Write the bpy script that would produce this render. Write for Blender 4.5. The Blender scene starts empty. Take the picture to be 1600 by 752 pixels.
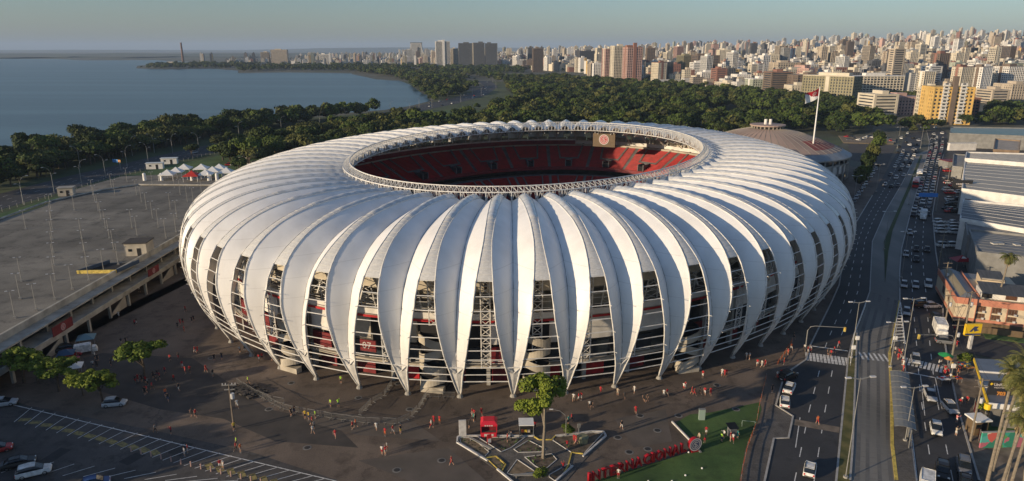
import bpy, bmesh, math, random
import numpy as np
from mathutils import Vector, Matrix, noise
random.seed(7)
sc = bpy.context.scene
C0 = sc.collection
PI = math.pi
# ---------------------------------------------------------------- camera
CAM_H = 60.0; FPX = 1072.7; PITCH = 0.2727
cam_d = bpy.data.cameras.new('camera'); cam = bpy.data.objects.new('camera', cam_d); C0.objects.link(cam)
cam.location = (0, 0, CAM_H); cam.rotation_euler = (PI/2 - PITCH, 0, 0)
cam_d.sensor_width = 36.0; cam_d.lens = 36.0*FPX/1600.0
cam_d.clip_start = 1.0; cam_d.clip_end = 90000.0
sc.camera = cam
# ---------------------------------------------------------------- sky, sun, exposure
SUN_TO = math.radians(29.0)      # direction the shadows run, from +x towards +y
SUN_EL = math.radians(12.0)
HAZE_D = 6.5e-5
w = bpy.data.worlds.new('World'); sc.world = w; w.use_nodes = True
nt = w.node_tree; bg = nt.nodes['Background']
sky = nt.nodes.new('ShaderNodeTexSky'); sky.sky_type = 'NISHITA'; sky.sun_disc = False
sky.sun_elevation = SUN_EL
sky.sun_rotation = math.radians(270.0 - 29.0)       # sun stands towards -x, -y
sky.altitude = 60; sky.air_density = 1.2; sky.dust_density = 0.5; sky.ozone_density = 5.5
hsv = nt.nodes.new('ShaderNodeHueSaturation'); hsv.inputs['Saturation'].default_value = 0.78
nt.links.new(sky.outputs[0], hsv.inputs['Color']); nt.links.new(hsv.outputs[0], bg.inputs[0]); bg.inputs[1].default_value = 0.12
sun_d = bpy.data.lights.new('sun', 'SUN'); sun_d.energy = 5.0; sun_d.angle = math.radians(0.6)
sun_d.color = (1.0, 0.78, 0.52)
sun = bpy.data.objects.new('sun', sun_d); C0.objects.link(sun)
sdir = Vector((math.cos(SUN_TO)*math.cos(SUN_EL), math.sin(SUN_TO)*math.cos(SUN_EL), -math.sin(SUN_EL)))
sun.rotation_euler = sdir.to_track_quat('-Z', 'Y').to_euler()
sc.view_settings.view_transform = 'Standard'; sc.view_settings.look = 'None'
sc.view_settings.exposure = 0.2; sc.view_settings.gamma = 1.0
sc.cycles.max_bounces = 5; sc.cycles.transparent_max_bounces = 12; sc.cycles.volume_bounces = 0
# ---------------------------------------------------------------- pixel of the 1600-wide photograph to a point of the place
def at(px, py, z=0.0):
    cp, sp = math.cos(PITCH), math.sin(PITCH)
    a = (px-800)/FPX; b = (py-376)/FPX
    d = (a, cp - b*sp, -sp - b*cp)
    t = (z-CAM_H)/d[2]
    return Vector((d[0]*t, d[1]*t, z))
def to_px(p):
    cp, sp = math.cos(PITCH), math.sin(PITCH)
    y = p[1]; z = p[2]-CAM_H
    dep = y*cp - z*sp
    if dep < 1: return (-9999, -9999, dep)
    return (800+FPX*p[0]/dep, 376-FPX*(y*sp + z*cp)/dep, dep)
# ---------------------------------------------------------------- object bookkeeping
def link(o): C0.objects.link(o); return o
def tag(o, label=None, cat=None, group=None, kind=None):
    if label: o['label'] = label
    if cat: o['category'] = cat
    if group: o['group'] = group
    if kind: o['kind'] = kind
    return o
def empty(name, loc=(0,0,0), rz=0.0, label=None, cat=None, group=None):
    o = bpy.data.objects.new(name, None); link(o); o.location = loc; o.rotation_euler = (0,0,rz)
    o.empty_display_size = 0.5
    return tag(o, label, cat, group)
class MB:
    def __init__(s): s.v=[]; s.f=[]; s.m=[]
    def add(s, vs, fs, mi=0):
        b=len(s.v); s.v.extend([tuple(v) for v in vs]); s.f.extend([tuple(i+b for i in f) for f in fs]); s.m.extend([mi]*len(fs)); return s
    def box(s, c, size, rz=0.0, mi=0, M=None):
        x,y,z=[k/2 for k in size]; cr,sr=math.cos(rz),math.sin(rz)
        vs=[]
        for dx,dy,dz in ((-x,-y,-z),(x,-y,-z),(x,y,-z),(-x,y,-z),(-x,-y,z),(x,-y,z),(x,y,z),(-x,y,z)):
            vs.append((c[0]+dx*cr-dy*sr, c[1]+dx*sr+dy*cr, c[2]+dz))
        return s.add(vs, [(0,3,2,1),(4,5,6,7),(0,1,5,4),(1,2,6,5),(2,3,7,6),(3,0,4,7)], mi)
    def beam(s, p, q, wd, ht=None, n=4, mi=0, r2=None):
        p=Vector(p); q=Vector(q); d=(q-p)
        if d.length<1e-6: return s
        d.normalize(); up=Vector((0,0,1)) if abs(d.z)<0.95 else Vector((1,0,0))
        a=d.cross(up).normalized(); b=a.cross(d)
        ht=ht or wd; k=r2 if r2 is not None else 1.0
        vs=[]
        for e,f in ((p,1.0),(q,k)):
            for i in range(n):
                t=2*PI*(i+.5)/n; g=1.0/math.cos(PI/n) if n==4 else 1.0
                vs.append(e+a*math.cos(t)*wd/2*g*f+b*math.sin(t)*ht/2*g*f)
        fs=[(i,(i+1)%n,n+(i+1)%n,n+i) for i in range(n)]+[tuple(range(n))[::-1],tuple(range(n,2*n))]
        return s.add(vs,fs,mi)
    def path(s, pts, wd, n=5, mi=0):
        # one swept tube through the points (shared rings)
        pts=[Vector(p) for p in pts]; N=len(pts); vs=[]
        for i,p in enumerate(pts):
            d=(pts[min(i+1,N-1)]-pts[max(i-1,0)]); 
            if d.length<1e-6: d=Vector((0,0,1))
            d.normalize(); up=Vector((0,0,1)) if abs(d.z)<0.95 else Vector((1,0,0))
            a=d.cross(up).normalized(); b=a.cross(d)
            ww=wd[i] if isinstance(wd,(list,tuple)) else wd
            for k in range(n):
                t=2*PI*k/n; vs.append(p+a*math.cos(t)*ww/2+b*math.sin(t)*ww/2)
        fs=[(i*n+k,i*n+(k+1)%n,(i+1)*n+(k+1)%n,(i+1)*n+k) for i in range(N-1) for k in range(n)]
        fs+=[tuple(range(n))[::-1],tuple(range((N-1)*n,N*n))]
        return s.add(vs,fs,mi)
    def prism(s, poly, z0, z1, mi=0):
        n=len(poly)
        ar=sum(poly[i][0]*poly[(i+1)%n][1]-poly[(i+1)%n][0]*poly[i][1] for i in range(n))
        if ar<0: poly=list(poly)[::-1]
        vs=[(p[0],p[1],z0) for p in poly]+[(p[0],p[1],z1) for p in poly]
        fs=[tuple(range(n))[::-1],tuple(range(n,2*n))]+[(i,(i+1)%n,n+(i+1)%n,n+i) for i in range(n)]
        return s.add(vs,fs,mi)
    def sheet(s, poly, z=None, mi=0):
        n=len(poly)
        ar=sum(poly[i][0]*poly[(i+1)%n][1]-poly[(i+1)%n][0]*poly[i][1] for i in range(n))
        if ar<0: poly=list(poly)[::-1]
        return s.add([(p[0],p[1],p[2] if z is None else z) for p in poly],[tuple(range(n))],mi)
    def cyl(s, c, r, h, n=12, mi=0, r2=None):
        r2=r if r2 is None else r2
        vs=[(c[0]+r*math.cos(2*PI*i/n),c[1]+r*math.sin(2*PI*i/n),c[2]) for i in range(n)]+[(c[0]+r2*math.cos(2*PI*i/n),c[1]+r2*math.sin(2*PI*i/n),c[2]+h) for i in range(n)]
        return s.add(vs,[tuple(range(n))[::-1],tuple(range(n,2*n))]+[(i,(i+1)%n,n+(i+1)%n,n+i) for i in range(n)],mi)
    def grid(s, rows, mi=0, flip=False):
        n=len(rows[0]); vs=[p for r in rows for p in r]
        fs=[((i*n+j),(i*n+j+1),((i+1)*n+j+1),((i+1)*n+j)) for i in range(len(rows)-1) for j in range(n-1)]
        if flip: fs=[f[::-1] for f in fs]
        return s.add(vs,fs,mi)
    def mesh(s, name, mats, smooth=False):
        me=bpy.data.meshes.new(name); me.from_pydata(s.v,[],s.f)
        if not isinstance(mats,(list,tuple)): mats=[mats]
        for m in mats: me.materials.append(MATS[m] if isinstance(m,str) else m)
        if len(mats)>1: me.polygons.foreach_set('material_index',s.m)
        if smooth: me.polygons.foreach_set('use_smooth',[True]*len(me.polygons))
        me.update(); return me
    def build(s, name, mats, parent=None, smooth=False, kind=None, label=None):
        o=bpy.data.objects.new(name, s.mesh(name,mats,smooth)); link(o)
        if parent is not None: o.parent=parent
        if kind: o['kind']=kind
        if label: o['label']=label
        return o
def mobj(name, me, parent=None, loc=None, rz=None):
    o=bpy.data.objects.new(name,me); link(o)
    if parent is not None: o.parent=parent
    if loc is not None: o.location=loc
    if rz is not None: o.rotation_euler=(0,0,rz)
    return o
def copy_tree(o, parent=None):
    c=o.copy(); link(c)
    if parent is not None: c.parent=parent
    for ch in o.children: copy_tree(ch,c)
    return c
# ---------------------------------------------------------------- materials
MATS={}
def mat(name, col, rough=0.8, metal=0.0, var=0.0, scale=1.0, bump=0.0, spec=0.5, coords='Object', col2=None, detail=4, trans=0.0, rand=0.0, lo=.35, hi=.65, stretch=None):
    if name in MATS: return MATS[name]
    m=bpy.data.materials.new(name); m.use_nodes=True; nt=m.node_tree; b=nt.nodes['Principled BSDF']
    b.inputs['Roughness'].default_value=rough; b.inputs['Metallic'].default_value=metal
    b.inputs['Specular IOR Level'].default_value=spec
    b.inputs['Base Color'].default_value=(*col,1)
    out=None
    if var>0 or col2 or bump>0:
        tc=nt.nodes.new('ShaderNodeTexCoord'); nz=nt.nodes.new('ShaderNodeTexNoise')
        nz.inputs['Scale'].default_value=scale; nz.inputs['Detail'].default_value=detail
        src=tc.outputs[coords]
        if stretch:
            mp=nt.nodes.new('ShaderNodeMapping'); mp.inputs['Scale'].default_value=stretch; nt.links.new(src,mp.inputs[0]); src=mp.outputs[0]
        nt.links.new(src,nz.inputs['Vector'])
        if var>0 or col2:
            r=nt.nodes.new('ShaderNodeValToRGB'); r.color_ramp.elements[0].position=lo; r.color_ramp.elements[1].position=hi
            c2=col2 or tuple(min(1,c*(1+var)) for c in col); c1=col if col2 else tuple(c*(1-var) for c in col)
            r.color_ramp.elements[0].color=(*c1,1); r.color_ramp.elements[1].color=(*c2,1)
            nt.links.new(nz.outputs['Fac'],r.inputs[0]); out=r.outputs[0]
            nt.links.new(out,b.inputs['Base Color'])
        if bump>0:
            bp=nt.nodes.new('ShaderNodeBump'); bp.inputs['Strength'].default_value=bump; bp.inputs['Distance'].default_value=0.1
            nt.links.new(nz.outputs['Fac'],bp.inputs['Height']); nt.links.new(bp.outputs[0],b.inputs['Normal'])
    if rand>0:
        oi=nt.nodes.new('ShaderNodeObjectInfo'); hs=nt.nodes.new('ShaderNodeHueSaturation')
        mr=nt.nodes.new('ShaderNodeMapRange'); mr.inputs[3].default_value=1-rand; mr.inputs[4].default_value=1+rand
        nt.links.new(oi.outputs['Random'],mr.inputs[0]); nt.links.new(mr.outputs[0],hs.inputs['Value'])
        mh=nt.nodes.new('ShaderNodeMapRange'); mh.inputs[3].default_value=0.5-rand*.06; mh.inputs[4].default_value=0.5+rand*.03
        fr=nt.nodes.new('ShaderNodeMath'); fr.operation='FRACT'; mu=nt.nodes.new('ShaderNodeMath'); mu.operation='MULTIPLY'; mu.inputs[1].default_value=7.31
        nt.links.new(oi.outputs['Random'],mu.inputs[0]); nt.links.new(mu.outputs[0],fr.inputs[0]); nt.links.new(fr.outputs[0],mh.inputs[0]); nt.links.new(mh.outputs[0],hs.inputs['Hue'])
        if out: nt.links.new(out,hs.inputs['Color'])
        else: hs.inputs['Color'].default_value=(*col,1)
        nt.links.new(hs.outputs[0],b.inputs['Base Color'])
    if trans>0: b.inputs['Transmission Weight'].default_value=trans
    MATS[name]=m; return m
def M(n): return MATS[n]
def ground_mat(name, c1, c2, rough=.88, big=.035, mid=.35, fine=6.0, stain=.45, crack=0.0, joint=None):
    """weathered paving: broad tone shifts, stretched tyre-worn streaks, blotchy stains, speckle and thin cracks"""
    m=bpy.data.materials.new(name); m.use_nodes=True; nt=m.node_tree; b=nt.nodes['Principled BSDF']; N=nt.nodes.new; L=nt.links.new
    tc=N('ShaderNodeTexCoord')
    def nz(sc,det,st=None,ro=.6):
        n=N('ShaderNodeTexNoise'); n.inputs['Scale'].default_value=sc; n.inputs['Detail'].default_value=det; n.inputs['Roughness'].default_value=ro
        if st:
            mp=N('ShaderNodeMapping'); mp.inputs['Scale'].default_value=st[0]; mp.inputs['Rotation'].default_value=(0,0,st[1]); L(tc.outputs['Object'],mp.inputs[0]); L(mp.outputs[0],n.inputs['Vector'])
        else: L(tc.outputs['Object'],n.inputs['Vector'])
        return n.outputs['Fac']
    def ramp(f,lo,hi,a,z):
        r=N('ShaderNodeMapRange'); r.inputs[1].default_value=lo; r.inputs[2].default_value=hi; r.inputs[3].default_value=a; r.inputs[4].default_value=z; L(f,r.inputs[0]); return r.outputs[0]
    def mul(a,c):
        n=N('ShaderNodeMath'); n.operation='MULTIPLY'; L(a,n.inputs[0]); L(c,n.inputs[1]); return n.outputs[0]
    base=N('ShaderNodeMix'); base.data_type='RGBA'; L(ramp(nz(big,12),.38,.62,0,1),base.inputs[0]); base.inputs[6].default_value=(*c1,1); base.inputs[7].default_value=(*c2,1)
    f=ramp(nz(mid,10),.52,.72,1,1-stain); f=mul(f,ramp(nz(mid*.5,8,((1,.10,1),.5)),.45,.70,1.0,1-stain*.55)); f=mul(f,ramp(nz(mid*.5,8,((.12,1,1),.2)),.45,.72,1.0,1+stain*.5)); f=mul(f,ramp(nz(fine,4),.3,.7,.82,1.16))
    if crack:
        v=N('ShaderNodeTexVoronoi'); v.feature='DISTANCE_TO_EDGE'; v.inputs['Scale'].default_value=crack; wp=N('ShaderNodeTexNoise'); wp.inputs['Scale'].default_value=.6; wp.inputs['Detail'].default_value=5
        mx=N('ShaderNodeMix'); mx.data_type='VECTOR'; mx.inputs[0].default_value=.35; L(tc.outputs['Object'],wp.inputs['Vector']); L(tc.outputs['Object'],mx.inputs[4]); sc_=N('ShaderNodeVectorMath'); sc_.operation='SCALE'; sc_.inputs[3].default_value=14; L(wp.outputs['Color'],sc_.inputs[0]); L(sc_.outputs[0],mx.inputs[5]); L(mx.outputs[1],v.inputs['Vector']); f=mul(f,ramp(v.outputs[0],0,.012,.62,1.0))
    if joint:
        bk=N('ShaderNodeTexBrick'); bk.inputs['Scale'].default_value=joint; bk.inputs['Mortar Size'].default_value=.02; bk.inputs['Color1'].default_value=(1,1,1,1); bk.inputs['Color2'].default_value=(.86,.86,.86,1); bk.inputs['Mortar'].default_value=(.6,.6,.6,1); L(tc.outputs['Object'],bk.inputs['Vector']); f=mul(f,bk.outputs['Color'])
    vm=N('ShaderNodeVectorMath'); vm.operation='SCALE'; L(base.outputs[2],vm.inputs[0]); L(f,vm.inputs[3]); L(vm.outputs[0],b.inputs['Base Color']); b.inputs['Roughness'].default_value=rough
    MATS[name]=m; return m
# ================================================================= SETTING: terrain, water, roads
mat('earth',(0.045,0.052,0.035),.95,var=.35,scale=.02,col2=(0.10,0.10,0.075))
mat('grass',(0.025,0.045,0.013),.95,scale=.03,col2=(0.06,0.085,0.025),detail=8)
ground_mat('lawn',(0.035,0.085,0.018),(0.070,0.130,0.032),.95,.09,.5,4.,.4)
ground_mat('plaza',(0.078,0.060,0.047),(0.160,0.125,0.098),.9,.03,.30,5.,.55,.045)
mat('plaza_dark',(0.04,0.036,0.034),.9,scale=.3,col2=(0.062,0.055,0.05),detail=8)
ground_mat('asphalt',(0.026,0.027,0.030),(0.046,0.046,0.048),.8,.05,.4,5.,.4)
ground_mat('asphalt_lot',(0.044,0.042,0.042),(0.092,0.084,0.077),.85,.05,.3,5.,.6,.06)
mat('busway',(0.13,0.13,0.12),.8,scale=.12,col2=(0.22,0.21,0.19),detail=8,stretch=(1,.12,1))
ground_mat('paving',(0.09,0.083,0.076),(0.15,0.138,0.125),.88,.1,.5,5.,.45,0,.6)
mat('concrete',(0.30,0.29,0.265),.85,var=.18,scale=.4,detail=8)
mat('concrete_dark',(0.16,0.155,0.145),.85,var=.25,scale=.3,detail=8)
mat('kerb',(0.36,0.35,0.33),.8,var=.15,scale=1.2)
mat('kerb_white',(0.52,0.51,0.49),.7,var=.15,scale=1.5)
mat('paint_white',(0.62,0.62,0.60),.7,var=.25,scale=1.5)
mat('paint_yellow',(0.55,0.42,0.09),.7,var=.3,scale=1.5)
mat('dirt',(0.16,0.13,0.10),.95,var=.35,scale=.5)

def gz(x, y):
    """height of the land: flat by the lake, the city climbing a ridge far right"""
    d=math.hypot(x,y)
    if d<1000 or y<=0: return 0.0
    u=x/max(y,1)
    A=0
    ks=[(-.9,0),(-.25,0),(-.05,5),(.1,14),(.3,40),(.5,70),(.62,86),(.8,84),(1.2,70)]
    if u<=ks[0][0]: A=0
    elif u>=ks[-1][0]: A=ks[-1][1]
    else:
        for i in range(len(ks)-1):
            if ks[i][0]<=u<ks[i+1][0]:
                t=(u-ks[i][0])/(ks[i+1][0]-ks[i][0]); t=t*t*(3-2*t); A=ks[i][1]*(1-t)+ks[i+1][1]*t
    t=min(1,max(0,(d-1300)/2300)); t=t**1.15
    back=1.0 if d<4000 else max(0.0,1-(d-4000)/2500)
    n=noise.noise(Vector((x*.0012,y*.0012,0)))*8*min(1,t*2)*(A/60.)
    return max(0.0,A*t*back+n*back)
# base terrain, one polar sheet out to the horizon
def terrain():
    mb=MB(); rows=[]
    rr=[0,60,200,500,900]+[1000+150*i for i in range(40)]+[7500,9000,12000,17000,25000,36000,50000]
    NA=150
    for r in rr:
        row=[]
        for j in range(NA+1):
            a=2*PI*j/NA; x=max(r,.01)*math.sin(a); y=max(r,.01)*math.cos(a)
            row.append((x,y,gz(x,y)-0.02))
        rows.append(row)
    mb.grid(rows,flip=True)
    return mb.build('ground',M('earth'),kind='structure',smooth=True)
terrain()
def poly(name, pts, z, m, kind='structure'):
    mb=MB(); mb.sheet([(at(*p) if len(p)==2 else Vector(p)) for p in pts],z); return mb.build(name,m,kind=kind)
# lake
wm=bpy.data.materials.new('lake_water'); wm.use_nodes=True; nt=wm.node_tree; b=nt.nodes['Principled BSDF']
b.inputs['Base Color'].default_value=(0.02,0.058,0.082,1); b.inputs['Roughness'].default_value=.28; b.inputs['IOR'].default_value=1.33
tc=nt.nodes.new('ShaderNodeTexCoord'); mp=nt.nodes.new('ShaderNodeMapping'); mp.inputs['Scale'].default_value=(.06,.22,1); nz=nt.nodes.new('ShaderNodeTexNoise'); nz.inputs['Scale'].default_value=1.0; nz.inputs['Detail'].default_value=6
bp=nt.nodes.new('ShaderNodeBump'); bp.inputs['Strength'].default_value=.5; bp.inputs['Distance'].default_value=1.0
nt.links.new(tc.outputs['Object'],mp.inputs[0]); nt.links.new(mp.outputs[0],nz.inputs['Vector']); nt.links.new(nz.outputs['Fac'],bp.inputs['Height']); nt.links.new(bp.outputs[0],b.inputs['Normal'])
n2=nt.nodes.new('ShaderNodeTexNoise'); n2.inputs['Scale'].default_value=.004; n2.inputs['Detail'].default_value=6; mp2=nt.nodes.new('ShaderNodeMapping'); mp2.inputs['Scale'].default_value=(.3,3.4,1)
r2=nt.nodes.new('ShaderNodeValToRGB'); r2.color_ramp.elements[0].color=(0.018,0.050,0.072,1); r2.color_ramp.elements[1].color=(0.05,0.10,0.125,1); r2.color_ramp.elements[0].position=.42; r2.color_ramp.elements[1].position=.60
nt.links.new(tc.outputs['Object'],mp2.inputs[0]); nt.links.new(mp2.outputs[0],n2.inputs['Vector']); nt.links.new(n2.outputs['Fac'],r2.inputs[0]); nt.links.new(r2.outputs[0],b.inputs['Base Color'])
MATS['lake_water']=wm
lake_px=[(-700,330),(-200,262),(0,236),(60,221),(140,212),(230,204),(330,190),(420,185),(520,178),(600,172),(640,166),(672,158),(668,150),(655,143),(640,132),(618,124),(590,118),(560,115),(500,114),(440,113.5),(372,114.5),(372,110.5),(330,107.5),(260,108.5),(212,107),(215,103),(260,99.5),(300,97),(240,94),(130,94.5),(90,92.5),(0,92.0),(-300,92),(-900,92)]
poly('lake',lake_px,0.03,wm)
# park ground: grass from behind the arena to the first blocks
park_px=[(-700,335),(-200,268),(0,241),(140,217),(330,194),(520,182),(640,170),(680,158),(660,143),(620,123),(560,113),(480,112),(700,106),(860,118),(1000,132),(1200,150),(1330,170),(1350,200),(1300,235),(1200,300),(700,330),(420,280),(-100,400),(-700,560)]
poly('park_grass',park_px,0.012,M('grass'))
# plaza round the stadium
plaza_px=[(-60,620),(60,545),(285,400),(330,285),(700,240),(1180,215),(1320,255),(1335,262),(1402,238),(1363,306),(1337,349),(1333,358),(1316,416),(1311,446),(1300,471),(1266,540),(1259,563),(1226,585),(1212,634),(1239,651),(1232,685),(1209,686),(1193,760),(1170,860),(540,860),(400,752),(-60,600)]
poly('plaza',plaza_px,0.03,M('plaza'))
def strip(name,L,R,z,m):
    pts=[at(*p) for p in L]+[at(*p) for p in R][::-1]
    mb=MB(); mb.sheet(pts,z); return mb.build(name,m,kind='structure')
A_L=[(1170,860),(1193,760),(1209,686),(1232,685),(1239,651),(1212,634),(1226,585),(1259,563),(1266,540),(1300,471),(1311,446),(1316,416),(1333,358),(1337,349),(1363,306),(1402,238),(1413,218),(1418,208)]
A_R=[(1298,860),(1306.5,752),(1311.6,699),(1324.7,564),(1331.6,533),(1359,456),(1363,378),(1383,332),(1410,286),(1433,241),(1440,222),(1446,205)]
B_N=[(1320,860),(1328,752),(1332,699),(1337,571),(1339,517),(1359,456),(1363,378),(1383,332),(1410,286),(1433,241)]
B_S=[(1405,860),(1400.6,752),(1394,696),(1393,614),(1390,551),(1396,519),(1405,471),(1405,426),(1408.6,388),(1422.5,332),(1445.4,250),(1450,234)]
R_L=[(1442,860),(1430,752),(1423,696),(1415,613),(1413,543),(1406,474),(1405.5,426),(1409,388),(1423,332),(1446,250),(1450.5,234),(1452,222),(1448,205)]
R_R=[(1590,860),(1530,752),(1497,640),(1480,560),(1474,520),(1473,464),(1462,393),(1457,335),(1466,280),(1474,242),(1480,222),(1478,205)]
strip('avenue',A_L,A_R,0.045,M('asphalt'))
strip('busway',B_N,B_S,0.045,M('busway'))
strip('road',R_L,R_R,0.045,M('asphalt'))
# side street and sidewalks east of the road
poly('side_street',[(1474,520),(1480,500),(1520,525),(1600,548),(1680,572),(1680,600),(1600,572),(1500,548),(1478,548)],0.04,M('asphalt'))
poly('pavement',[(1530,752),(1497,640),(1480,560),(1500,552),(1545,575),(1580,640),(1600,680),(1700,860),(1590,860)],0.052,M('dirt'))
poly('forecourt',[(1474,242),(1466,280),(1457,335),(1462,393),(1473,464),(1480,500),(1600,548),(1700,560),(1700,240),(1500,225)],0.036,M('plaza_dark'))
# sidewalk west of the avenue (grey paving by the corner)
poly('corner_pavement',[(1193,760),(1209,686),(1232,685),(1239,651),(1212,634),(1205,632),(1190,655),(1178,690),(1160,752),(1140,860),(1170,860)],0.05,M('paving'))
def kerb(name,pts,wd=.25,ht=.13,m='kerb',z=.03):
    mb=MB(); P=[at(*p) if len(p)==2 else Vector(p) for p in pts]
    rows=[]
    for i,p in enumerate(P):
        d=(P[min(i+1,len(P)-1)]-P[max(i-1,0)]); d.z=0; d.normalize(); n=Vector((-d.y,d.x,0))*wd/2
        rows.append([(p.x-n.x,p.y-n.y,z-.02),(p.x-n.x,p.y-n.y,z+ht),(p.x+n.x,p.y+n.y,z+ht),(p.x+n.x,p.y+n.y,z-.02)])
    mb.grid(rows); return mb.build(name,M(m),kind='structure')
kerb('avenue_kerb',A_L[:-3],.3,.14)
kerb('median_kerb',A_R[:5],.3,.16)
kerb('busway_kerb',[(1328,752),(1332,699),(1337,571),(1339,517)],.3,.16)
kerb('busway_edge',A_R[4:10],.25,.12)
kerb('road_kerb',R_L,.3,.15); kerb('road_kerb',R_R[1:10],.3,.14)
kerb('platform_kerb',[(1400.6,752),(1394,696),(1393,614),(1390,551)],.45,.2,'paint_yellow')
kerb('platform_kerb',[(1390,551),(1396,519),(1405,471)],.25,.2,'paint_yellow')
# grass medians and the bus platform island: real steps
def slab(name,pts,z0,z1,m):
    mb=MB(); mb.prism([at(*p) for p in pts],z0,z1); return mb.build(name,m,kind='structure')
slab('median',[(1298,860),(1306.5,752),(1311.6,699),(1324.7,564),(1331.6,533),(1339,517),(1337,571),(1332,699),(1328,752),(1320,860)],.02,.17,mat('dry_grass',(.07,.075,.02),.95,scale=.5,col2=(.15,.13,.045),detail=8))
slab('median',[(1383,441),(1381,378),(1401,332),(1420,289),(1438,243),(1441,243),(1425,289),(1406,332),(1394.7,360),(1388,393)],.02,.2,M('grass'))
slab('platform',[(1405,860),(1400.6,752),(1394,696),(1393,614),(1390,551),(1396,519),(1405,471),(1406,474),(1413,543),(1415,613),(1423,696),(1430,752),(1442,860)],.02,.21,M('paving'))
# painted markings -------------------------------------------------
mk=MB()
def mark(mb,p,q,wd=.14,z=.056,mi=0):
    p=at(*p) if len(p)==2 else Vector(p); q=at(*q) if len(q)==2 else Vector(q); d=(q-p); d.z=0
    if d.length<.01: return
    d.normalize(); n=Vector((-d.y,d.x,0))*wd/2
    mb.add([(p.x-n.x,p.y-n.y,z),(q.x-n.x,q.y-n.y,z),(q.x+n.x,q.y+n.y,z),(p.x+n.x,p.y+n.y,z)],[(0,1,2,3)],mi)
def lerp_line(L,R,f,n=120):
    def res(P,n):
        P=[at(*p) for p in P]; ds=[0]
        for i in range(1,len(P)): ds.append(ds[-1]+(P[i]-P[i-1]).length)
        out=[]
        for k in range(n):
            t=ds[-1]*k/(n-1); i=0
            while i<len(ds)-2 and ds[i+1]<t: i+=1
            out.append(P[i].lerp(P[i+1],(t-ds[i])/(ds[i+1]-ds[i])))
        return out
    a=res(L,n); b=res(R,n); return [x.lerp(y,f) for x,y in zip(a,b)]
def dashes(mb,pts,dash=3.0,gap=4.5,wd=.14,z=.056,mi=0,solid=()):
    s=0; on=True; rem=dash
    for a,b_ in zip(pts[:-1],pts[1:]):
        d=(b_-a); L=d.length; t=0; d=d/L if L>0 else d
        while t<L-1e-6:
            st=min(rem,L-t)
            if on: mark(mb,tuple(a+d*t),tuple(a+d*(t+st)),wd,z,mi)
            t+=st; rem-=st
            if rem<=1e-6: on=not on; rem=dash if on else gap
AL2=[(1185,860),(1205,752),(1235,640),(1262,563),(1268,540),(1300,471),(1316,416),(1337,349),(1363,306),(1402,238)]
AR2=A_R[:10]
for f in (.36,.66): dashes(mk,lerp_line(AL2,AR2,f,200))
RL2=R_L[:11]; RR2=R_R[:10]
for f in (.3,.62): dashes(mk,lerp_line([(1430,752),(1415,613),(1413,543),(1406,474),(1405.5,426),(1409,388),(1423,332),(1446,250)],[(1525,752),(1490,613),(1478,543),(1473,464),(1466,426),(1461,388),(1457,332),(1472,250)],f,200))
mark(mk,(1309,752),(1327,570),.15); mark(mk,(1433,752),(1417,610),.15)
mark(mk,(1267,541),(1325,549),.4)      # stop line of the avenue
mark(mk,(1416,582),(1468,592),.35)     # stop line of the road
mark(mk,(1243,700),(1250,653),.14); mark(mk,(1438,586),(1445,650),.12); mark(mk,(1461,590),(1472,640),.12)
mk.build('lane_marking',M('paint_white'),kind='stuff')
def crosswalk(p0,p1,n,ln,wd=.4):
    a=at(*p0); b_=at(*p1); d=(b_-a).normalized(); v=Vector((-d.y,d.x,0))
    me=None
    for i in range(n):
        c=a.lerp(b_,(i+.5)/n); mb=MB()
        mark(mb,tuple(-v*ln/2),tuple(v*ln/2),wd,0,0)
        if me is None: me=mb.mesh('crosswalk_stripe',M('paint_white'))
        tag(mobj('crosswalk_stripe',me,loc=(c.x,c.y,.056)),kind='structure')
crosswalk((1258,557),(1326,566),12,4.0,.5)
crosswalk((1412,564),(1474,578),10,3.6,.45)
crosswalk((1342,556),(1388,560),6,3.6,.4)
# yellowish speed table on the avenue and tyre-darkened lanes of the busway
poly('speed_table',[(1239,655),(1312,668),(1311,677),(1237,664)],.058,M('paint_yellow' if 0 else 'dirt'))
tk=MB()
for f0,f1 in ((.1,.2),(.33,.42),(.6,.69),(.84,.93)):
    a=lerp_line(B_N[:6],B_S[:7],f0,60); b_=lerp_line(B_N[:6],B_S[:7],f1,60)
    tk.grid([[ (p.x,p.y,.052),(q.x,q.y,.052)] for p,q in zip(a,b_)])
mat('tyre_stain',(0.075,0.075,0.073),.8,scale=.2,col2=(0.15,0.148,0.14),detail=8,stretch=(1,.2,1))
tk.build('tyre_stain',M('tyre_stain'),kind='stuff')
jt=MB()
for i in range(70):
    t=i/69; a=lerp_line(B_N[:6],B_S[:7],.01,70)[i]; b_=lerp_line(B_N[:6],B_S[:7],.99,70)[i]; mark(jt,tuple(a),tuple(b_),.1,.0535)
jt.build('busway_joint',M('concrete_dark'),kind='stuff')
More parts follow.
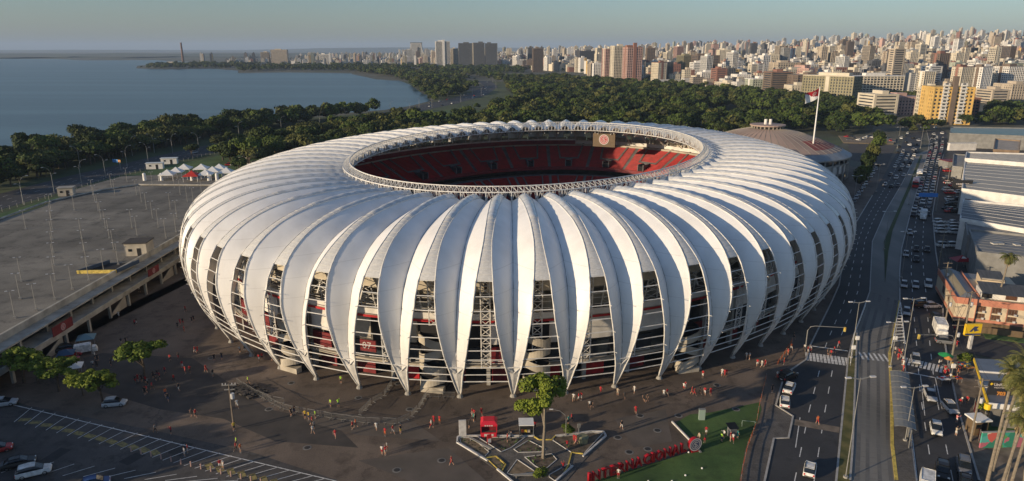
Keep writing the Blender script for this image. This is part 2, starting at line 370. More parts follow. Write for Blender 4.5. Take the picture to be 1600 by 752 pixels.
# ================================================================= STADIUM
SC=(8.1,216.4); SROT=1.1759; SA,SB,SA2,SB2=108.63,87.63,71.36,48.91; NM=65
_t=np.linspace(0,2*np.pi,20001)
def _E(t,A,B):
    x=A*np.cos(t); y=B*np.sin(t); c,s=math.cos(SROT),math.sin(SROT)
    return np.stack([SC[0]+x*c-y*s, SC[1]+x*s+y*c],-1)
_q=_E(_t,SA,SB); _s=np.r_[0,np.cumsum(np.linalg.norm(np.diff(_q,axis=0),axis=1))]; _L=_s[-1]; _S0=343.81
def pt(m,wv,z):
    t=np.interp((_S0+m*_L/NM)%_L,_s,_t); O=_E(t,SA,SB); I=_E(t,SA2,SB2); n=(O-I)/np.linalg.norm(O-I)
    Q=O+n*wv; return Vector((Q[0],Q[1],z))
def cat(p,u):
    n=len(p); i=min(max(int(u),0),n-2); f=u-i
    p0=p[max(i-1,0)];p1=p[i];p2=p[i+1];p3=p[min(i+2,n-1)]
    return .5*((2*p1)+(-p0+p2)*f+(2*p0-5*p1+4*p2-p3)*f*f+(-p0+3*p1-3*p2+p3)*f**3)
PROF=[(0,.5),(2.7,6),(4.2,12),(4.1,17),(1.75,22.5),(-4,26.5),(-12,28.9),(-22,29.7),(-31,29.3),(-37.0,28.3)]
PW=[p[0] for p in PROF]; PZ=[p[1] for p in PROF]
def prof(k): return cat(PW,k),cat(PZ,k)
def pnorm(k):
    a=prof(max(0,k-.05)); b=prof(min(9,k+.05)); dw=b[0]-a[0]; dz=b[1]-a[1]; L=math.hypot(dw,dz); return dz/L,-dw/L
def lin(tab,k):
    if k<=tab[0][0]: return tab[0][1]
    for (a,x),(b,y) in zip(tab[:-1],tab[1:]):
        if k<=b: return x+(y-x)*(k-a)/(b-a)
    return tab[-1][1]
HW=[(0,.014),(1,.11),(1.55,.185),(2.7,.285),(3.4,.325),(4,.352),(4.6,.39),(5.2,.415),(6,.405),(7,.36),(8,.30),(9,.235)]
DP=[(1,.05),(1.5,.9),(2.2,2.0),(3,2.8),(4,3.1),(4.7,2.7),(5.5,2.1),(6.5,1.7),(8,1.3),(9,.8)]
def edge(m,k,side,off=0.0):
    wv,z=prof(k); nw,nz=pnorm(k)
    return pt(m+side*lin(HW,k), wv+nw*off, z+nz*off)
def kz(z):
    lo,hi=0.0,4.2
    for _ in range(30):
        mid=(lo+hi)/2
        if cat(PZ,mid)<z: lo=mid
        else: hi=mid
    return lo
# membrane: satin white PTFE with faint seams and dirt near the foot
def membrane_mat():
    m=bpy.data.materials.new('membrane'); m.use_nodes=True; nt=m.node_tree; b=nt.nodes['Principled BSDF']
    tc=nt.nodes.new('ShaderNodeTexCoord'); nz=nt.nodes.new('ShaderNodeTexNoise'); nz.inputs['Scale'].default_value=.25; nz.inputs['Detail'].default_value=8
    mp=nt.nodes.new('ShaderNodeMapping'); mp.inputs['Scale'].default_value=(1,1,.25)
    nt.links.new(tc.outputs['Object'],mp.inputs[0]); nt.links.new(mp.outputs[0],nz.inputs['Vector'])
    r=nt.nodes.new('ShaderNodeValToRGB'); r.color_ramp.elements[0].position=.3; r.color_ramp.elements[1].position=.6
    r.color_ramp.elements[0].color=(.72,.715,.70,1); r.color_ramp.elements[1].color=(.82,.82,.81,1)
    nt.links.new(nz.outputs['Fac'],r.inputs[0])
    # dirt streaks on the lower panels
    sx=nt.nodes.new('ShaderNodeSeparateXYZ'); nt.links.new(tc.outputs['Object'],sx.inputs[0])
    mr=nt.nodes.new('ShaderNodeMapRange'); mr.inputs[1].default_value=22; mr.inputs[2].default_value=8; mr.inputs[3].default_value=0; mr.inputs[4].default_value=.7
    nt.links.new(sx.outputs['Z'],mr.inputs[0])
    n2=nt.nodes.new('ShaderNodeTexNoise'); n2.inputs['Scale'].default_value=.8; n2.inputs['Detail'].default_value=6; m2=nt.nodes.new('ShaderNodeMapping'); m2.inputs['Scale'].default_value=(1,1,.12)
    nt.links.new(tc.outputs['Object'],m2.inputs[0]); nt.links.new(m2.outputs[0],n2.inputs['Vector'])
    mu=nt.nodes.new('ShaderNodeMath'); mu.operation='MULTIPLY'; nt.links.new(mr.outputs[0],mu.inputs[0]); nt.links.new(n2.outputs['Fac'],mu.inputs[1])
    mx=nt.nodes.new('ShaderNodeMix'); mx.data_type='RGBA'; nt.links.new(mu.outputs[0],mx.inputs[0]); nt.links.new(r.outputs[0],mx.inputs[6]); mx.inputs[7].default_value=(.42,.39,.34,1)
    fr=nt.nodes.new('ShaderNodeMath'); fr.operation='PINGPONG'; fr.inputs[1].default_value=1.7; nt.links.new(sx.outputs['Z'],fr.inputs[0])
    lt=nt.nodes.new('ShaderNodeMath'); lt.operation='LESS_THAN'; lt.inputs[1].default_value=.05; nt.links.new(fr.outputs[0],lt.inputs[0])
    zl=nt.nodes.new('ShaderNodeMath'); zl.operation='LESS_THAN'; zl.inputs[1].default_value=24.5; nt.links.new(sx.outputs['Z'],zl.inputs[0])
    sm_=nt.nodes.new('ShaderNodeMath'); sm_.operation='MULTIPLY'; nt.links.new(lt.outputs[0],sm_.inputs[0]); nt.links.new(zl.outputs[0],sm_.inputs[1])
    s2=nt.nodes.new('ShaderNodeMath'); s2.operation='MULTIPLY'; s2.inputs[1].default_value=.22; nt.links.new(sm_.outputs[0],s2.inputs[0])
    m3=nt.nodes.new('ShaderNodeMix'); m3.data_type='RGBA'; nt.links.new(s2.outputs[0],m3.inputs[0]); nt.links.new(mx.outputs[2],m3.inputs[6]); m3.inputs[7].default_value=(.3,.28,.25,1)
    nt.links.new(m3.outputs[2],b.inputs['Base Color']); b.inputs['Roughness'].default_value=.42; b.inputs['Specular IOR Level'].default_value=.4
    MATS['membrane']=m; return m
membrane_mat()
mat('strip_panel',(.58,.58,.56),.32,var=.10,scale=2.0,stretch=(1,1,3))
mat('strip_pillow',(.55,.565,.57),.25,var=.15,scale=.8)
mat('white_steel',(.66,.65,.62),.45,var=.12,scale=1.0)
mat('seam',(.26,.24,.21),.8,var=.2,scale=2.)
mat('cream_concrete',(.40,.365,.30),.85,var=.2,scale=.35,detail=8)
mat('beige_wall',(.50,.45,.36),.8,var=.15,scale=.6)
mat('wall_white',(.66,.645,.61),.7,var=.12,scale=.5)
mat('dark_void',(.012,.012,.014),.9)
mat('red_paint',(.42,.012,.018),.55,var=.2,scale=1.)
mat('dark_red',(.16,.010,.014),.6,var=.25,scale=1.)
mat('seat_red',(.30,.012,.012),.6,var=.22,scale=.6,detail=8)
mat('stand_grey',(.15,.15,.15),.85,var=.2,scale=.5)
mat('glass_dark',(.03,.04,.05),.15,var=.2,scale=.5)
mat('pitch_green',(.035,.11,.02),.9,scale=.2,col2=(.05,.14,.03))
stad=empty('stadium',(0,0,0),label='oval football stadium wrapped in white leaf-shaped roof membranes on slanting steel legs',cat='stadium')
import itertools
US=[-1,-.9,-.75,-.55,-.35,-.18,-.06,0,.06,.18,.35,.55,.75,.9,1]
KS=[1+i*.16 for i in range(19)]+[4+i*.2 for i in range(26)]
for m in range(NM):
    rows=[]
    for k in KS:
        wv,z=prof(k); nw,nz=pnorm(k); h=lin(HW,k); d=lin(DP,k); row=[]
        for u in US:
            a=abs(u); dd=d*((1-a)-.07*math.sin(PI*a))
            row.append(pt(m+h*u, wv-nw*dd, z-nz*dd))
        rows.append(row)
    mb=MB(); mb.grid(rows)
    o=mb.build('membrane_petal',M('membrane'),stad)
    me=o.data; n=len(US)-1; ci=US.index(0)
    sm=[True]*len(me.polygons); me.polygons.foreach_set('use_smooth',sm)
    # keep the centre crease sharp
    att=me.attributes.new('sharp_edge','BOOLEAN','EDGE')
    crease=set((i*len(US)+ci,(i+1)*len(US)+ci) for i in range(len(KS)-1))
    vals=[tuple(sorted(e.vertices)) in crease for e in me.edges]
    att.data.foreach_set('value',vals)
    sb=MB(); sb.path([rows[i][ci] for i in range(0,len(KS),2)],.16,4); sb.build('valley_cable',M('seam'),o)
    # translucent strip between this leaf and the next
    ks=[4+i*5/54 for i in range(55)]; rows=[]
    for k in ks:
        h=.5-lin(HW,k); wv,z=prof(k); nw,nz=pnorm(k); a=lin([(4,.05),(5.5,.12),(6.5,.25),(8,.5),(9,.9)],k)
        pil=.18*abs(math.sin((k-6.2)*PI/.36)) if k>6.2 else 0
        row=[]
        for u in (-1,-.66,-.33,0,.33,.66,1):
            e=(1-u*u)*(a+pil); row.append(pt(m+.5+h*u, wv+nw*(e+.03), z+nz*(e+.03)))
        rows.append(row)
    mb=MB(); mb.grid(rows[:26]); mb.build('roof_strip',M('strip_panel'),stad)
    mb=MB(); mb.grid(rows[25:]); mb.build('roof_pillow',M('strip_pillow'),stad,smooth=True)
    fin=MB()
    for j in range(2,26,2):
        fin.path([p+Vector((0,0,.03)) for p in rows[j]],.07,3)
    fin.build('strip_batten',M('white_steel'),stad,kind='stuff')
    for sd in (-1,1):
        mb=MB(); mb.path([edge(m,k,sd,.06) for k in [i*.25 for i in range(17)]],.30,6)
        mb.path([edge(m,k,sd,.08) for k in [4+i*.25 for i in range(21)]],.17,5)
        mb.build('edge_tube',M('white_steel'),stad,smooth=True)
    # V leg: folded plate, then the cast foot
    mb=MB(); k2=[0,.25,.5,.75,1.0]
    for off in (0.0,-.35):
        mb.grid([[edge(m,k,-1,off),edge(m,k,0,off+ .12),edge(m,k,1,off)] for k in k2],flip=off<0)
    mb.build('leg_plate',M('white_steel'),stad)
    f=pt(m,0,0); mb=MB(); mb.cyl((f.x,f.y,.03),.62,.5,10,r2=.42); mb.cyl((f.x,f.y,.5),.34,.55,8,r2=.2)
    mb.build('leg_foot',M('concrete'),stad)
    if m<=13 or m>=NM-13:
        # little tripod bracket where leaf and leg plate meet
        mb=MB(); c=edge(m,1.0,0,.1)
        for sd in (-1,1):
            mb.beam(edge(m,.95,sd,.1),edge(m,1.6,0,-1.0),.16); mb.beam(edge(m,1.25,sd,.05),c,.14)
        mb.beam(edge(m,1.2,-1,0),edge(m,1.2,1,0),.16)
        mb.build('leg_bracket',M('white_steel'),stad,kind='stuff')
        for z in (22.45,20.2,17.9,15.6,13.2,10.8,8.9,7.2,5.6,3.9):
            k=kz(z); mb=MB(); a=edge(m,k,1,.0); b_=edge(m+1,k,-1,.0)
            mb.beam(a,b_,.17 if z>5 else .19,n=5)
            if z in(17.9,13.2,8.9):
                for e,sd in((a,-1),(b_,1)):
                    mb.beam(e,e+(e-pt(m+.5,-5,z)).normalized()*.7,.08)
            mb.build('cross_bar',M('white_steel'),stad)
# ---- inner ring truss
for m in range(NM):
    mb=MB(); N=4
    for j in range(N):
        a0,a1=m+j/N,m+(j+1)/N
        for wv in (-37.6,-35.8):
            top,bot=(30.9,27.6) if wv<-37 else (29.9,27.4)
            mb.beam(pt(a0,wv,top),pt(a1,wv,top),.20); mb.beam(pt(a0,wv,bot),pt(a1,wv,bot),.20)
            if wv<-37 or j%2==0:
                mb.beam(pt(a0,wv,bot),pt(a0,wv,top),.15 if j==0 else .09)
                mb.beam(pt(a0,wv,bot),pt((a0+a1)/2,wv,top),.08); mb.beam(pt((a0+a1)/2,wv,top),pt(a1,wv,bot),.08)
        mb.beam(pt(a0,-37.6,30.9),pt(a0,-35.8,29.9),.10); mb.beam(pt(a0,-37.6,27.6),pt(a0,-35.8,27.4),.10)
        mb.beam(pt(a0,-37.6,30.9),pt(a1,-35.8,29.9),.08); mb.beam(pt(a0,-37.6,27.6),pt(a0,-35.8,29.9),.08)
    mb.build('ring_truss_panel',M('white_steel'),stad)
    # cantilever truss under the valley of the leaf
    mb=MB(); top=[];bot=[]
    for k in (3.2,4,4.7,5.4,6.1,6.8,7.5,8.2,8.9):
        wv,z=prof(k); nw,nz=pnorm(k); d=lin(DP,k)+.25; dd=d+lin([(3.2,3.0),(5,3.4),(7,2.2),(9,1.0)],k)
        top.append(pt(m,wv-nw*d,z-nz*d)); bot.append(pt(m,wv-nw*dd,z-nz*dd))
    for i in range(len(top)-1):
        mb.beam(top[i],top[i+1],.22); mb.beam(bot[i],bot[i+1],.22); mb.beam(top[i],bot[i+1],.12); mb.beam(bot[i],top[i],.12)
    mb.beam(pt(m,-9,18.6),bot[3],.35); mb.beam(pt(m,-9,18.6),bot[5],.22)
    for q in (-.18,.18): mb.beam(pt(m+q,-5.2,12.6),bot[1] if 0 else pt(m+q*.5,-3.4,22.0),.22)
    for j in range(6):
        z0=12.8+j*1.5; mb.beam(pt(m-.16,-5.0+j*.3,z0),pt(m+.16,-4.8+j*.3,z0+1.4),.1); mb.beam(pt(m+.16,-5.0+j*.3,z0),pt(m-.16,-4.8+j*.3,z0+1.4),.1)
    mb.build('roof_truss',M('white_steel'),stad)
# ---- facade behind the legs
def ringbox(mb,m0,m1,w0,w1,z0,z1,n=2,mi=0):
    vs=[];fs=[]
    for i in range(n+1):
        mm=m0+(m1-m0)*i/n
        vs+= [pt(mm,w0,z0),pt(mm,w1,z0),pt(mm,w1,z1),pt(mm,w0,z1)]
    for i in range(n):
        a=i*4;b=a+4
        fs+=[(a,a+1,b+1,b),(a+1,a+2,b+2,b+1),(a+2,a+3,b+3,b+2),(a+3,a,b,b+3)]
    fs+=[(0,3,2,1),(n*4,n*4+1,n*4+2,n*4+3)]
    mb.add(vs,fs,mi)
rf=random.Random(3)
for m in range(NM):
    m0,m1=m-.5+.002,m+.5-.002
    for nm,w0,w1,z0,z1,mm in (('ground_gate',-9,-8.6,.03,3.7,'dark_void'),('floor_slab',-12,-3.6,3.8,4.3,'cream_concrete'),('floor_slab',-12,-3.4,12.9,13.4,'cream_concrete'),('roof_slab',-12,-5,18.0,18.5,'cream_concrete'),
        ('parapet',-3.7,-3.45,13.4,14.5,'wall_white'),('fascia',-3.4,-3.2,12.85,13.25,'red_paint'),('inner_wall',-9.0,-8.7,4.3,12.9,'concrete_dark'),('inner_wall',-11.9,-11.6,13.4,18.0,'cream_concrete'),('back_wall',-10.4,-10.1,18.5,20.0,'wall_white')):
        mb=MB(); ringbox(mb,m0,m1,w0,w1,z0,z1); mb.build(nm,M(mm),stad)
    q=rf.random()
    mb=MB(); ringbox(mb,m0+.05,m1-.05 if q<.7 else m1-.45,-4.6,-4.3,8.2,12.6); mb.build('cladding_panel',M('wall_white' if q<.75 else 'cream_concrete'),stad)
    mb=MB(); ringbox(mb,m0+.05,m0+(.55 if q<.5 else .95),-4.6,-4.3,4.4,7.6); mb.build('cladding_panel',M('dark_red' if rf.random()<.6 else 'glass_dark'),stad)
    mb=MB(); ringbox(mb,m0+.06,m0+.5,-6.2,-6.0,.05,3.3); mb.build('gate',M('red_paint' if rf.random()<.35 else 'dark_red'),stad)
    mb=MB(); ringbox(mb,m0+.1,m1-.1,-6.9,-6.4,14.2,16.6 if m%3 else 15.6); mb.build('kiosk_wall',M('cream_concrete'),stad)
    for q in (.5,):
        mb=MB(); p=pt(m+q,-4.9,0); t=math.atan2((pt(m+q,0,0)-p).y,(pt(m+q,0,0)-p).x)
        mb.box((p.x,p.y,6.4),(1.0,.7,12.7),t); mb.build('column',M('concrete' if q else 'wall_white'),stad)
    if m<=13 or m>=NM-13:
        # lattice mast and gallery railings seen through the opening
        mb=MB(); q0,q1=m+.38,m+.56
        for q in (q0,q1): mb.beam(pt(q,-2.9,4.2),pt(q,-2.2,21.8),.20)
        for j in range(11):
            z0=4.4+j*1.58; w0=-2.9+.7*(z0-4.2)/17.6; mb.beam(pt(q0,w0,z0),pt(q1,w0,z0+1.4),.10); mb.beam(pt(q1,w0,z0),pt(q0,w0,z0+1.4),.10); mb.beam(pt(q0,w0,z0),pt(q1,w0,z0),.12)
        mb.build('lattice_mast',M('white_steel'),stad)
        mb=MB()
        for z0 in (4.9,5.3,14.9,15.4,16.6,17.4): mb.beam(pt(m+.05,-3.3,z0),pt(m+.95,-3.3,z0),.08)
        mb.build('gallery_railing',M('white_steel'),stad,kind='stuff')
    # raking beam under the upper tier
    mb=MB(); 
    for q in (-.03,.03): pass
    a,b_=pt(m+.25,-4.2,19.6),pt(m+.25,-14,15.0); mb.beam(a,b_,.7,1.3); mb.build('raking_beam',M('cream_concrete'),stad)
    mb=MB(); ringbox(mb,m0,m1-.06,-3.9,-3.6,18.7,20.9 if m%2 else 20.5); mb.build('upper_parapet',M('beige_wall'),stad)
# ---- bowl
NS=26
def tier(name,w0,z0,w1,z1,rows,vom):
    for j in range(NS):
        s0,s1=j*NM/NS,(j+1)*NM/NS; gap=.10
        mb=MB(); n=6; prev=None
        for r in range(rows):
            f0,f1=r/rows,(r+1)/rows
            wa=w0+(w1-w0)*f0; wb=w0+(w1-w0)*f1; za=z0+(z1-z0)*f0; zb=z0+(z1-z0)*f1
            c0=s0+gap; c1=s1-gap
            L=[[pt(c0+(c1-c0)*i/n,wa,za) for i in range(n+1)],[pt(c0+(c1-c0)*i/n,wa,zb) for i in range(n+1)],[pt(c0+(c1-c0)*i/n,wb,zb) for i in range(n+1)]]
            mb.grid(L)
        mb.build('seat_block',M('seat_red'),stad)
        mb=MB(); rr=[]
        for r in range(rows+1):
            f=r/rows; wa=w0+(w1-w0)*f; za=z0+(z1-z0)*f+.06
            rr.append([pt(s1-gap,wa,za),pt(s1+gap,wa,za)])
        mb.grid(rr,flip=False); mb.build('aisle_stair',M('stand_grey'),stad)
        # vomitory with its side stairs
        if vom:
            c=(s0+s1)/2; mb=MB(); 
            def P(mm,f): return pt(mm,w0+(w1-w0)*f,z0+(z1-z0)*f+.42)
            for side in (-1,1):
                mb.grid([[P(c+side*.55-.05,.36),P(c+side*.55+.05,.36)],[P(c+side*.70-.05,.98),P(c+side*.70+.05,.98)]])
            mb.grid([[P(c-.6,.32),P(c+.6,.32)],[P(c-.6,.38),P(c+.6,.38)]])
            mb.build('side_stair',M('stand_grey'),stad)
            mb=MB(); zb=z0+(z1-z0)*.05
            ringbox(mb,c-.22,c-.17,w0+(w1-w0)*.02,w0+(w1-w0)*.3,zb,zb+2.6); ringbox(mb,c+.17,c+.22,w0+(w1-w0)*.02,w0+(w1-w0)*.3,zb,zb+2.6); ringbox(mb,c-.22,c+.22,w0+(w1-w0)*.28,w0+(w1-w0)*.31,zb,zb+2.7)
            o=mb.build('vomitory',M('stand_grey'),stad)
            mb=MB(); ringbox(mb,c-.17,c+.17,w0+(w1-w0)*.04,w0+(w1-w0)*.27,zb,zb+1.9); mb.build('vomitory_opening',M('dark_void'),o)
tier('upper',-28,10.6,-10.2,18.5,22,True)
tier('lower',-50,1.0,-31,7.6,20,True)
for m in range(0,NM):
    mb=MB(); ringbox(mb,m,m+1,-28.4,-28.1,9.6,11.0); mb.build('front_fascia',M('dark_red'),stad)
    mb=MB(); ringbox(mb,m,m+1,-31,-28.4,7.5,7.7); mb.build('walkway',M('stand_grey'),stad)
    mb=MB(); ringbox(mb,m,m+1,-10.1,-9.8,18.4,19.9); mb.build('rim_parapet',M('cream_concrete'),stad)
mb=MB(); mb.sheet([pt(m,-50,.9) for m in range(NM)]); mb.build('pitch',M('pitch_green'),stad)
# skybox row along the west stand: under a pale rail
far=[]
for m in range(NM):
    p=pt(m+.5,-11,19); x,y,dep=to_px(p)
    if p.x<30 and x<946 and (p-Vector((SC[0],SC[1],19))).x<45 and m not in () : far.append(m)
for m in far:
    if pt(m+.5,-11,0).y<150: continue
    mb=MB(); ringbox(mb,m,m+1,-12.6,-10.2,18.5,20.3); o=mb.build('skybox',M('dark_red'),stad)
    mb=MB(); ringbox(mb,m,m+1,-12.8,-12.6,20.3,20.9); mb.build('skybox_rail',M('white_steel'),o)
# scoreboard hung below the ring at the far right
pm=min((abs(to_px(pt(m,-34,24))[0]-945)+(0 if pt(m,-34,24).y>216 else 9e9),m) for m in np.arange(0,65,.05))[1]
c=pt(pm,-35,24.2); inn=(pt(pm,-45,24)-pt(pm,-30,24)).normalized(); rz=math.atan2(inn.y,inn.x)
sb=empty('scoreboard',(c.x,c.y,23.6),rz-PI/2+PI,label='tan backed scoreboard with the round club crest hanging under the far roof edge',cat='scoreboard')
mat('tan_board',(.13,.09,.05),.7,var=.1,scale=1.); mat('crest_white',(.5,.46,.44),.6); mat('crest_red',(.38,.02,.03),.6)
mb=MB(); mb.box((0,0,0),(9.4,.8,5.4)); mb.build('board',M('tan_board'),sb)
mb=MB(); 
for x in (-4,4): mb.beam((x,0,2.7),(x,0,5.0),.2)
mb.build('hanger',M('white_steel'),sb,kind='stuff')
def crest(parent,c,r,nrm='y',depth=.06,ringm='crest_white',back='crest_red'):
    # round club emblem: ring with interlaced strokes
    mb=MB(); n=32
    def P(a,rr,y): return (c[0]+rr*math.cos(a),c[1]+y,c[2]+rr*math.sin(a))
    for r0,r1,mi in ((r*.84,r,0),(0.0,r*.84,1),(r*.60,r*.70,0)):
        y=-depth if mi==0 else -depth*.6
        for i in range(n):
            a,b_=2*PI*i/n,2*PI*(i+1)/n
            if r0==0: mb.add([P(0,0,y),P(a,r1,y),P(b_,r1,y)],[(0,2,1)],mi)
            else: mb.add([P(a,r0,y),P(a,r1,y),P(b_,r1,y),P(b_,r0,y)],[(0,1,2,3)],mi)
    def st(pts,wd):
        for p,q in zip(pts[:-1],pts[1:]):
            d=Vector((q[0]-p[0],0,q[1]-p[1])).normalized(); nn=Vector((-d.z,0,d.x))*wd*r/2
            A=Vector((c[0]+p[0]*r,c[1]-depth*1.05,c[2]+p[1]*r)); B=Vector((c[0]+q[0]*r,c[1]-depth*1.05,c[2]+q[1]*r))
            mb.add([A-nn,B-nn,B+nn,A+nn],[(0,1,2,3)],0)
    st([(.28,.32),(-.05,.42),(-.3,.2),(.3,-.15),(.1,-.4),(-.28,-.32)],.11)      # S
    st([(.0,.5),(.0,-.5)],.1); st([(.38,.2),(.2,.38),(-.12,.36),(-.38,.05),(-.3,-.28),(0,-.4),(.3,-.3)],.08)
    return mb.build('crest',[M(ringm),M(back)],parent)
crest(sb,(0,-.42,.3),2.1)
# ---- stair towers bulging out between the legs
def tower(px,py,zt,label,face):
    c=at(px,py,0); d=(Vector((SC[0],SC[1],0))-c); d.z=0; d.normalize(); c=c+d*.9
    rz=math.atan2(-d.y,-d.x)
    t=empty('stair_tower',(c.x,c.y,0),rz,label=label,cat='stair tower',group='concrete stair towers between the stadium legs')
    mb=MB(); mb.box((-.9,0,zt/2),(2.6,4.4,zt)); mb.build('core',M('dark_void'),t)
    mb=MB(); mb.box((.3,0,.55),(2.9,4.3,1.1)); mb.build('base',M('cream_concrete'),t)
    h=2.55; n=int(zt/h)
    for i in range(n):
        z=1.0+i*h; mb=MB(); rows=[[],[],[],[]]
        N=14
        for j in range(N+1):
            f=j/N; a=(-1+2*f)*PI*.52; rr=2.55
            x=.5+rr*.75*math.cos(a); y=rr*math.sin(a)*.98
            rise=(f if i%2==0 else 1-f)*1.5
            rise=1.05*max(0,min(1,((rise/1.5)-.3)/.4))
            for q,(kx,kz_) in enumerate(((1,0),(1,1.55),(.93,1.55),(.93,0))):
                rows[q].append((x*kx,y*kx,z+rise+kz_))
        mb.grid(rows+[rows[0]],flip=True); mb.build('stair_parapet',M('cream_concrete'),t)
        mb=MB(); s=1 if i%2==0 else -1
        mb.beam((.7,-s*1.9,z+.1),(.7,s*1.9,z+1.5),1.9,.25); mb.build('stair_flight',M('concrete_dark'),t)
    return t
tower(677,611,12.5,'cream concrete stair tower with zigzag parapets, nearest the second leg left of the crowd gate',0)
tower(456,579,11,'cream concrete stair tower with zigzag parapets at the left end of the row',0)
tower(838,608,12.5,'cream concrete stair tower with zigzag parapets behind the tall foreground tree',0)
tower(1073,580,9,'shaded concrete stair tower at the right end near the avenue',0)
# gate number sign
fc=bpy.data.fonts[0] if len(bpy.data.fonts) else None
def text_mesh(name,body,size,m,parent=None,loc=(0,0,0),rot=(PI/2,0,0),ext=.02,width=None,spacing=1.0,bold=0.0):
    cu=bpy.data.curves.new(name,'FONT'); cu.body=body; cu.size=size; cu.extrude=ext; cu.align_x='CENTER'; cu.align_y='CENTER'; cu.resolution_u=2; cu.offset=bold; cu.space_character=spacing
    o=bpy.data.objects.new(name+'_tmp',cu); link(o); bpy.context.view_layer.update()
    me=bpy.data.meshes.new_from_object(o.evaluated_get(bpy.context.evaluated_depsgraph_get())); bpy.data.objects.remove(o); bpy.data.curves.remove(cu)
    me.materials.clear(); me.materials.append(m); me.name=name
    if width:
        xs=[v.co.x for v in me.vertices]; k=width/(max(xs)-min(xs)); 
        for v in me.vertices: v.co.x*=k
    q=bpy.data.objects.new(name,me); link(q); q.parent=parent; q.location=loc; q.rotation_euler=rot; return q
p=pt(-2.93,-2.3,8.6); d=(pt(-2.93,0,8.6)-p); rz=math.atan2(d.y,d.x)+PI/2
gs=empty('gate_sign',(p.x,p.y,7.6),rz,label='dark red gate sign with the white number 07 behind the stadium legs',cat='sign')
mb=MB(); mb.box((.3,0,0),(3.2,.3,2.2)); mb.build('sign_panel',M('dark_red'),gs)
text_mesh('gate_number','07',1.9,M('crest_white'),gs,(.1,-.17,0))
# ================================================================= KIT: trees, vehicles, people, lamps
def leaf_mat(name,c1,c2,rand=.18):
    m=bpy.data.materials.new(name); m.use_nodes=True; nt=m.node_tree; b=nt.nodes['Principled BSDF']
    b.inputs['Roughness'].default_value=.75; b.inputs['Specular IOR Level'].default_value=.25
    ge=nt.nodes.new('ShaderNodeNewGeometry'); oi=nt.nodes.new('ShaderNodeObjectInfo')
    ad=nt.nodes.new('ShaderNodeMath'); ad.operation='MULTIPLY_ADD'; ad.inputs[1].default_value=.5
    nt.links.new(ge.outputs['Random Per Island'],ad.inputs[0]); 
    h=nt.nodes.new('ShaderNodeMath'); h.operation='MULTIPLY'; h.inputs[1].default_value=.5; nt.links.new(oi.outputs['Random'],h.inputs[0]); nt.links.new(h.outputs[0],ad.inputs[2])
    r=nt.nodes.new('ShaderNodeValToRGB'); r.color_ramp.elements[0].color=(*c1,1); r.color_ramp.elements[1].color=(*c2,1); r.color_ramp.elements[0].position=.15; r.color_ramp.elements[1].position=.85
    nt.links.new(ad.outputs[0],r.inputs[0]); nt.links.new(r.outputs[0],b.inputs['Base Color'])
    MATS[name]=m; return m
leaf_mat('leaf_dark',(.012,.026,.006),(.048,.068,.013))
leaf_mat('leaf_mid',(.022,.044,.008),(.085,.12,.02))
leaf_mat('leaf_olive',(.030,.042,.010),(.11,.115,.028))
leaf_mat('leaf_bright',(.05,.09,.010),(.18,.22,.025))
leaf_mat('leaf_palm',(.06,.075,.02),(.20,.19,.06))
mat('bark',(.085,.065,.048),.9,var=.3,scale=3.,bump=.2)
mat('bark_pale',(.20,.17,.13),.9,var=.2,scale=3.)
mat('bough',(.020,.026,.012),.95)  # dark colour of the solid blobs that fill each crown
def crown_mesh(name,seed,R,H,nleaf,leaf,nl=9,flat=.7,mats=None,core=True,lob=(.34,.52),spread=.62):
    r=np.random.RandomState(seed); V=[];F=[];MI=[]
    lobes=[]
    for i in range(nl):
        a=r.uniform(0,2*PI); q=math.sqrt(r.uniform(0,1))*spread
        lobes.append((R*q*math.cos(a),R*q*math.sin(a),H*(.25+.5*r.uniform()*(1-q*.5)),R*r.uniform(*lob)))
    nb=0
    for k in range(nleaf):
        L=lobes[r.randint(nl)]; d=r.normal(size=3); d/=np.linalg.norm(d)
        if d[2]<-.35: d[2]*=-1
        rr=L[3]*(r.uniform(.72,1.12)); c=np.array([L[0],L[1],L[2]])+d*rr*np.array([1,1,flat])
        n=d+r.normal(size=3)*.45; n/=np.linalg.norm(n); t=np.cross(n,r.normal(size=3)); t/=np.linalg.norm(t); u=np.cross(n,t)
        s=leaf*r.uniform(.55,1.25); e=s*r.uniform(.5,.9)
        V+= [tuple(c-t*s*.5-u*e*.3),tuple(c+t*s*.15-u*e*.5),tuple(c+t*s*.55+u*e*.1),tuple(c-t*s*.1+u*e*.5)]
        F.append((nb,nb+1,nb+2,nb+3)); nb+=4; MI.append(0)
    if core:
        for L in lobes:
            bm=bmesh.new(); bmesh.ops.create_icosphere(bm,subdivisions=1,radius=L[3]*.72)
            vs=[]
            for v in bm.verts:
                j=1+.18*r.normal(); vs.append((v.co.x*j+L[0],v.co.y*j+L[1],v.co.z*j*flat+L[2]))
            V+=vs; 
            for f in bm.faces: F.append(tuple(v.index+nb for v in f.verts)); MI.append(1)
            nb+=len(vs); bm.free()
    me=bpy.data.meshes.new(name); me.from_pydata(V,[],F)
    for m in mats: me.materials.append(m)
    me.polygons.foreach_set('material_index',MI); me.update(); return me,lobes
def trunk_mesh(name,h,r0,lobes,H0,m,nb=5,forkz=.55):
    mb=MB(); mb.path([(0,0,-.1),(.05,.02,h*.3),(0.1,-.05,h*forkz*1.0),(.05,.0,h)],[r0*2.3,r0*1.8,r0*1.5,r0*.8],7)
    for L in lobes[:nb]:
        mb.path([(.08,-.03,h*forkz),(L[0]*.4,L[1]*.4,h*.5+(H0+L[2])*.4),(L[0]*.85,L[1]*.85,H0+L[2])],[r0*1.1,r0*.7,r0*.25],5)
    return mb.mesh(name,m)
TREE={}
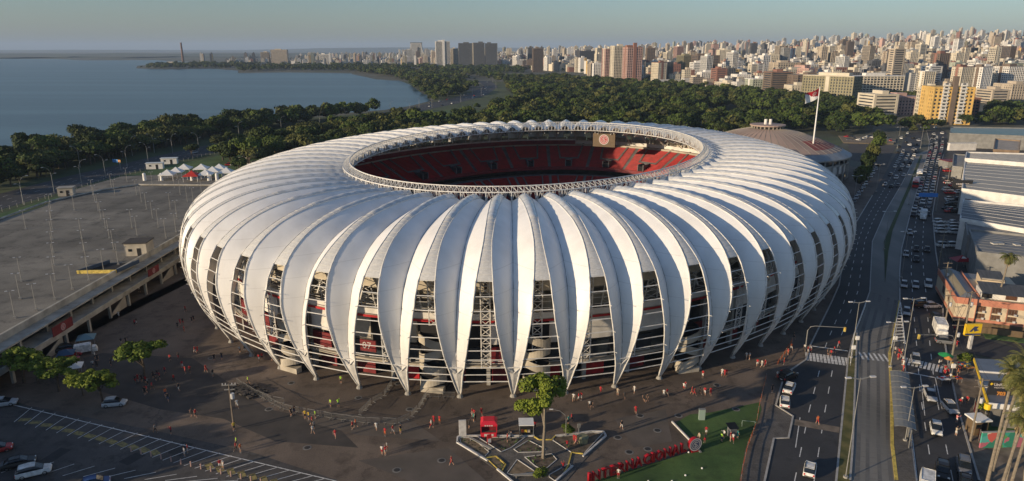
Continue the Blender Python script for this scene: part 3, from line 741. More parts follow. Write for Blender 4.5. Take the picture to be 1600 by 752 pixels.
def tree_kind(key,seed,R,H,th,n,leaf,mats,r0=.3,nl=9,flat=.7,bark='bark',lob=(.34,.52),spread=.62):
    cr,lobes=crown_mesh('crown_'+key,seed,R,H,n,leaf,nl,flat,mats,True,lob,spread); tr=trunk_mesh('trunk_'+key,th+H*.3,r0,lobes,th,M(bark)); TREE[key]=(cr,tr,th)
for i in range(6):
    lm=M(('leaf_dark','leaf_mid','leaf_olive')[i%3])
    tree_kind('park%d'%i,20+i,5.2+.8*(i%3),5.0+.9*(i%2),3.0,1150,.92,[lm,M('bough')],.32,8+i%3)
for i in range(3):
    tree_kind('plaza%d'%i,60+i,3.0,4.4,2.4,2600,.42,[M('leaf_bright'),M('bough')],.16,16,.7,'bark',(.20,.34),.8)
tree_kind('tall',74,3.9,8.2,5.9,5200,.42,[M('leaf_bright'),M('bough')],.24,20,.8,'bark_pale',(.20,.34),.80)
tree_kind('bush',75,2.3,2.6,.3,1500,.34,[M('leaf_bright'),M('bough')],.10,9)
tree_kind('near',78,4.2,7.5,1.5,3200,.5,[M('leaf_mid'),M('bough')],.22,12)
def put_tree(key,p,s=1.0,rz=0.0,name='park_tree',label=None,group=None,cat='tree',sz=None):
    cr,tr,th=TREE[key]; r=empty(name,(p[0],p[1],p[2] if len(p)>2 else 0),rz,label=label,cat=cat,group=group); r.scale=(s,s,sz or s)
    mobj('trunk',tr,r); c=mobj('crown',cr,r,(0,0,th)); return r
# ------------------------------------------------ vehicles
def paint(name,c,rough=.3,metal=.0): return mat('paint_'+name,c,rough,metal,var=.06,scale=2.0)
for nm,c in dict(white=(.70,.70,.68),silver=(.42,.43,.44),grey=(.15,.155,.165),black=(.018,.018,.02),red=(.36,.02,.02),blue=(.03,.07,.20),beige=(.40,.36,.28)).items(): paint(nm,c)
mat('car_glass',(.012,.016,.02),.08,spec=.8); mat('tyre',(.02,.02,.02),.85); mat('rim',(.35,.35,.36),.35,.8); mat('lamp_clear',(.75,.75,.72),.2); mat('lamp_red',(.45,.02,.02),.3); mat('plastic_black',(.025,.025,.027),.6); mat('plate',(.6,.6,.6),.5)
def loft(st,mi=0):
    """st: list of (x, z0, z1, halfwidth low, halfwidth top)"""
    mb=MB(); rows=[]
    for x,z0,z1,wl,wt in st:
        zm=z0+(z1-z0)*.55
        rows.append([(x,-wl*.94,z0),(x,-wl,z0+.12),(x,-wl,zm),(x,-wt,z1-.03),(x,-wt*.86,z1),(x,wt*.86,z1),(x,wt,z1-.03),(x,wl,zm),(x,wl,z0+.12),(x,wl*.94,z0)])
    mb.grid([r+[r[0]] for r in rows]); mb.add(rows[0],[tuple(range(10))[::-1]]); mb.add(rows[-1],[tuple(range(10))]); return mb
def wheel_mesh():
    mb=MB(); n=14
    def ring(r,y): return [(r*math.cos(2*PI*i/n),y,r*math.sin(2*PI*i/n)) for i in range(n+1)]
    mb.grid([ring(.2,-.1),ring(.31,-.11),ring(.33,-.07),ring(.33,.07),ring(.31,.11),ring(.2,.1)]); return mb.mesh('tyre',M('tyre'))
def rim_mesh():
    mb=MB(); n=14
    for y,s in((-.085,1),(.085,-1)):
        vs=[(0,y*1.15,0)]+[(.2*math.cos(2*PI*i/n),y,.2*math.sin(2*PI*i/n)) for i in range(n)]
        mb.add(vs,[(0,1+i,1+(i+1)%n) for i in range(n)])
    return mb.mesh('rim',M('rim'))
_ty,_ri=wheel_mesh(),rim_mesh()
CARBODY={}
def car_meshes(kind):
    if kind in CARBODY: return CARBODY[kind]
    P=M('paint_white'); g=M('car_glass')
    if kind=='hatch': L=3.9;W=.84; body=[(-1.93,.34,.72,.70,.62),(-1.86,.22,.86,.82,.72),(-1.3,.2,.92,W,.76),(.55,.2,.90,W,.76),(1.2,.2,.84,W,.74),(1.75,.24,.70,.80,.66),(1.92,.32,.55,.66,.56)]; cab=[(-1.78,.86,.92,.70,.66),(-1.45,.86,1.38,.74,.60),(-.6,.86,1.48,.76,.60),(.25,.86,1.42,.76,.60),(1.05,.82,.90,.72,.66)]; roof=[(-1.42,1.36,1.41,.60,.56),(-.6,1.45,1.50,.60,.56),(.22,1.40,1.45,.60,.56)]
    elif kind=='sedan': L=4.5;W=.87; body=[(-2.25,.34,.76,.72,.64),(-2.15,.22,.90,.84,.74),(-1.4,.2,.93,W,.78),(.7,.2,.90,W,.78),(1.4,.2,.84,W,.76),(2.05,.24,.68,.82,.68),(2.24,.32,.55,.68,.58)]; cab=[(-1.75,.88,.93,.72,.68),(-1.15,.88,1.36,.74,.58),(-.4,.88,1.45,.76,.60),(.35,.88,1.40,.76,.60),(1.2,.84,.90,.72,.66)]; roof=[(-1.1,1.34,1.39,.58,.54),(-.4,1.42,1.47,.60,.56),(.32,1.38,1.43,.60,.56)]
    elif kind=='suv': L=4.5;W=.92; body=[(-2.22,.42,.85,.78,.72),(-2.12,.28,1.02,.88,.80),(-1.4,.26,1.06,W,.84),(.7,.26,1.04,W,.84),(1.4,.26,.98,W,.82),(2.02,.3,.84,.86,.74),(2.2,.4,.68,.74,.64)]; cab=[(-2.08,1.0,1.06,.76,.72),(-1.75,1.0,1.58,.80,.66),(-.6,1.0,1.70,.82,.68),(.35,1.0,1.62,.82,.66),(1.25,.98,1.04,.78,.72)]; roof=[(-1.78,1.57,1.63,.67,.62),(-.6,1.67,1.73,.68,.64),(.32,1.60,1.66,.66,.62)]
    elif kind=='van': L=5.2;W=.98; body=[(-2.6,.35,1.95,.94,.86),(-2.5,.3,2.1,.98,.88),(.9,.3,2.1,.98,.88),(1.5,.3,1.95,.98,.84),(2.1,.3,1.15,.96,.80),(2.6,.35,.85,.86,.72)]; cab=[(1.15,1.1,2.0,.99,.85),(1.55,1.1,1.93,.985,.84),(2.08,1.1,1.2,.97,.80)]; roof=[(-2.4,2.1,2.14,.84,.80),(.9,2.1,2.14,.84,.80)]
    elif kind=='bus': L=12;W=1.27; body=[(-6,.4,3.0,1.24,1.16),(-5.9,.35,3.1,W,1.18),(5.8,.35,3.1,W,1.18),(6,.4,2.9,1.22,1.1)]; cab=[(-6.02,1.5,2.5,1.25,1.24),(-5.9,1.45,2.55,1.285,1.27),(5.8,1.45,2.6,1.285,1.27),(6.03,1.2,2.65,1.2,1.15)]; roof=[(-3,3.1,3.3,.6,.55),(-1,3.1,3.3,.6,.55)]
    elif kind=='truck': L=7;W=1.1; body=[(-3.5,.9,3.0,1.12,1.1),(-3.45,.85,3.05,1.12,1.1),(1.5,.85,3.05,1.12,1.1),(1.55,.9,3.0,1.1,1.08)]; cab=[(1.7,.5,1.6,.98,.9),(1.8,.45,2.2,1.0,.9),(2.9,.45,2.1,1.0,.9),(3.3,.5,1.3,.96,.86)]; roof=[(-3.3,3.05,3.09,1.05,1.0),(1.4,3.05,3.09,1.05,1.0)]
    b=loft(body).mesh('body_'+kind,P); c=loft(cab).mesh('window_'+kind,g if kind!='truck' else P); r=loft(roof).mesh('roof_'+kind,P)
    for me in (b,):
        me.polygons.foreach_set('use_smooth',[False]*len(me.polygons))
    x0,x1=body[0][0],body[-1][0]; zt=(body[0][1]+body[0][2])/2
    hl=MB(); hl.box((x1-.10,0,0),(.16,.30,.16)); tl=MB(); tl.box((x0+.05,0,0),(.10,.22,.26))
    lic=MB(); lic.box((x0-.01,0,zt-.12),(.04,.42,.13)); bp=MB(); bp.box((x1+.0,0,.38),(.10,W*1.4,.14)); bp.box((x0,0,.38),(.10,W*1.4,.14))
    CARBODY[kind]=(b,c,r,hl.mesh('headlight',M('lamp_clear')),tl.mesh('taillight',M('lamp_red')),lic.mesh('number_plate',M('plate')),bp.mesh('bumper',M('plastic_black')),x0,x1,W,zt)
    return CARBODY[kind]
NCAR=0
def car(kind,col,p,ang,label,detail=2,name=None,group='cars and buses on the roads'):
    b,c,r,hl,tl,lic,bp,x0,x1,W,zt=car_meshes(kind)
    z=p[2] if len(p)>2 else .06
    nm=name or {'hatch':'hatchback_car','sedan':'sedan_car','suv':'suv_car','van':'delivery_van','bus':'city_bus','truck':'box_truck'}[kind]
    o=empty(nm,(p[0],p[1],z),ang,label=label,cat={'bus':'bus','van':'van','truck':'truck'}.get(kind,'car'),group=group)
    def setm(ob):
        ob.material_slots[0].link='OBJECT'; ob.material_slots[0].material=M('paint_'+col)
    q=mobj('body',b,o); setm(q); mobj('window' if kind!='truck' else 'cab',c,o)
    q=mobj('roof',r,o); setm(q)
    if detail>=1:
        wx=(x1-x0)*.31
        for sx in(-1,1):
            for sy in(-1,1):
                t=mobj('wheel',_ty,o,(sx*wx,sy*(W-.10),.33))
                if detail>=2: mobj('rim',_ri,t)
    if detail>=2:
        zh=b.vertices[0].co.z
        for sy in(-1,1):
            mobj('headlight',hl,o,(-.05,sy*(W-.30),.60 if kind!='suv' else .78)); mobj('taillight',tl,o,(-.02,sy*(W-.22),zt+.1))
        mobj('number_plate',lic,o); mobj('bumper',bp,o)
    return o
# ------------------------------------------------ people
for nm,c in dict(skin=(.42,.24,.16),skin_dark=(.16,.09,.06),hair=(.03,.02,.015),red=(.36,.015,.022),white=(.56,.55,.52),black=(.02,.02,.022),navy=(.02,.03,.08),grey=(.2,.2,.2),hiviz=(.33,.58,.05),yellow=(.6,.42,.05),orange=(.5,.11,.03),teal=(.03,.25,.22),jeans=(.06,.09,.16),beige=(.4,.34,.26),pink=(.55,.2,.2),shoe=(.25,.25,.25)).items(): mat('cloth_'+nm,c,.85,var=.1,scale=8.)
def person_mesh(name,pose,female=False):
    H=1.72
    J={}
    sh=.19 if not female else .165
    J['pelvis']=((0,0,.93),.125); J['waist']=((0,0,1.05),.11 if not female else .095); J['chest']=((.0,0,1.27),.135); J['neck']=((0,0,1.46),.055); J['head0']=((.01,0,1.55),.075); J['head1']=((.01,0,1.65),.085); J['nose']=((.115,0,1.585),.014)
    ed=[('pelvis','waist'),('waist','chest'),('chest','neck'),('neck','head0'),('head0','head1'),('head0','nose')]
    st={'stand':(0,0,.1,.1),'walk':(.32,-.30,-.35,.35),'walk2':(-.25,.28,.4,-.3),'talk':(.04,-.03,.1,1.2),'phone':(0,0.03,1.3,1.1),'sit':(0,0,.5,.5)}[pose]
    for s,nm,lg,ar in ((1,'L',st[0],st[2]),(-1,'R',st[1],st[3])):
        J['hip'+nm]=((0,s*.095,.88),.092)
        if pose=='sit':
            kn=(.42,s*.11,.86); an=(.45,s*.11,.46)
        else:
            kn=(math.sin(lg)*.42+ (.04 if lg>=0 else .02),s*.10,.88-math.cos(lg)*.40); an=(math.sin(lg)*.80-(.12 if lg<0 else 0),s*.10,max(.10,.88-math.cos(lg)*.79)+(.06 if lg<-.1 else 0))
        J['knee'+nm]=(kn,.062); J['ank'+nm]=(an,.042); J['toe'+nm]=((an[0]+.16,an[1]+s*.02,an[2]-.06),.038)
        J['sh'+nm]=((0,s*sh,1.40),.058)
        el=(math.sin(ar)*.28,s*(sh+.07),1.40-math.cos(ar)*.28); f=ar+.35
        if pose in('phone','talk') and ar>.9: f=ar+1.3
        wr=(el[0]+math.sin(f)*.25,s*(sh+.04),el[2]-math.cos(f)*.25)
        J['el'+nm]=(el,.042); J['wr'+nm]=(wr,.028); dx,dz=math.sin(f),-math.cos(f)
        pm=(wr[0]+dx*.07,wr[1],wr[2]+dz*.07); J['palm'+nm]=(pm,.032)
        ed+= [('pelvis','hip'+nm),('hip'+nm,'knee'+nm),('knee'+nm,'ank'+nm),('ank'+nm,'toe'+nm),('chest','sh'+nm),('sh'+nm,'el'+nm),('el'+nm,'wr'+nm),('wr'+nm,'palm'+nm)]
        for i,(o,l) in enumerate(((-.026,.065),(-.009,.08),(.009,.076),(.026,.058))):
            J['f%d%s'%(i,nm)]=((pm[0]+dx*l+dz*o*.8-.01,pm[1]-s*.012,pm[2]+dz*l-dx*o*.8),.0085); ed.append(('palm'+nm,'f%d%s'%(i,nm)))
        J['th'+nm]=((pm[0]+.035,pm[1]-s*.03,pm[2]+.005),.010); ed.append(('palm'+nm,'th'+nm))
    keys=list(J); me=bpy.data.meshes.new(name+'_s'); me.from_pydata([J[k][0] for k in keys],[(keys.index(a),keys.index(b)) for a,b in ed],[]); me.update()
    o=bpy.data.objects.new(name+'_s',me); link(o); md=o.modifiers.new('skin','SKIN'); md.use_smooth_shade=True
    for i,k in enumerate(keys):
        r=J[k][1]; me.skin_vertices[0].data[i].radius=(r,r); me.skin_vertices[0].data[i].use_root=(k=='pelvis')
    sb=o.modifiers.new('sub','SUBSURF'); sb.levels=1
    bpy.context.view_layer.update()
    out=bpy.data.meshes.new_from_object(o.evaluated_get(bpy.context.evaluated_depsgraph_get())); out.name=name
    bpy.data.objects.remove(o); bpy.data.meshes.remove(me)
    for q in ('cloth_skin','cloth_red','cloth_black','cloth_hair','cloth_shoe'): out.materials.append(M(q))
    kn=.50
    for p in out.polygons:
        c=p.center; z=c.z; a=abs(c.y)
        if z>1.60 or (z>1.50 and c.x<-.02): mi=3
        elif z>1.475: mi=0
        elif z>.97: mi=1 if (a<sh+.12 and not (a>sh+.02 and z<1.26)) else 0
        elif z>.52: mi=2 if a<.19 else 0
        elif z>.13: mi=0
        else: mi=4
        if pose=='sit' and z>.8 and z<.97: mi=2
        p.material_index=mi; p.use_smooth=True
    return out
POSES={}
for po in ('stand','walk','walk2','talk','phone'):
    for fm in (0,1): POSES[(po,fm)]=person_mesh('person_'+po,po,bool(fm))
PW_={'stand':'standing','walk':'walking','walk2':'walking','talk':'standing talking','phone':'looking at a phone'}
def person(p,shirt,pants,pose,ang,ctx,fm=0,s=1.0,dark=False,z=None,extra=''):
    me=POSES[(pose,fm)]
    o=mobj('person',me,None,(p[0],p[1],(p[2] if len(p)>2 else .035)),ang); o.scale=(s,s,s)
    for i,mn in ((1,shirt),(2,pants),(0,'skin_dark' if dark else 'skin')):
        o.material_slots[i].link='OBJECT'; o.material_slots[i].material=M('cloth_'+mn)
    sn={'hiviz':'yellow-green vest','navy':'navy shirt'}.get(shirt,shirt+' shirt')
    pn={'jeans':'jeans'}.get(pants,pants+(' shorts' if not fm or pants!='white' else ' shorts'))
    tag(o,f"person in {sn} and {pn} {PW_[pose]} {ctx}",'person',group='people '+ctx)
    return o
# ------------------------------------------------ street furniture
mat('galv',(.27,.27,.26),.5,.3,var=.1,scale=3.); mat('wood_pole',(.17,.14,.11),.9,var=.2,scale=2.)
mat('orange_net',(.45,.10,.02),.8); mat('lamp_head',(.55,.55,.55),.5)
def lamp_meshes():
    P=MB(); P.path([(0,0,0),(0,0,3),(0,0,6)],[.16,.13,.10],6); A=MB(); A.beam((-.6,0,5.9),(.6,0,5.9),.08); H=MB(); H.box((0,0,0),(.45,.22,.10))
    B=MB(); B.box((0,0,.2),(.5,.5,.45)); 
    return P.mesh('pole',M('galv')),A.mesh('arm',M('galv')),H.mesh('lamp_head',M('lamp_head')),B.mesh('base',M('concrete'))
_LP=lamp_meshes()
def deck_lamp(p,rz,label):
    o=empty('deck_lamp_post',p,rz,label=label,cat='lamp post',group='lamp posts on the parking deck')
    mobj('pole',_LP[0],o); mobj('arm',_LP[1],o); mobj('base',_LP[3],o)
    for x in(-.6,.6): mobj('lamp_head',_LP[2],o,(x,0,5.93))
def curve_lamp_meshes():
    P=MB(); pts=[(0,0,0),(0,0,4),(0,0,8)]+[(1.9-1.9*math.cos(t),0,8+3.6*math.sin(t)) for t in (.3,.6,.9,1.2,1.5)]
    P.path([(0,0,0),(0,0,4),(0,0,8)],[.30,.24,.20],7)
    A=MB(); A.path([(0,0,7.8)]+[(2.6-2.6*math.cos(t),0,8+3.4*math.sin(t)) for t in (.3,.6,.9,1.2,1.5)],[.2,.17,.15,.13,.12,.1],6)
    A2=MB(); A2.path([(0,0,6.5)]+[(-1.3+1.3*math.cos(t),0,6.8+1.7*math.sin(t)) for t in (.3,.7,1.1,1.5)],[.16,.13,.12,.11,.1],6)
    H=MB(); H.box((0,0,0),(.9,.32,.14)); return P.mesh('pole',M('galv')),A.mesh('arm',M('galv')),A2.mesh('arm',M('galv')),H.mesh('lamp_head',M('lamp_head'))
_CL=curve_lamp_meshes()
def curve_lamp(p,rz,label,s=1.0,group='curved street lamps along the lakeside avenue'):
    o=empty('street_lamp',p,rz,label=label,cat='street lamp',group=group); o.scale=(s,s,s)
    mobj('pole',_CL[0],o); mobj('arm',_CL[1],o); mobj('arm',_CL[2],o); mobj('lamp_head',_CL[3],o,(2.75,0,11.35)); mobj('lamp_head',_CL[3],o,(-1.5,0,8.5))
def tee_lamp(p,h,rz,label,group,arms=((-1,0),(1,0)),rad=.26,al=2.0):
    o=empty('street_lamp',p,rz,label=label,cat='street lamp',group=group)
    mb=MB(); mb.path([(0,0,0),(0,0,h*.5),(0,0,h)],[rad*1.3,rad,rad*.7],7); mb.build('pole',M('galv'),o)
    for ax,ay in arms:
        mb=MB(); mb.beam((0,0,h-.2),(ax*al,ay*al,h+.1),.12); mb.build('arm',M('galv'),o)
        mb=MB(); mb.box((ax*(al+.3),ay*(al+.3),h+.1),(.8 if ax else .35,.35 if ax else .8,.16)); mb.build('lamp_head',M('lamp_head'),o)
    mb=MB(); mb.cyl((0,0,0),.35,.4,8); mb.build('base',M('concrete'),o)
    return o
# ================================================================= LEFT: parking deck, tents, lakeside avenue
DZ=7.0
ground_mat('deck_top',(.11,.102,.085),(.21,.195,.163),.88,.03,.25,3.,.5,.03)
mat('deck_edge',(.36,.34,.29),.85,var=.25,scale=.4,detail=8)
deck=empty('parking_deck',(-98,150,0),label='two storey concrete parking deck with an open colonnade facing the stadium plaza',cat='parking deck')
def dloc(mb,name,m,kind=None,par=None,label=None):
    o=mb.build(name,m,par or deck,kind=kind,label=label); 
    if par is None: o.location=(98,-150,0)
    return o
EX=-97.6
deck_poly=[(EX,66),(EX,196),(-92,232),(-84,262),(-84,277),(-112,283),(-140,300),(-168,292),(-171,262),(-163,232),(-166,205),(-185,150),(-210,66)]
mb=MB(); mb.prism(deck_poly,6.3,DZ); dloc(mb,'deck_slab',M('deck_top'))
mb=MB(); mb.box((EX+.35,131,6.75),(.5,130,1.9)); dloc(mb,'parapet',M('deck_edge'))
mb=MB(); mb.box((EX+1.8,131,6.1),(3.2,130,.35)); dloc(mb,'eave_slab',M('deck_edge'))
mb=MB(); mb.box((EX+2.6,131,3.25),(5.2,130,.5)); dloc(mb,'middle_slab',M('deck_edge'))
mb=MB(); mb.box((EX+5.1,131,3.75),(.25,130,.9)); dloc(mb,'middle_parapet',M('deck_edge'))
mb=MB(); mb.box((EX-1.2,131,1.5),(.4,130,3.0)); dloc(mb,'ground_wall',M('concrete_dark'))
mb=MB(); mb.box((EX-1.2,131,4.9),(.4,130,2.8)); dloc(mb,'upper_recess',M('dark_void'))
for i in range(17):
    y=68+i*8.0; 
    for nm,x,z,hh in (('column',EX+4.9,1.6,3.2),('column',EX+1.2,4.9,2.9)):
        mb=MB(); mb.box((x,y,z),(.5,.6,hh)); dloc(mb,nm,M('deck_edge'))
    if i%3==1:
        mb=MB(); mb.add([(EX+4.6,y,.03),(EX+4.6,y+7.4,.03),(EX+4.6,y+7.4,3.0),(EX+4.4,y,.03),(EX+4.4,y+7.4,.03),(EX+4.4,y+7.4,3.0)],[(0,1,2),(5,4,3),(0,2,5,3),(1,4,5,2),(0,3,4,1)]); dloc(mb,'ramp_wall',M('cream_concrete'))
    elif i<5:
        mb=MB(); 
        for k in range(9): mb.beam((EX+4.7,y+.5+k*.85,.05),(EX+4.7,y+.5+k*.85,2.8),.09)
        mb.beam((EX+4.7,y+.3,2.7),(EX+4.7,y+7.5,2.7),.1); mb.beam((EX+4.7,y+.3,1.2),(EX+4.7,y+7.5,1.2),.1)
        dloc(mb,'gate_railing',M('galv'))
# far kerb wall, stair box, ramp opening, hut
kerb2=MB(); P=[(-84,266),(-112,270),(-150,271.5),(-158,262),(-166,240),(-164,205)]
kerb2.path([(x,y,DZ+.3) for x,y in P],.7,4); dloc(kerb2,'far_parapet',M('deck_edge'))
def boxat(name,pxs,z0,h,m,par=None,label=None,cat=None,group=None,kind=None):
    """prism on a footprint given by ground points"""
    pts=[at(*p,z0) for p in pxs]; c=sum(pts,Vector())/len(pts)
    mb=MB(); mb.prism([(p.x-(0 if par else c.x),p.y-(0 if par else c.y)) for p in pts],z0 if par else 0,z0+h if par else h)
    o=mb.build(name,m,par); 
    if not par: o.location=(c.x,c.y,z0)
    if label or cat: tag(o,label,cat,group,kind)
    return o
def hut(name,c,size,z,rz,wall,roof,label,cat,over=.3,door=True):
    o=empty(name,(c[0],c[1],z),rz,label=label,cat=cat)
    mb=MB(); mb.box((0,0,size[2]/2),size); mb.build('wall',wall,o)
    mb=MB(); mb.box((0,0,size[2]+.12),(size[0]+over*2,size[1]+over*2,.24)); mb.build('roof',roof,o)
    if door:
        mb=MB(); mb.box((size[0]*.15,-size[1]/2-.02,1.05),(1.0,.08,2.1)); mb.build('door',M('dark_void'),o)
        mb=MB(); mb.box((-size[0]*.25,-size[1]/2-.02,1.6),(.9,.08,.7)); mb.build('window',M('car_glass'),o)
    return o
c=at(219,396,DZ); hut('stair_hut',(c.x,c.y),(5.5,5.0,3.4),DZ,.12,M('cream_concrete'),M('plaza_dark'),'cream concrete stair hut with a dark flat roof on the parking deck','stair hut')
c=at(105,305,DZ); hut('guard_hut',(c.x,c.y),(5.0,3.5,2.9),DZ,.3,M('cream_concrete'),M('concrete'),'small pale guard hut at the far left edge of the parking deck','hut')
rp=empty('ramp_opening',at(162,421,DZ),.05,label='sunken car ramp opening with a yellow rim and blue side wall on the parking deck',cat='ramp')
mb=MB(); mb.sheet([(-4.5,-3,.02),(4.5,-3,.02),(6,5,.02),(-1,5,.02)]); mb.build('ramp_floor',M('dark_void'),rp)
mb=MB(); mb.box((0,-3.1,.4),(9.4,.35,.8)); mb.build('rim',M('paint_yellow'),rp)
mat('blue_wall',(.03,.06,.11),.7); mb=MB(); mb.beam((4.6,-3,.4),(6.2,5.2,.4),.3,.9); mb.beam((-4.6,-3,.4),(-1.1,5.2,.4),.3,.9); mb.build('side_wall',M('blue_wall'),rp,kind='stuff')
# banners on the facade
def banner(px,py,w_,h_,label):
    p=at(px,py,4.8); p.x=EX+5.35; 
    o=empty('facade_banner',(p.x,p.y,0),PI/2,label=label,cat='banner')
    mb=MB(); mb.box((0,0,5.0),(w_,.08,h_)); mb.build('cloth',M('dark_red'),o)
    k=crest(o,(0,-.05,5.0),h_*.36)
banner(48,512,6.5,2.0,'dark red banner with a round white crest on the near end of the parking deck')
banner(197,424,5.5,1.8,'smaller red banner on the parking deck wall toward the stadium')
# lamp posts on the deck
dl=[(117,342),(337,258),(232,262),(232,300),(238,345),(238,390),(242,450),(246,505),(250,575),(445,260),(458,300),(478,340),(495,385),(515,440),(535,503),(520,188),(618,190),(640,220),(663,255),(690,297),(717,336),(750,384),(789,157),(815,187),(847,220),(770,253),(800,293),(597,338),(620,372),(796,358),(912,185),(380,442),(393,505),(402,575),(98,578),(92,658),(165,710),(248,660),(328,615),(470,538),(68,745),(430,220),(420,190),(370,385),(875,230),(575,130),(690,150),(505,160)]
for i,(x,y) in enumerate(dl):
    p=at(x/2.8925,y/2.8925+240,DZ)
    deck_lamp((p.x,p.y,DZ),.4,'slim twin-headed grey lamp post standing on the parking deck')
# white peaked tents
mat('tent_white',(.74,.74,.72),.6,var=.05,scale=.8); mat('tent_red',(.45,.03,.02),.6)
def tent(pxk,pyk,s,m,label,open_=True):
    p=at(pxk,pyk,DZ+4.4); o=empty('market_tent',(p.x,p.y,DZ),.15,label=label,cat='tent',group='peaked tents at the far end of the parking deck')
    mb=MB(); n=5; rows=[]
    for i in range(n+1):
        f=i/n; r=s*(1-f)**.9/1; z=2.5+1.9*(1-(1-f)**1.0)*1.0 if 0 else 2.5+1.9*f**1.25
        r=s*(1-f); rows.append([(-r,-r,z),(r,-r,z),(r,r,z),(-r,r,z),(-r,-r,z)])
    mb.grid(rows); mb.grid([[(a,b,2.15) for a,b in((-s,-s),(s,-s),(s,s),(-s,s),(-s,-s))],rows[0]]); mb.build('canopy',M(m),o)
    for a in(-1,1):
        for b in(-1,1):
            mb=MB(); mb.beam((a*s*.96,b*s*.96,0),(a*s*.96,b*s*.96,2.3),.14); mb.build('post',M('white_steel'),o)
for i,(x,y,m) in enumerate([(505,405,0),(590,382,0),(670,350,0),(840,350,0),(880,405,0),(950,375,0),(1015,350,0),(1085,385,0),(745,415,1)]):
    tent(180+x/6.268,200+y/6.268,2.9,'tent_red' if m else 'tent_white',('flat red' if m else 'white peaked')+' canopy tent at the far end of the parking deck')
for i,x in enumerate((290,458,755,920,1000,1068)):
    p=at(180+x/6.268,200+(515-(x>1000)*30)/6.268,DZ); o=empty('inflatable_pillar',(p.x,p.y,DZ),0,label='white round inflatable pillar in front of the tents',cat='pillar',group='white pillars by the tents')
    mb=MB(); mb.cyl((0,0,0),.7,2.9,12,r2=.62); mb.build('tube',M('tent_white'),o); mb=MB(); mb.cyl((0,0,2.9),.62,.25,12,r2=.25); mb.build('cap',M('tent_white'),o)
for x,y in((395,400),(535,350)):
    p=at(180+x/6.268,200+y/6.268,DZ); hut('site_cabin',(p.x,p.y),(7,2.6,2.6),DZ,.2,M('wall_white'),M('strip_panel'),'long low white cabin behind the tents, '+('nearer' if x<400 else 'farther'),'cabin')
# lakeside avenue
LL=[(-160,372),(0,303),(100,277),(180,259),(250,243),(330,226),(420,206),(500,192),(580,179),(640,168),(700,155),(740,144),(757,134),(745,126),(705,118),(660,113.5),(640,111)]
LR=[(-160,402),(0,328),(100,299),(180,276),(250,258),(330,240),(420,219),(500,203),(580,189),(640,177),(710,163),(760,149),(778,136),(766,125),(720,116.5),(665,112.5),(645,110.2)]
strip('lakeside_avenue',LL,LR,.05,M('asphalt'))
mk2=MB()
for f in (.25,.5,.75): dashes(mk2,lerp_line(LL[:13],LR[:13],f,160),3,5,.16,z=.062)
mk2.build('avenue_marking',M('paint_white'),kind='stuff')
poly('avenue_verge',[(-160,410),(0,334),(100,304),(180,280),(250,262),(330,246),(420,224),(500,207),(640,181),(700,172),(900,176),(900,200),(600,225),(420,262),(345,285),(200,285),(114,302),(0,345),(-160,420)],.02,M('lawn'))
for i,(x,y) in enumerate([(37,320),(85,302),(128,289),(165.5,278),(199,262),(232,255),(270,240),(311,237),(207,244),(241.5,239),(272,228),(345,212),(374,217),(125.5,262),(440,206),(470,196),(500,198),(540,190),(560,182),(585,181),(610,178),(640,176),(655,167),(675,169),(700,158),(720,160),(738,147),(752,150),(762,138),(775,139),(770,129),(748,122),(730,119),(712,116)]):
    p=at(x,y); curve_lamp((p.x,p.y,.04),math.radians(200 if i%2 else 20)+.3,'tall grey street lamp with curved double arm beside the lakeside avenue',1.0 if y>150 else 1.15)
fn=MB()
for i in range(90):
    t=i/89; a=lerp_line(LR[:8],LR[:8],0,90)[i] if i==0 else _fp[i]
    if i==0: _fp=lerp_line(LR[:8],LR[:8],0,90)
    a=_fp[i]; fn.beam((a.x+3,a.y-4,0),(a.x+3,a.y-4,1.6),.12)
    if i: b_=_fp[i-1]; fn.beam((a.x+3,a.y-4,1.5),(b_.x+3,b_.y-4,1.5),.06); fn.beam((a.x+3,a.y-4,.8),(b_.x+3,b_.y-4,.8),.06)
tag(fn.build('avenue_fence',M('galv')),'thin grey wire fence between the lakeside avenue and the parking deck','fence')
def on_avenue(f,t): 
    P=lerp_line(LL[:13],LR[:13],f,400); i=int(t*398); d=P[i+1]-P[i]; return P[i],math.atan2(d.y,d.x)
rc=random.Random(5)
for i in range(34):
    f=rc.choice([.12,.37,.62,.87]); t=rc.uniform(.16,.97); p,a=on_avenue(f,t); col=rc.choice(['white','white','silver','grey','black','red']); kd=rc.choice(['hatch','sedan','suv','hatch'])
    car(kd,col,(p.x,p.y,.06),a+(PI if f<.5 else 0),f'{col} {dict(hatch="hatchback",sedan="sedan",suv="SUV")[kd]} driving on the lakeside avenue',1,group='cars on the lakeside avenue')
for i,(x,y,col) in enumerate([(1165,350,'white'),(1180,335,'grey'),(1230,300,'white'),(1265,285,'white'),(1300,280,'black'),(1340,345,'white'),(1372,330,'grey'),(1120,350,'red')]):
    p=at(180+x/6.268,200+y/6.268+3,0); car('sedan' if i%2 else 'hatch',col,(p.x,p.y,.04),.3,f'{col} car parked on the grass behind the tents',1,group='cars behind the tents')
# blue and orange road sign
p=at(189,267); o=empty('road_sign',(p.x,p.y,0),-.4,label='wide blue road sign with an orange end on a pole beside the lakeside avenue',cat='road sign')
mat('sign_blue',(.03,.20,.48),.5); mat('sign_orange',(.6,.25,.05),.5)
mb=MB(); mb.beam((0,0,0),(0,0,5.5),.25); mb.build('pole',M('galv'),o); mb=MB(); mb.box((-3.0,0,4.9),(4.0,.15,1.6)); mb.build('sign_panel',M('sign_blue'),o); mb=MB(); mb.box((-.1,-.0,4.9),(1.7,.16,1.4)); mb.build('sign_end',M('sign_orange'),o)
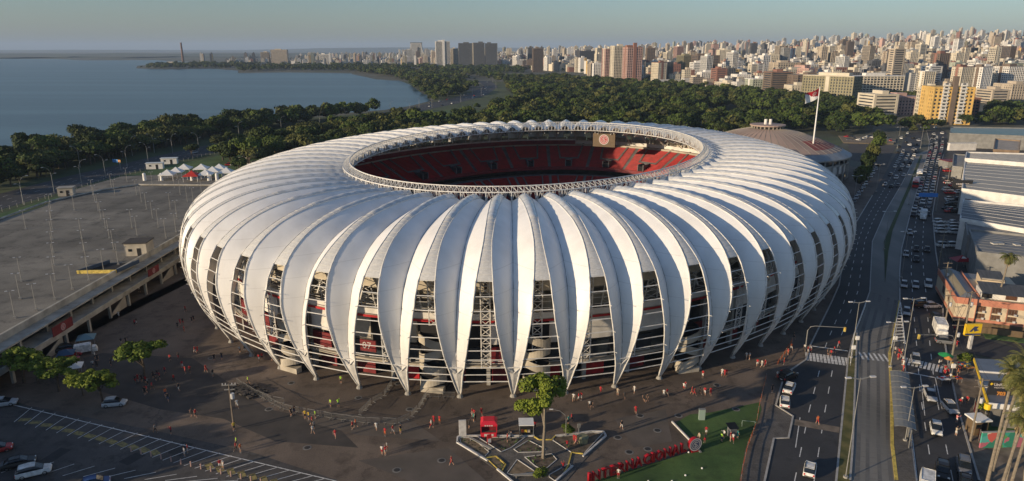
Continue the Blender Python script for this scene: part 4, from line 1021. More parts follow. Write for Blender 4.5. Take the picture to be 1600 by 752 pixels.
# white-roofed boathouse by the shore
p=at(8,262); hut('boathouse',(p.x-8,p.y-2),(34,12,4.5),0,.45,M('wall_white'),M('white_steel'),'long low boathouse with a pale blue-white roof at the lake edge','boathouse',over=1,door=False)
p=at(30,251); hut('kiosk',(p.x,p.y),(14,5,3),0,.4,M('wall_white'),M('concrete'),'small white shed among trees behind the boathouse','shed',door=False)
# chimney on the point, woods behind
p=at(287,103); o=empty('brick_chimney',(p.x,p.y,0),0,label='very tall slender brick chimney on the wooded point across the lake',cat='chimney')
mat('chimney_brick',(.16,.10,.08),.9,var=.2,scale=.1); mb=MB(); mb.cyl((0,0,0),4.6,78,14,r2=2.8); mb.build('shaft',M('chimney_brick'),o,smooth=False); mb=MB(); mb.cyl((0,0,78),3.2,2.4,14,r2=3.2); mb.build('cap',M('chimney_brick'),o)
p=at(270,102.5); hut('old_powerhouse',(p.x,p.y),(34,18,14),0,.1,M('cream_concrete'),M('chimney_brick'),'old pale powerhouse beside the tall chimney','powerhouse',door=False)
# ================================================================= FOREGROUND PLAZA
# parking lot bottom left
poly('parking_lot',[(-80,590),(0,628),(60,637),(240,673),(390,706),(525,750),(640,800),(640,900),(-200,900),(-200,620)],.038,M('asphalt_lot'))
lm=MB()
def lotmark(p,q,wd=.12,m=lm,z=.05): mark(m,p,q,wd,z)
lotmark((20,633),(545,757),.16); 
mat('bay_yellow',(.34,.27,.09),.85,scale=2.,col2=(.14,.12,.06),detail=6)
by=MB()
TOP=[at(20,633),at(235,682),at(545,757)]; BOT=[at(0,645),at(150,688),at(240,712),at(400,752)]
for i in range(28):
    t=i/27; a=at(50+ (545-50)*t, 637+(757-637)*t); b_=at(12+(455-12)*t,646+(765-646)*t)
    b_=at(a and (22+(470-22)*t),(660+(775-660)*t))
    mark(lm,tuple(a),tuple(b_),.12,.05)
    if i<27 and i not in (13,14,15,16):
        c=b_.lerp(a,.16)+Vector((1.3,.0,0)); d=(a-b_).normalized(); n=Vector((-d.y,d.x,0))
        by.add([tuple(c-n*.9-d*.5+Vector((0,0,.05))),tuple(c-n*.9+d*.5+Vector((0,0,.05))),tuple(c+n*.9+d*.5+Vector((0,0,.05))),tuple(c+n*.9-d*.5+Vector((0,0,.05)))],[(0,3,2,1)])
for i in range(12):
    p=at(-30+i*32,752+i*1.5-14); q=at(20+i*32,716+i*3.2); mark(lm,tuple(p),tuple(q),.11,.05)
for i in range(6):
    p=at(60+i*31,760); q=at(110+i*31,725+i*5); 
lm.build('bay_marking',M('paint_white'),kind='stuff'); by.build('bay_block_marking',M('bay_yellow'),kind='stuff')
mat('tar_patch',(.022,.022,.024),.8,var=.2,scale=1.)
for P in ([(185,722),(212,708),(228,712),(200,728)],[(262,708),(285,690),(302,694),(282,714)],[(60,722),(95,700),(112,703),(75,727)]): poly('tar_patch',P,.046,M('tar_patch'))
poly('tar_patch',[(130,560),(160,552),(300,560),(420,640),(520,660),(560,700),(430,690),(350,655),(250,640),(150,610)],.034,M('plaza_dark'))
# dusty worn streaks across the plaza
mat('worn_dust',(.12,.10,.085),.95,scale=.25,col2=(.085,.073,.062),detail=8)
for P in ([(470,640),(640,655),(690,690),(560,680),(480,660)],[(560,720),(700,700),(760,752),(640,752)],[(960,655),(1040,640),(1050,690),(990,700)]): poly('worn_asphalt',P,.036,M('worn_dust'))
# row of short pink-white posts and low chain along the lot
post=MB(); post.cyl((0,0,0),.12,.75,8,r2=.09); post.cyl((0,0,.75),.14,.12,8,r2=.05); pm_=post.mesh('post',mat('post_pink',(.42,.27,.23),.7))
for i in range(17):
    t=i/16; p=at(205+t*250,706+t*62); tag(mobj('bollard',pm_,None,(p.x,p.y,.04)),'short pale pink bollard in the row along the parking bays','bollard','bollards along the parking bays')
# triangular planter island
isl=empty('planter_island',(0,0,0),0,label='triangular planted island with white kerbs and paved cross paths round the tall tree',cat='planter island')
def pl(name,px,z,m,par=isl): mb=MB(); mb.prism([at(*p) for p in px],.0,z); return mb.build(name,m,par)
pl('island_base',[(716,682),(735,681),(860,681),(925,674),(945,675),(947,681),(900,735),(868,772),(845,772),(800,752),(714,692)],.10,M('paving'))
mat('soil',(.11,.085,.06),.95,var=.35,scale=1.2); mat('soil_light',(.17,.13,.085),.95,var=.3,scale=1.2)
beds=[([(747,683),(812,684),(822,682),(798,700),(783,706)],'soil'),([(803,702),(826,688),(853,702),(845,706),(810,707)],'soil'),([(820,714),(862,709),(870,718),(850,735),(836,728)],'soil'),([(808,718),(838,738),(800,742),(792,740)],'soil_light'),([(866,682),(888,681),(925,676),(942,677),(912,709),(893,707),(864,688)],'soil'),([(858,742),(890,724),(893,731),(868,752),(858,745)],'soil'),([(718,684),(738,684),(764,706),(757,714),(720,692)],'soil_light'),([(760,716),(775,713),(790,726),(783,738)],'soil_light')]
for px,mn in beds:
    pl('planting_bed',px,.13,M(mn))
    mb=MB(); P=[at(*p,.16) for p in px]; 
    for a,b_ in zip(P,P[1:]+P[:1]): mb.beam(a,b_,.10,.08)
    mb.build('bed_edge',M('paint_yellow' if px[0] in((760,716),) else 'kerb_white'),isl)
mb=MB(); 
for q in ([(833,681),(842,687),(862,687),(868,681)],[(880,741),(888,727),(893,707)],[(893,707),(911,709)],[(758,716),(775,713),(790,726),(783,738)]):
    for a,b_ in zip(q[:-1],q[1:]): mb.beam(at(*a,.17),at(*b_,.17),.18,.14)
mb.build('yellow_edge',M('paint_yellow'),isl,kind='stuff')
mb=MB()
for q in ([(714,692),(715,683),(722,681)],[(714,691),(762,720)],[(777,733),(800,752),(822,775)],[(722,681),(835,681)],[(868,681),(925,674),(943,674.5),(947,681),(911,713)],[(895,728),(868,752)]):
    P=[at(*p,.19) for p in q]
    for a,b_ in zip(P[:-1],P[1:]): mb.beam(a,b_,.26,.24)
mb.build('outer_kerb',M('kerb_white'),isl)
# grass tufts in the beds
gt=MB(); r=random.Random(9)
for _ in range(160):
    px,_m=beds[r.choice((0,1,2,4,6,7))]; a,b_,c=[at(*p) for p in r.sample(px,3)]; u,v=r.random(),r.random(); 
    if u+v>1: u,v=1-u,1-v
    p=a+(b_-a)*u+(c-a)*v; s=r.uniform(.15,.4); t=r.uniform(0,PI); dx,dy=math.cos(t)*s*.5,math.sin(t)*s*.5
    gt.add([(p.x-dx,p.y-dy,.13),(p.x+dx,p.y+dy,.13),(p.x+dx*.4,p.y+dy*.4,.13+s*.8)],[(0,1,2)])
tag(gt.build('grass_tuft',M('lawn')),None,None,None,'stuff')
put_tree('tall',at(849,717)+Vector((0,0,.1)),1.14,.5,'plaza_tree','tall tree with a bare pale trunk and dense high crown on the triangular island','trees on the plaza')
put_tree('bush',at(888,677)+Vector((0,0,.1)),.55,0,'bush','small round bush at the upper right edge of the triangular island','bushes on the plaza','bush')
put_tree('bush',at(842,748)+Vector((0,0,.1)),.6,2,'bush','small spiky shrub at the near tip of the triangular island','bushes on the plaza','bush')
for (x,y,l) in ((764,700,'grey bench on the left bed of the island'),(775,768,'')):
    if not l: continue
    o=empty('bench',at(750,697)+Vector((0,0,.12)),-.75,label='long grey park bench on the left bed of the triangular island',cat='bench')
    mb=MB(); mb.box((0,0,.45),(5,.45,.08)); mb.build('seat',M('concrete'),o)
    for s in(-2,2): mb=MB(); mb.box((s,0,.2),(.2,.4,.42)); mb.build('leg',M('concrete_dark'),o)
o=empty('bench',at(826,747)+Vector((0,0,.12)),.05,label='grey park bench at the near end of the triangular island',cat='bench')
mb=MB(); mb.box((0,0,.45),(4.4,.5,.08)); mb.build('seat',M('concrete'),o)
for s in(-1.8,1.8): mb=MB(); mb.box((s,0,.2),(.2,.4,.42)); mb.build('leg',M('concrete_dark'),o)
# white totem sign
o=empty('totem_sign',at(723,683),.15,label='blank white upright totem sign at the left corner of the triangular island',cat='sign')
mb=MB(); mb.box((0,0,1.55),(1.15,.35,2.9)); mb.build('panel',M('kerb_white'),o); mb=MB(); mb.box((0,0,.08),(1.5,.7,.16)); mb.build('foot',M('concrete'),o)
o=empty('totem_sign',at(764.5,694)+Vector((0,0,.12)),.3,label='small red and white advertising totem on the island behind the bench',cat='sign')
mb=MB(); mb.box((0,0,.8),(.7,.2,1.5)); mb.build('panel',M('red_paint'),o); mb=MB(); mb.box((0,-.12,.55),(.55,.03,.7)); mb.build('poster',M('kerb_white'),o)
# red kiosk
p=at(764,680); o=empty('red_kiosk',(p.x,p.y+.3,.03),0.02,label='bright red beverage kiosk with counter and white roof lettering above the island',cat='kiosk')
mat('kiosk_red',(.55,.02,.04),.45)
mb=MB(); mb.prism([(-1.35,-1.2),(1.35,-1.2),(1.35,1.2),(-1.35,1.2)],2.05,2.35); mb.grid([[(-1.35,-1.2,2.35),(1.35,-1.2,2.35),(1.35,1.2,2.35),(-1.35,1.2,2.35),(-1.35,-1.2,2.35)],[(-.9,-.7,2.75),(.9,-.7,2.75),(.9,.8,2.75),(-.9,.8,2.75),(-.9,-.7,2.75)]]); mb.sheet([(-.9,-.7,2.75),(.9,-.7,2.75),(.9,.8,2.75),(-.9,.8,2.75)]); mb.build('roof',M('kiosk_red'),o)
mb=MB(); mb.box((0,-1.15,.5),(2.4,.2,.85)); mb.build('counter',M('kiosk_red'),o); mb=MB(); mb.box((0,-1.27,.55),(1.5,.04,.4)); mb.build('counter_panel',M('crest_white'),o)
mb=MB(); mb.box((0,1.1,1.0),(2.5,.1,2.0)); mb.build('back_wall',M('dark_red'),o)
for sx in(-1.25,1.25):
    for sy in(-1.15,1.1): mb=MB(); mb.beam((sx,sy,0),(sx,sy,2.1),.1); mb.build('post',M('kiosk_red'),o)
text_mesh('roof_lettering','BEER',.75,M('crest_white'),o,(0,-1.24,2.24),(PI/2*.6,0,0)) if 0 else None
mb=MB(); 
for i,x in enumerate((-.55,-.2,.15,.5)): mb.box((x,-1.22,2.2),(.24,.05,.2))
mb.build('roof_logo',M('crest_white'),o,kind='stuff')
# food cart with white roof
p=at(822,680); o=empty('food_cart',(p.x,p.y+.2,.03),0.03,label='dark food cart with a flat white roof right of the red kiosk',cat='cart')
mb=MB(); mb.box((0,0,2.25),(2.4,2.3,.12)); mb.build('roof',M('tent_white'),o); mb=MB(); mb.box((0,.1,.8),(2.0,1.2,.9)); mb.build('body',M('plastic_black'),o)
for sx in(-1.1,1.1):
    for sy in(-1,1): mb=MB(); mb.beam((sx,sy,0),(sx,sy,2.2),.08); mb.build('post',M('galv'),o)
for sx in(-.8,.8): t=mobj('wheel',_ty,o,(sx,-.6,.33)); 
for i,(x,col) in enumerate(((-.6,'orange'),(-.1,'yellow'),(.4,'beige'))): mb=MB(); mb.box((x,-.7,1.0),(.4,.3,.35)); mb.build('goods_box',M('cloth_'+col),o)
# machine / generator on the right bed of the island
p=at(911,692); o=empty('concrete_bin',(p.x,p.y,.12),.2,label='squat grey-green utility bin with a post on the right bed of the island',cat='bin')
mb=MB(); mb.cyl((0,0,0),.75,1.0,10,r2=.85); mb.build('drum',mat('olive_drum',(.20,.20,.12),.8,var=.2,scale=2.),o); mb=MB(); mb.cyl((0,0,1.0),.9,.18,10,r2=.7); mb.build('lid',M('olive_drum'),o); mb=MB(); mb.beam((-.6,.5,0),(-.6,.5,2.9),.1); mb.box((-.6,.5,2.7),(.5,.1,.7)); mb.build('sign_post',M('galv'),o,kind='stuff')
# curved park lamp right of the tree
p=at(884,682); o=empty('street_lamp',(p.x,p.y,0.05),PI,label='thin curved lamp post beside the tall plaza tree',cat='street lamp')
mb=MB(); mb.path([(0,0,0),(0,0,3.0),(.2,0,3.8),(1.0,0,4.5),(2.2,0,4.8)],[.14,.11,.1,.08,.07],6); mb.build('pole',M('galv'),o); mb=MB(); mb.box((2.4,0,4.8),(.6,.25,.1)); mb.build('lamp_head',M('lamp_head'),o)
# artificial lawn with letters
lawn=[(1056,661),(1078,648),(1110,645),(1187,629),(1190,640),(1182,665),(1165,700),(1155,752),(1150,860),(900,860),(925,752),(985,735),(1095,702)]
poly('club_lawn',lawn,.04,M('lawn'))
mb=MB(); mb.beam(at(1050,659,.2),at(1079,689,.2),.22,.3); tag(mb.build('low_wall',M('kerb_white')),'straight white low wall running down to the round club emblem','low wall')
mb=MB(); mb.beam(at(1088,699,.1),at(1095,707,.1),.3,.2); tag(mb.build('low_wall',M('galv')),'short grey kerb stub just below the round club emblem','low wall')
A=at(918,758); B=at(1070,708); d=(B-A); rzL=math.atan2(d.y,d.x); L=d.length
o=empty('club_letters',(A.x,A.y,.04),rzL,label='big red standing letters spelling INTERNACIONAL along the edge of the club lawn',cat='letters')
word='INTERNACIONAL'; widths=[.45,1,.95,.9,1,1,1.05,1,.45,1.1,1,1.05,.85]; tot=sum(widths); x=0; mat('letter_red',(.30,.006,.014),.4,var=.1,scale=2.)
SHIFT=0
for ch,wd in zip(word,widths):
    cw=wd/tot*(L+.2); q=text_mesh('letter',ch,2.2,M('letter_red'),o,(x+cw/2,0,1.0),(PI/2,0,0),ext=.22,width=cw*.82,bold=.03); q['label']='red letter '+ch; x+=cw
c=at(1085,707); e=empty('club_emblem',(c.x,c.y+.3,.04),rzL-.12,label='round club emblem disc, standing at the end of the red letters',cat='emblem')
mb=MB(); n=28; rows=[[(1.1*math.cos(2*PI*i/n),y,1.3+1.1*math.sin(2*PI*i/n)) for i in range(n+1)] for y in(-.3,.3)]; mb.grid(rows,flip=True); mb.add(rows[1][:-1],[tuple(range(n))]); mb.build('disc',M('letter_red'),e)
mat('emblem_blue',(.05,.06,.13),.5); crest(e,(0,-.29,1.3),1.09,depth=.04,back='emblem_blue')
mb=MB(); mb.box((0,0,.1),(1.2,.7,.24)); mb.build('foot',M('letter_red'),e)
# white floodlight spheres on the lawn
for i,(x,y) in enumerate([(1076,707),(1097,732),(1071,743),(1050,752),(1013,752)]):
    p=at(x,y,.1); mb=MB(); mb.cyl((0,0,0),.12,.1,8,r2=.16); mb.cyl((0,0,.1),.16,.12,8,r2=.06); o=mb.build('lawn_light',M('tent_white')); o.location=(p.x,p.y,.04); tag(o,'small white ground light on the club lawn in front of the red letters','light','ground lights on the club lawn')
# loudspeaker/camera stand on the lawn and clear cabinet
p=at(1143,682); o=empty('covered_stand',(p.x,p.y,.05),.3,label='dark covered equipment stand with a tilted tarp beside the group on the lawn',cat='equipment stand')
mb=MB(); mb.add([(-.9,-.6,1.7),(.9,-.6,1.5),(1.0,.8,1.9),(-.8,.8,2.1)],[(0,1,2,3),(3,2,1,0)]); mb.build('tarp',M('plastic_black'),o); mb=MB(); mb.box((0,0,.8),(1.2,.9,1.5)); mb.build('case',M('paint_grey'),o)
p=at(1096,656); o=empty('glass_cabinet',(p.x,p.y,.05),0,label='pale upright cabinet standing alone on the far side of the lawn',cat='cabinet')
mb=MB(); mb.box((0,0,.95),(1.0,.5,1.9)); mb.build('cabinet',mat('pale_green_glass',(.25,.33,.29),.3),o); mb=MB(); mb.box((0,0,1.93),(1.1,.6,.06)); mb.build('top',M('galv'),o)
p=at(1169,668); o=empty('net_goal',(p.x,p.y,.05),-.2,label='small white folding frame at the right edge of the lawn',cat='frame')
mb=MB(); 
for s in(-1.0,1.0): mb.beam((s,0,0),(s,0,1.1),.05); mb.beam((s,0,1.1),(s,.8,0),.04)
mb.beam((-1.0,0,1.1),(1.0,0,1.1),.05); mb.build('frame',M('pale_green_glass'),o)
# orange plastic mesh fence
def net_fence(name,pts,label,h=1.0,m='orange_net',n=None):
    P=[at(*p) for p in pts]; o=empty(name,P[0],0,label=label,cat='fence'); O=P[0]
    for a,b_ in zip(P[:-1],P[1:]):
        L=(b_-a).length; k=max(1,int(L/2.2)); 
        for i in range(k):
            p=a.lerp(b_,i/k)-O; q=a.lerp(b_,(i+1)/k)-O; mb=MB()
            for j in range(2): mb.beam(p+Vector((0,0,.35+j*h*.5)),q+Vector((0,0,.35+j*h*.5)),.04,.10)
            for j in range(3): s=p.lerp(q,j/3); mb.beam(s+Vector((0,0,.1)),s+Vector((0,0,h)),.04)
            mb.build('net_panel',M(m),o,kind='stuff')
            mb=MB(); mb.beam(p,p+Vector((0,0,h+.1)),.07); mb.build('post',M('galv'),o)
net_fence('net_fence',[(1187,632),(1181,668),(1168,700),(1160,735),(1155,770)],'sagging orange plastic net fence along the right edge of the club lawn')
net_fence('net_fence',[(1197,592),(1192,612),(1188,630)],'orange plastic net fence between the lawn and the avenue corner')
net_fence('net_fence',[(1238,535),(1228,552),(1214,572)],'orange plastic net fence by the avenue crosswalk')
# crowd barriers
def barrier_mesh():
    mb=MB(); mb.beam((-1.1,0,.15),(1.1,0,.15),.035); mb.beam((-1.1,0,1.1),(1.1,0,1.1),.045)
    for i in range(12): x=-1.1+i*.2; mb.beam((x,0,.15),(x,0,1.1),.02)
    return mb.mesh('barrier_grille',mat('barrier_steel',(.20,.20,.195),.6,.2,var=.2,scale=3.))
_bm=barrier_mesh(); _bf=MB(); _bf.beam((0,-.35,.04),(0,.35,.04),.06); _bf=_bf.mesh('foot',M('galv'))
bl=[[(405,620),(440,640),(480,648),(520,655),(570,662),(622,663),(640,655),(655,640),(665,622),(668,619)],[(668,621),(712,622)],[(562,650),(580,632),(600,620),(612,602)],[(370,600),(400,618),(425,628),(447,632)]]
k=0
for L in bl:
    P=[at(*p) for p in L]
    for a,b_ in zip(P[:-1],P[1:]):
        n=max(1,round((b_-a).length/2.3))
        for i in range(n):
            c=a.lerp(b_,(i+.5)/n); dd=b_-a; o=empty('crowd_barrier',(c.x,c.y,.03),math.atan2(dd.y,dd.x)+random.uniform(-.08,.08),label='grey steel crowd barrier in the winding line before the stadium legs',cat='barrier',group='steel crowd barriers in the winding line')
            mobj('grille',_bm,o); mobj('foot',_bf,o,(-.8,0,0)); mobj('foot',_bf,o,(.8,0,0)); k+=1
# timber pole with transformer
p=at(366,671); o=empty('utility_pole',(p.x,p.y,0),.1,label='dark wooden utility pole with crossarms and white transformer on the left plaza',cat='utility pole')
mb=MB(); mb.path([(0,0,0),(0,0,4),(0,0,8.2)],[.34,.28,.22],7); mb.build('pole',M('wood_pole'),o)
for z,l in((8.0,2.2),(7.2,1.6)): mb=MB(); mb.box((0,0,z),(l,.14,.14)); mb.build('crossarm',M('galv'),o)
mb=MB(); mb.cyl((.35,0,5.6),.32,.9,10); mb.build('transformer',M('lamp_head'),o)
for x in(-1,-.5,.5,1): mb=MB(); mb.cyl((x,0,8.05),.06,.3,6); mb.build('insulator',M('lamp_head'),o)
# dark dug-up mound
for (x,y,a,b_,lab) in ((385,612,7,3,'dark heap of soil and cut branches on the plaza left of the barriers'),):
    p=at(x,y); mb=MB(); r=random.Random(4)
    for _ in range(160):
        q=(r.gauss(0,a/4.5),r.gauss(0,b_/4.5)); mb.box((q[0],q[1],.15+r.random()*.4*math.exp(-(q[0]/a)**2*4)),(r.uniform(.3,1.1),r.uniform(.2,.7),r.uniform(.1,.5)),r.uniform(0,PI))
    o=mb.build('soil_heap',M('plaza_dark'),kind='stuff'); o.location=(p.x,p.y,0); o.rotation_euler=(0,0,-.35)
# trees on the left plaza
for (x,y,s,k,l) in ((226,592,1.35,0,'bright green young tree standing alone among people on the left plaza'),(38,598,1.25,1,'dark green tree at the left photo edge below the parking deck'),(92,612,1.15,2,'bushy bright green tree in the middle of the left clump'),(130,618,.85,0,'low green tree between the food stalls and the clump'),(160,628,1.05,1,'spreading yellow-green tree at the right end of the left clump'),(60,600,1.0,0,'tree with pale crown behind the left clump')):
    put_tree('plaza%d'%k,at(x,y)+Vector((0,0,.02)),s*1.12,x*.7,'plaza_tree',l,'trees on the plaza',sz=s*.92)
# food stalls / blue-roofed truck among trees
p=at(136,552); car('truck','white',(p.x,p.y,.04),.5,'white light truck with a blue-topped box beside the stalls on the left plaza',2,'box_truck','vehicles on the plaza').scale=(.6,.7,.65)
def gazebo(px,py,col,label,s=1.5,rz=.4):
    p=at(px,py); o=empty('stall_tent',(p.x,p.y,.03),rz,label=label,cat='stall',group='stalls on the left plaza')
    mb=MB(); rows=[[(-s,-s,2.1),(s,-s,2.1),(s,s,2.1),(-s,s,2.1),(-s,-s,2.1)],[(-.1,-.1,2.9),(.1,-.1,2.9),(.1,.1,2.9),(-.1,.1,2.9),(-.1,-.1,2.9)]]; mb.grid(rows); mb.build('canopy',M(col),o)
    for a in(-1,1):
        for b_ in(-1,1): mb=MB(); mb.beam((a*s*.95,b_*s*.95,0),(a*s*.95,b_*s*.95,2.15),.07); mb.build('post',M('galv'),o)
    mb=MB(); mb.box((0,-s*.5,.45),(s*1.3,.6,.9)); mb.build('counter',M('wood_pole'),o)
mat('canvas_blue',(.03,.07,.14),.8); mat('canvas_pink',(.35,.03,.10),.8); mat('canvas_teal',(.12,.22,.26),.7)
gazebo(106,567,'canvas_blue','dark blue canopy stall among the cars left of the lone tree'); gazebo(112,579,'canvas_pink','pink canopy stall beside the bushy tree'); gazebo(118,588,'tent_white','white canopy stall under the bushy tree'); gazebo(137,542,'canvas_teal','teal-blue canopy stall behind the white truck',1.7)
for (x,y,k,c,a,l) in ((112,557,'hatch','red',.5,'small red car parked beside the blue stall'),(104,548,'sedan','black',.6,'black car parked behind the stalls near the deck'),(180,634,'hatch','silver',.2,'silver motor vehicle parked behind the right clump tree'),
    (5,634,'sedan','silver',.35,'silver car parked at the left end of the upper bays'),(-2,706,'hatch','red',.5,'red car cut off by the left photo edge'),(30,728,'sedan','black',.52,'dark blue-black sedan parked next to the white SUV'),(54,742,'suv','white',.5,'white SUV parked in the bottom left parking lot'),(150,760,'hatch','blue',.5,'pale blue car cut off by the bottom edge of the parking lot')):
    p=at(x,y); car(k,c,(p.x,p.y,.05),a,l,2,group='cars parked on the plaza and lot')
# people: px, py of the feet, shirt, pants, pose, woman, context
PP=[]
def crowd(ctx,lst):
    for t in lst: PP.append((ctx,)+t)
crowd('near the red kiosk',[(705.6,728,'red','red','walk',1),(738,652,'red','white','stand',0),(741,653,'red','beige','walk',1),(752,650,'red','red','walk',0),(733,670,'black','black','talk',0),(740,660,'teal','black','stand',0),(743,659,'black','black','phone',1),(832,676,'black','navy','stand',0),(836,672,'red','black','talk',0),(799,689,'grey','black','phone',0),(793,692,'red','black','stand',1),(897,693,'red','red','stand',0),(900,695,'red','pink','walk',1),(886,702,'red','black','phone',0),(880,737,'red','navy','phone',1),(888,664,'teal','black','stand',0),(893,660,'red','black','walk',0)])
crowd('right of the tall tree',[(896,628,'white','beige','walk2',0),(904,627,'red','white','walk',0),(908,626,'red','white','stand',1),(938.5,616,'red','red','walk',0),(921,639,'white','black','walk',0),(925,638,'black','black','walk2',0),(965,619,'beige','beige','stand',0),(976,625,'black','black','walk',0),(991,615,'white','white','walk',1),(993,647,'red','red','walk',0),(971,671,'black','white','walk',0),(1006,628,'black','black','walk',0),(1011,629,'black','black','walk2',0),(1037,621,'white','white','stand',1),(1042,620,'red','beige','walk',0),(1068,611,'white','red','talk',0),(1071,609,'red','white','stand',0),(1081,617,'red','red','walk2',0),(1085,619,'red','red','walk',1),(1093,617,'black','black','walk',0),(1101,618,'red','white','walk',0),(1110,619,'red','red','walk',1),(1098,591,'red','white','stand',0),(1132,590,'red','red','walk',0),(1128,588,'white','white','walk2',0),(1135,589,'red','black','walk',1)])
crowd('on the club lawn',[(1103,680,'red','white','stand',0),(1092,691,'beige','black','stand',0),(1101,693,'black','red','phone',0),(1093,700,'navy','black','talk',0),(1127,691,'hiviz','navy','stand',0),(1131,686,'white','black','talk',0),(1141,690,'red','beige','stand',0),(1145,692,'white','red','walk',1),(1152,686,'teal','teal','stand',0),(966,748,'white','red','stand',1)])
crowd('beside the crowd barriers',[(517,637,'hiviz','navy','stand',0),(529,637,'hiviz','navy','talk',0),(388,601,'hiviz','black','walk',0),(533,600,'hiviz','black','stand',0),(455,651,'black','black','stand',0),(460,648,'black','navy','talk',0),(477,655,'yellow','black','stand',0),(483,657,'yellow','navy','phone',0),(493,655,'hiviz','black','stand',0),(488,665,'red','black','walk',1),(489,679,'white','grey','walk',0),(491,672,'grey','black','stand',0),(524,685,'red','pink','walk',0),(551,672,'red','black','stand',0),(556,669,'orange','black','walk',1),(588,673,'white','white','walk',0),(602,682,'red','orange','stand',0),(614,679,'red','white','walk',1),(626,678,'black','yellow','stand',0),(597,711,'white','red','talk',0),(602,712,'red','beige','phone',1),(605,705,'grey','black','stand',0),(674,670,'white','red','walk',1),(678,663,'red','red','walk',0),(687,663,'red','orange','stand',1)])
crowd('on the left plaza',[(228,600,'red','black','stand',0),(222,598,'black','black','talk',0),(231,603,'grey','black','phone',0),(238,610,'red','black','walk',0),(216,597,'red','red','stand',0),(212,599,'black','red','walk',1),(240,592,'black','black','stand',0),(246,590,'black','navy','phone',0),(250,594,'red','black','talk',0),(244,596,'black','black','stand',1),(258,585,'red','navy','walk',0),(266,565,'red','black','walk',0),(279,562,'black','red','walk',1),(285,576,'red','white','walk',0),(290,585,'red','red','talk',0),(297,584,'red','black','walk',1),(272,598,'red','black','walk',0),(280,612,'black','white','walk2',0),(259,620,'orange','navy','stand',0),(263,628,'black','jeans','walk',0),(230,615,'red','black','talk',0),(227,618,'black','black','stand',0),(300,652,'black','black','walk',0),(306,653,'red','black','walk2',1),(190,540,'black','beige','stand',0),(197,538,'black','black','walk',0),(174,573,'black','black','stand',0),(178,568,'red','white','walk',1),(146,575,'white','black','talk',0),(152,575,'black','black','stand',0),(149,562,'white','black','phone',0),(153,566,'black','black','walk',1),(243,677,'grey','black','walk',0),(268,680,'red','black','phone',0),(289,714,'white','white','stand',0),(294,709,'red','white','stand',0),(371,638,'white','white','walk',0),(366,674,'yellow','black','stand',0),(370,697,'hiviz','black','stand',0),(369,706,'red','black','walk',1),(376,708,'orange','grey','stand',0),(344,733,'red','white','phone',0),(349,733,'white','white','stand',1),(333,590,'black','beige','stand',0)])
crowd('by the left stadium legs',[(186,497,'white','white','walk',0),(218,458,'white','black','walk',0),(211,510,'red','black','talk',0),(214,508,'black','white','stand',1),(278,514,'black','black','stand',0),(282,509,'red','red','walk',0),(286,508,'black','red','walk',1),(300,505,'black','black','walk',0),(303,503,'black','black','stand',0),(305,553,'red','white','walk',0),(309,552,'red','red','walk2',1),(290,488,'red','black','walk',0),(335,565,'black','black','stand',0),(347,563,'black','navy','walk',0),(322,582,'red','red','walk',1),(375,552,'white','black','stand',0),(383,551,'black','white','walk',0),(405,565,'red','white','walk',0),(410,563,'red','black','talk',1),(425,565,'orange','black','stand',0),(288,520,'red','red','stand',0)])
crowd('at the avenue crosswalk',[(1262,553,'red','white','stand',0),(1266,552,'white','red','walk',1),(1257,549,'white','black','walk',0),(1298,558,'red','black','walk',0),(1303,553,'red','navy','walk2',1),(1294,556,'black','black','walk',0),(1310,544,'red','black','walk',0),(1220,590,'red','black','stand',0),(1214,592,'white','red','walk',0),(1195,574,'red','red','walk',0),(1190,575,'white','white','walk',1),(1183,573,'red','white','walk2',0),(1225,570,'orange','red','stand',0),(1231,556,'red','orange','stand',1),(1236,548,'orange','white','walk',0),(1166,562,'white','beige','walk',0),(1171,563,'white','black','stand',0),(1277,664,'orange','red','walk',0),(1206,614,'black','black','stand',0),(1240,531,'black','black','walk',0)])
rp_=random.Random(11)
for (ctx,x,y,sh,pa,po,fm) in PP:
    p=at(x,y); person((p.x,p.y,.035),sh,pa,po,rp_.uniform(0,2*PI),ctx,fm,rp_.uniform(.97,1.06),rp_.random()<.3)
# unseen big trees added south-west of the lot to cast shade over bays and plaza
for i,(x,y,s) in enumerate([(-84,62,1.3),(-92,74,1.35),(-100,84,1.4),(-76,52,1.3),(-104,60,1.3),(-68,44,1.3),(-88,40,1.2),(-56,36,1.3),(-112,74,1.4),(-44,30,1.2)]):
    put_tree('park%d'%(i%6),(x,y,0),s,i,'street_tree','large spreading tree west of the parking lot outside the picture','trees west of the parking lot')

# manhole covers, cracked patches
mb=MB(); mb.cyl((0,0,0),.45,.03,14); _mh=mb.mesh('manhole',M('plastic_black')); mb=MB(); mb.cyl((0,0,0),.7,.012,16); _mr=mb.mesh('concrete_collar',M('concrete_dark'))
for i,(x,y) in enumerate([(965,684),(983,707),(1027,673),(1000,650),(1012,702),(455,599),(622,600),(640,640),(420,640),(330,560),(260,540),(560,622),(690,720),(620,735),(480,700),(1120,602),(1150,640),(1060,650)]):
    p=at(x,y); o=empty('manhole',(p.x,p.y,.036),0,label='round dark manhole cover with a concrete collar set in the plaza',cat='manhole',group='manhole covers on the plaza'); mobj('cover',_mh,o); mobj('collar',_mr,o)
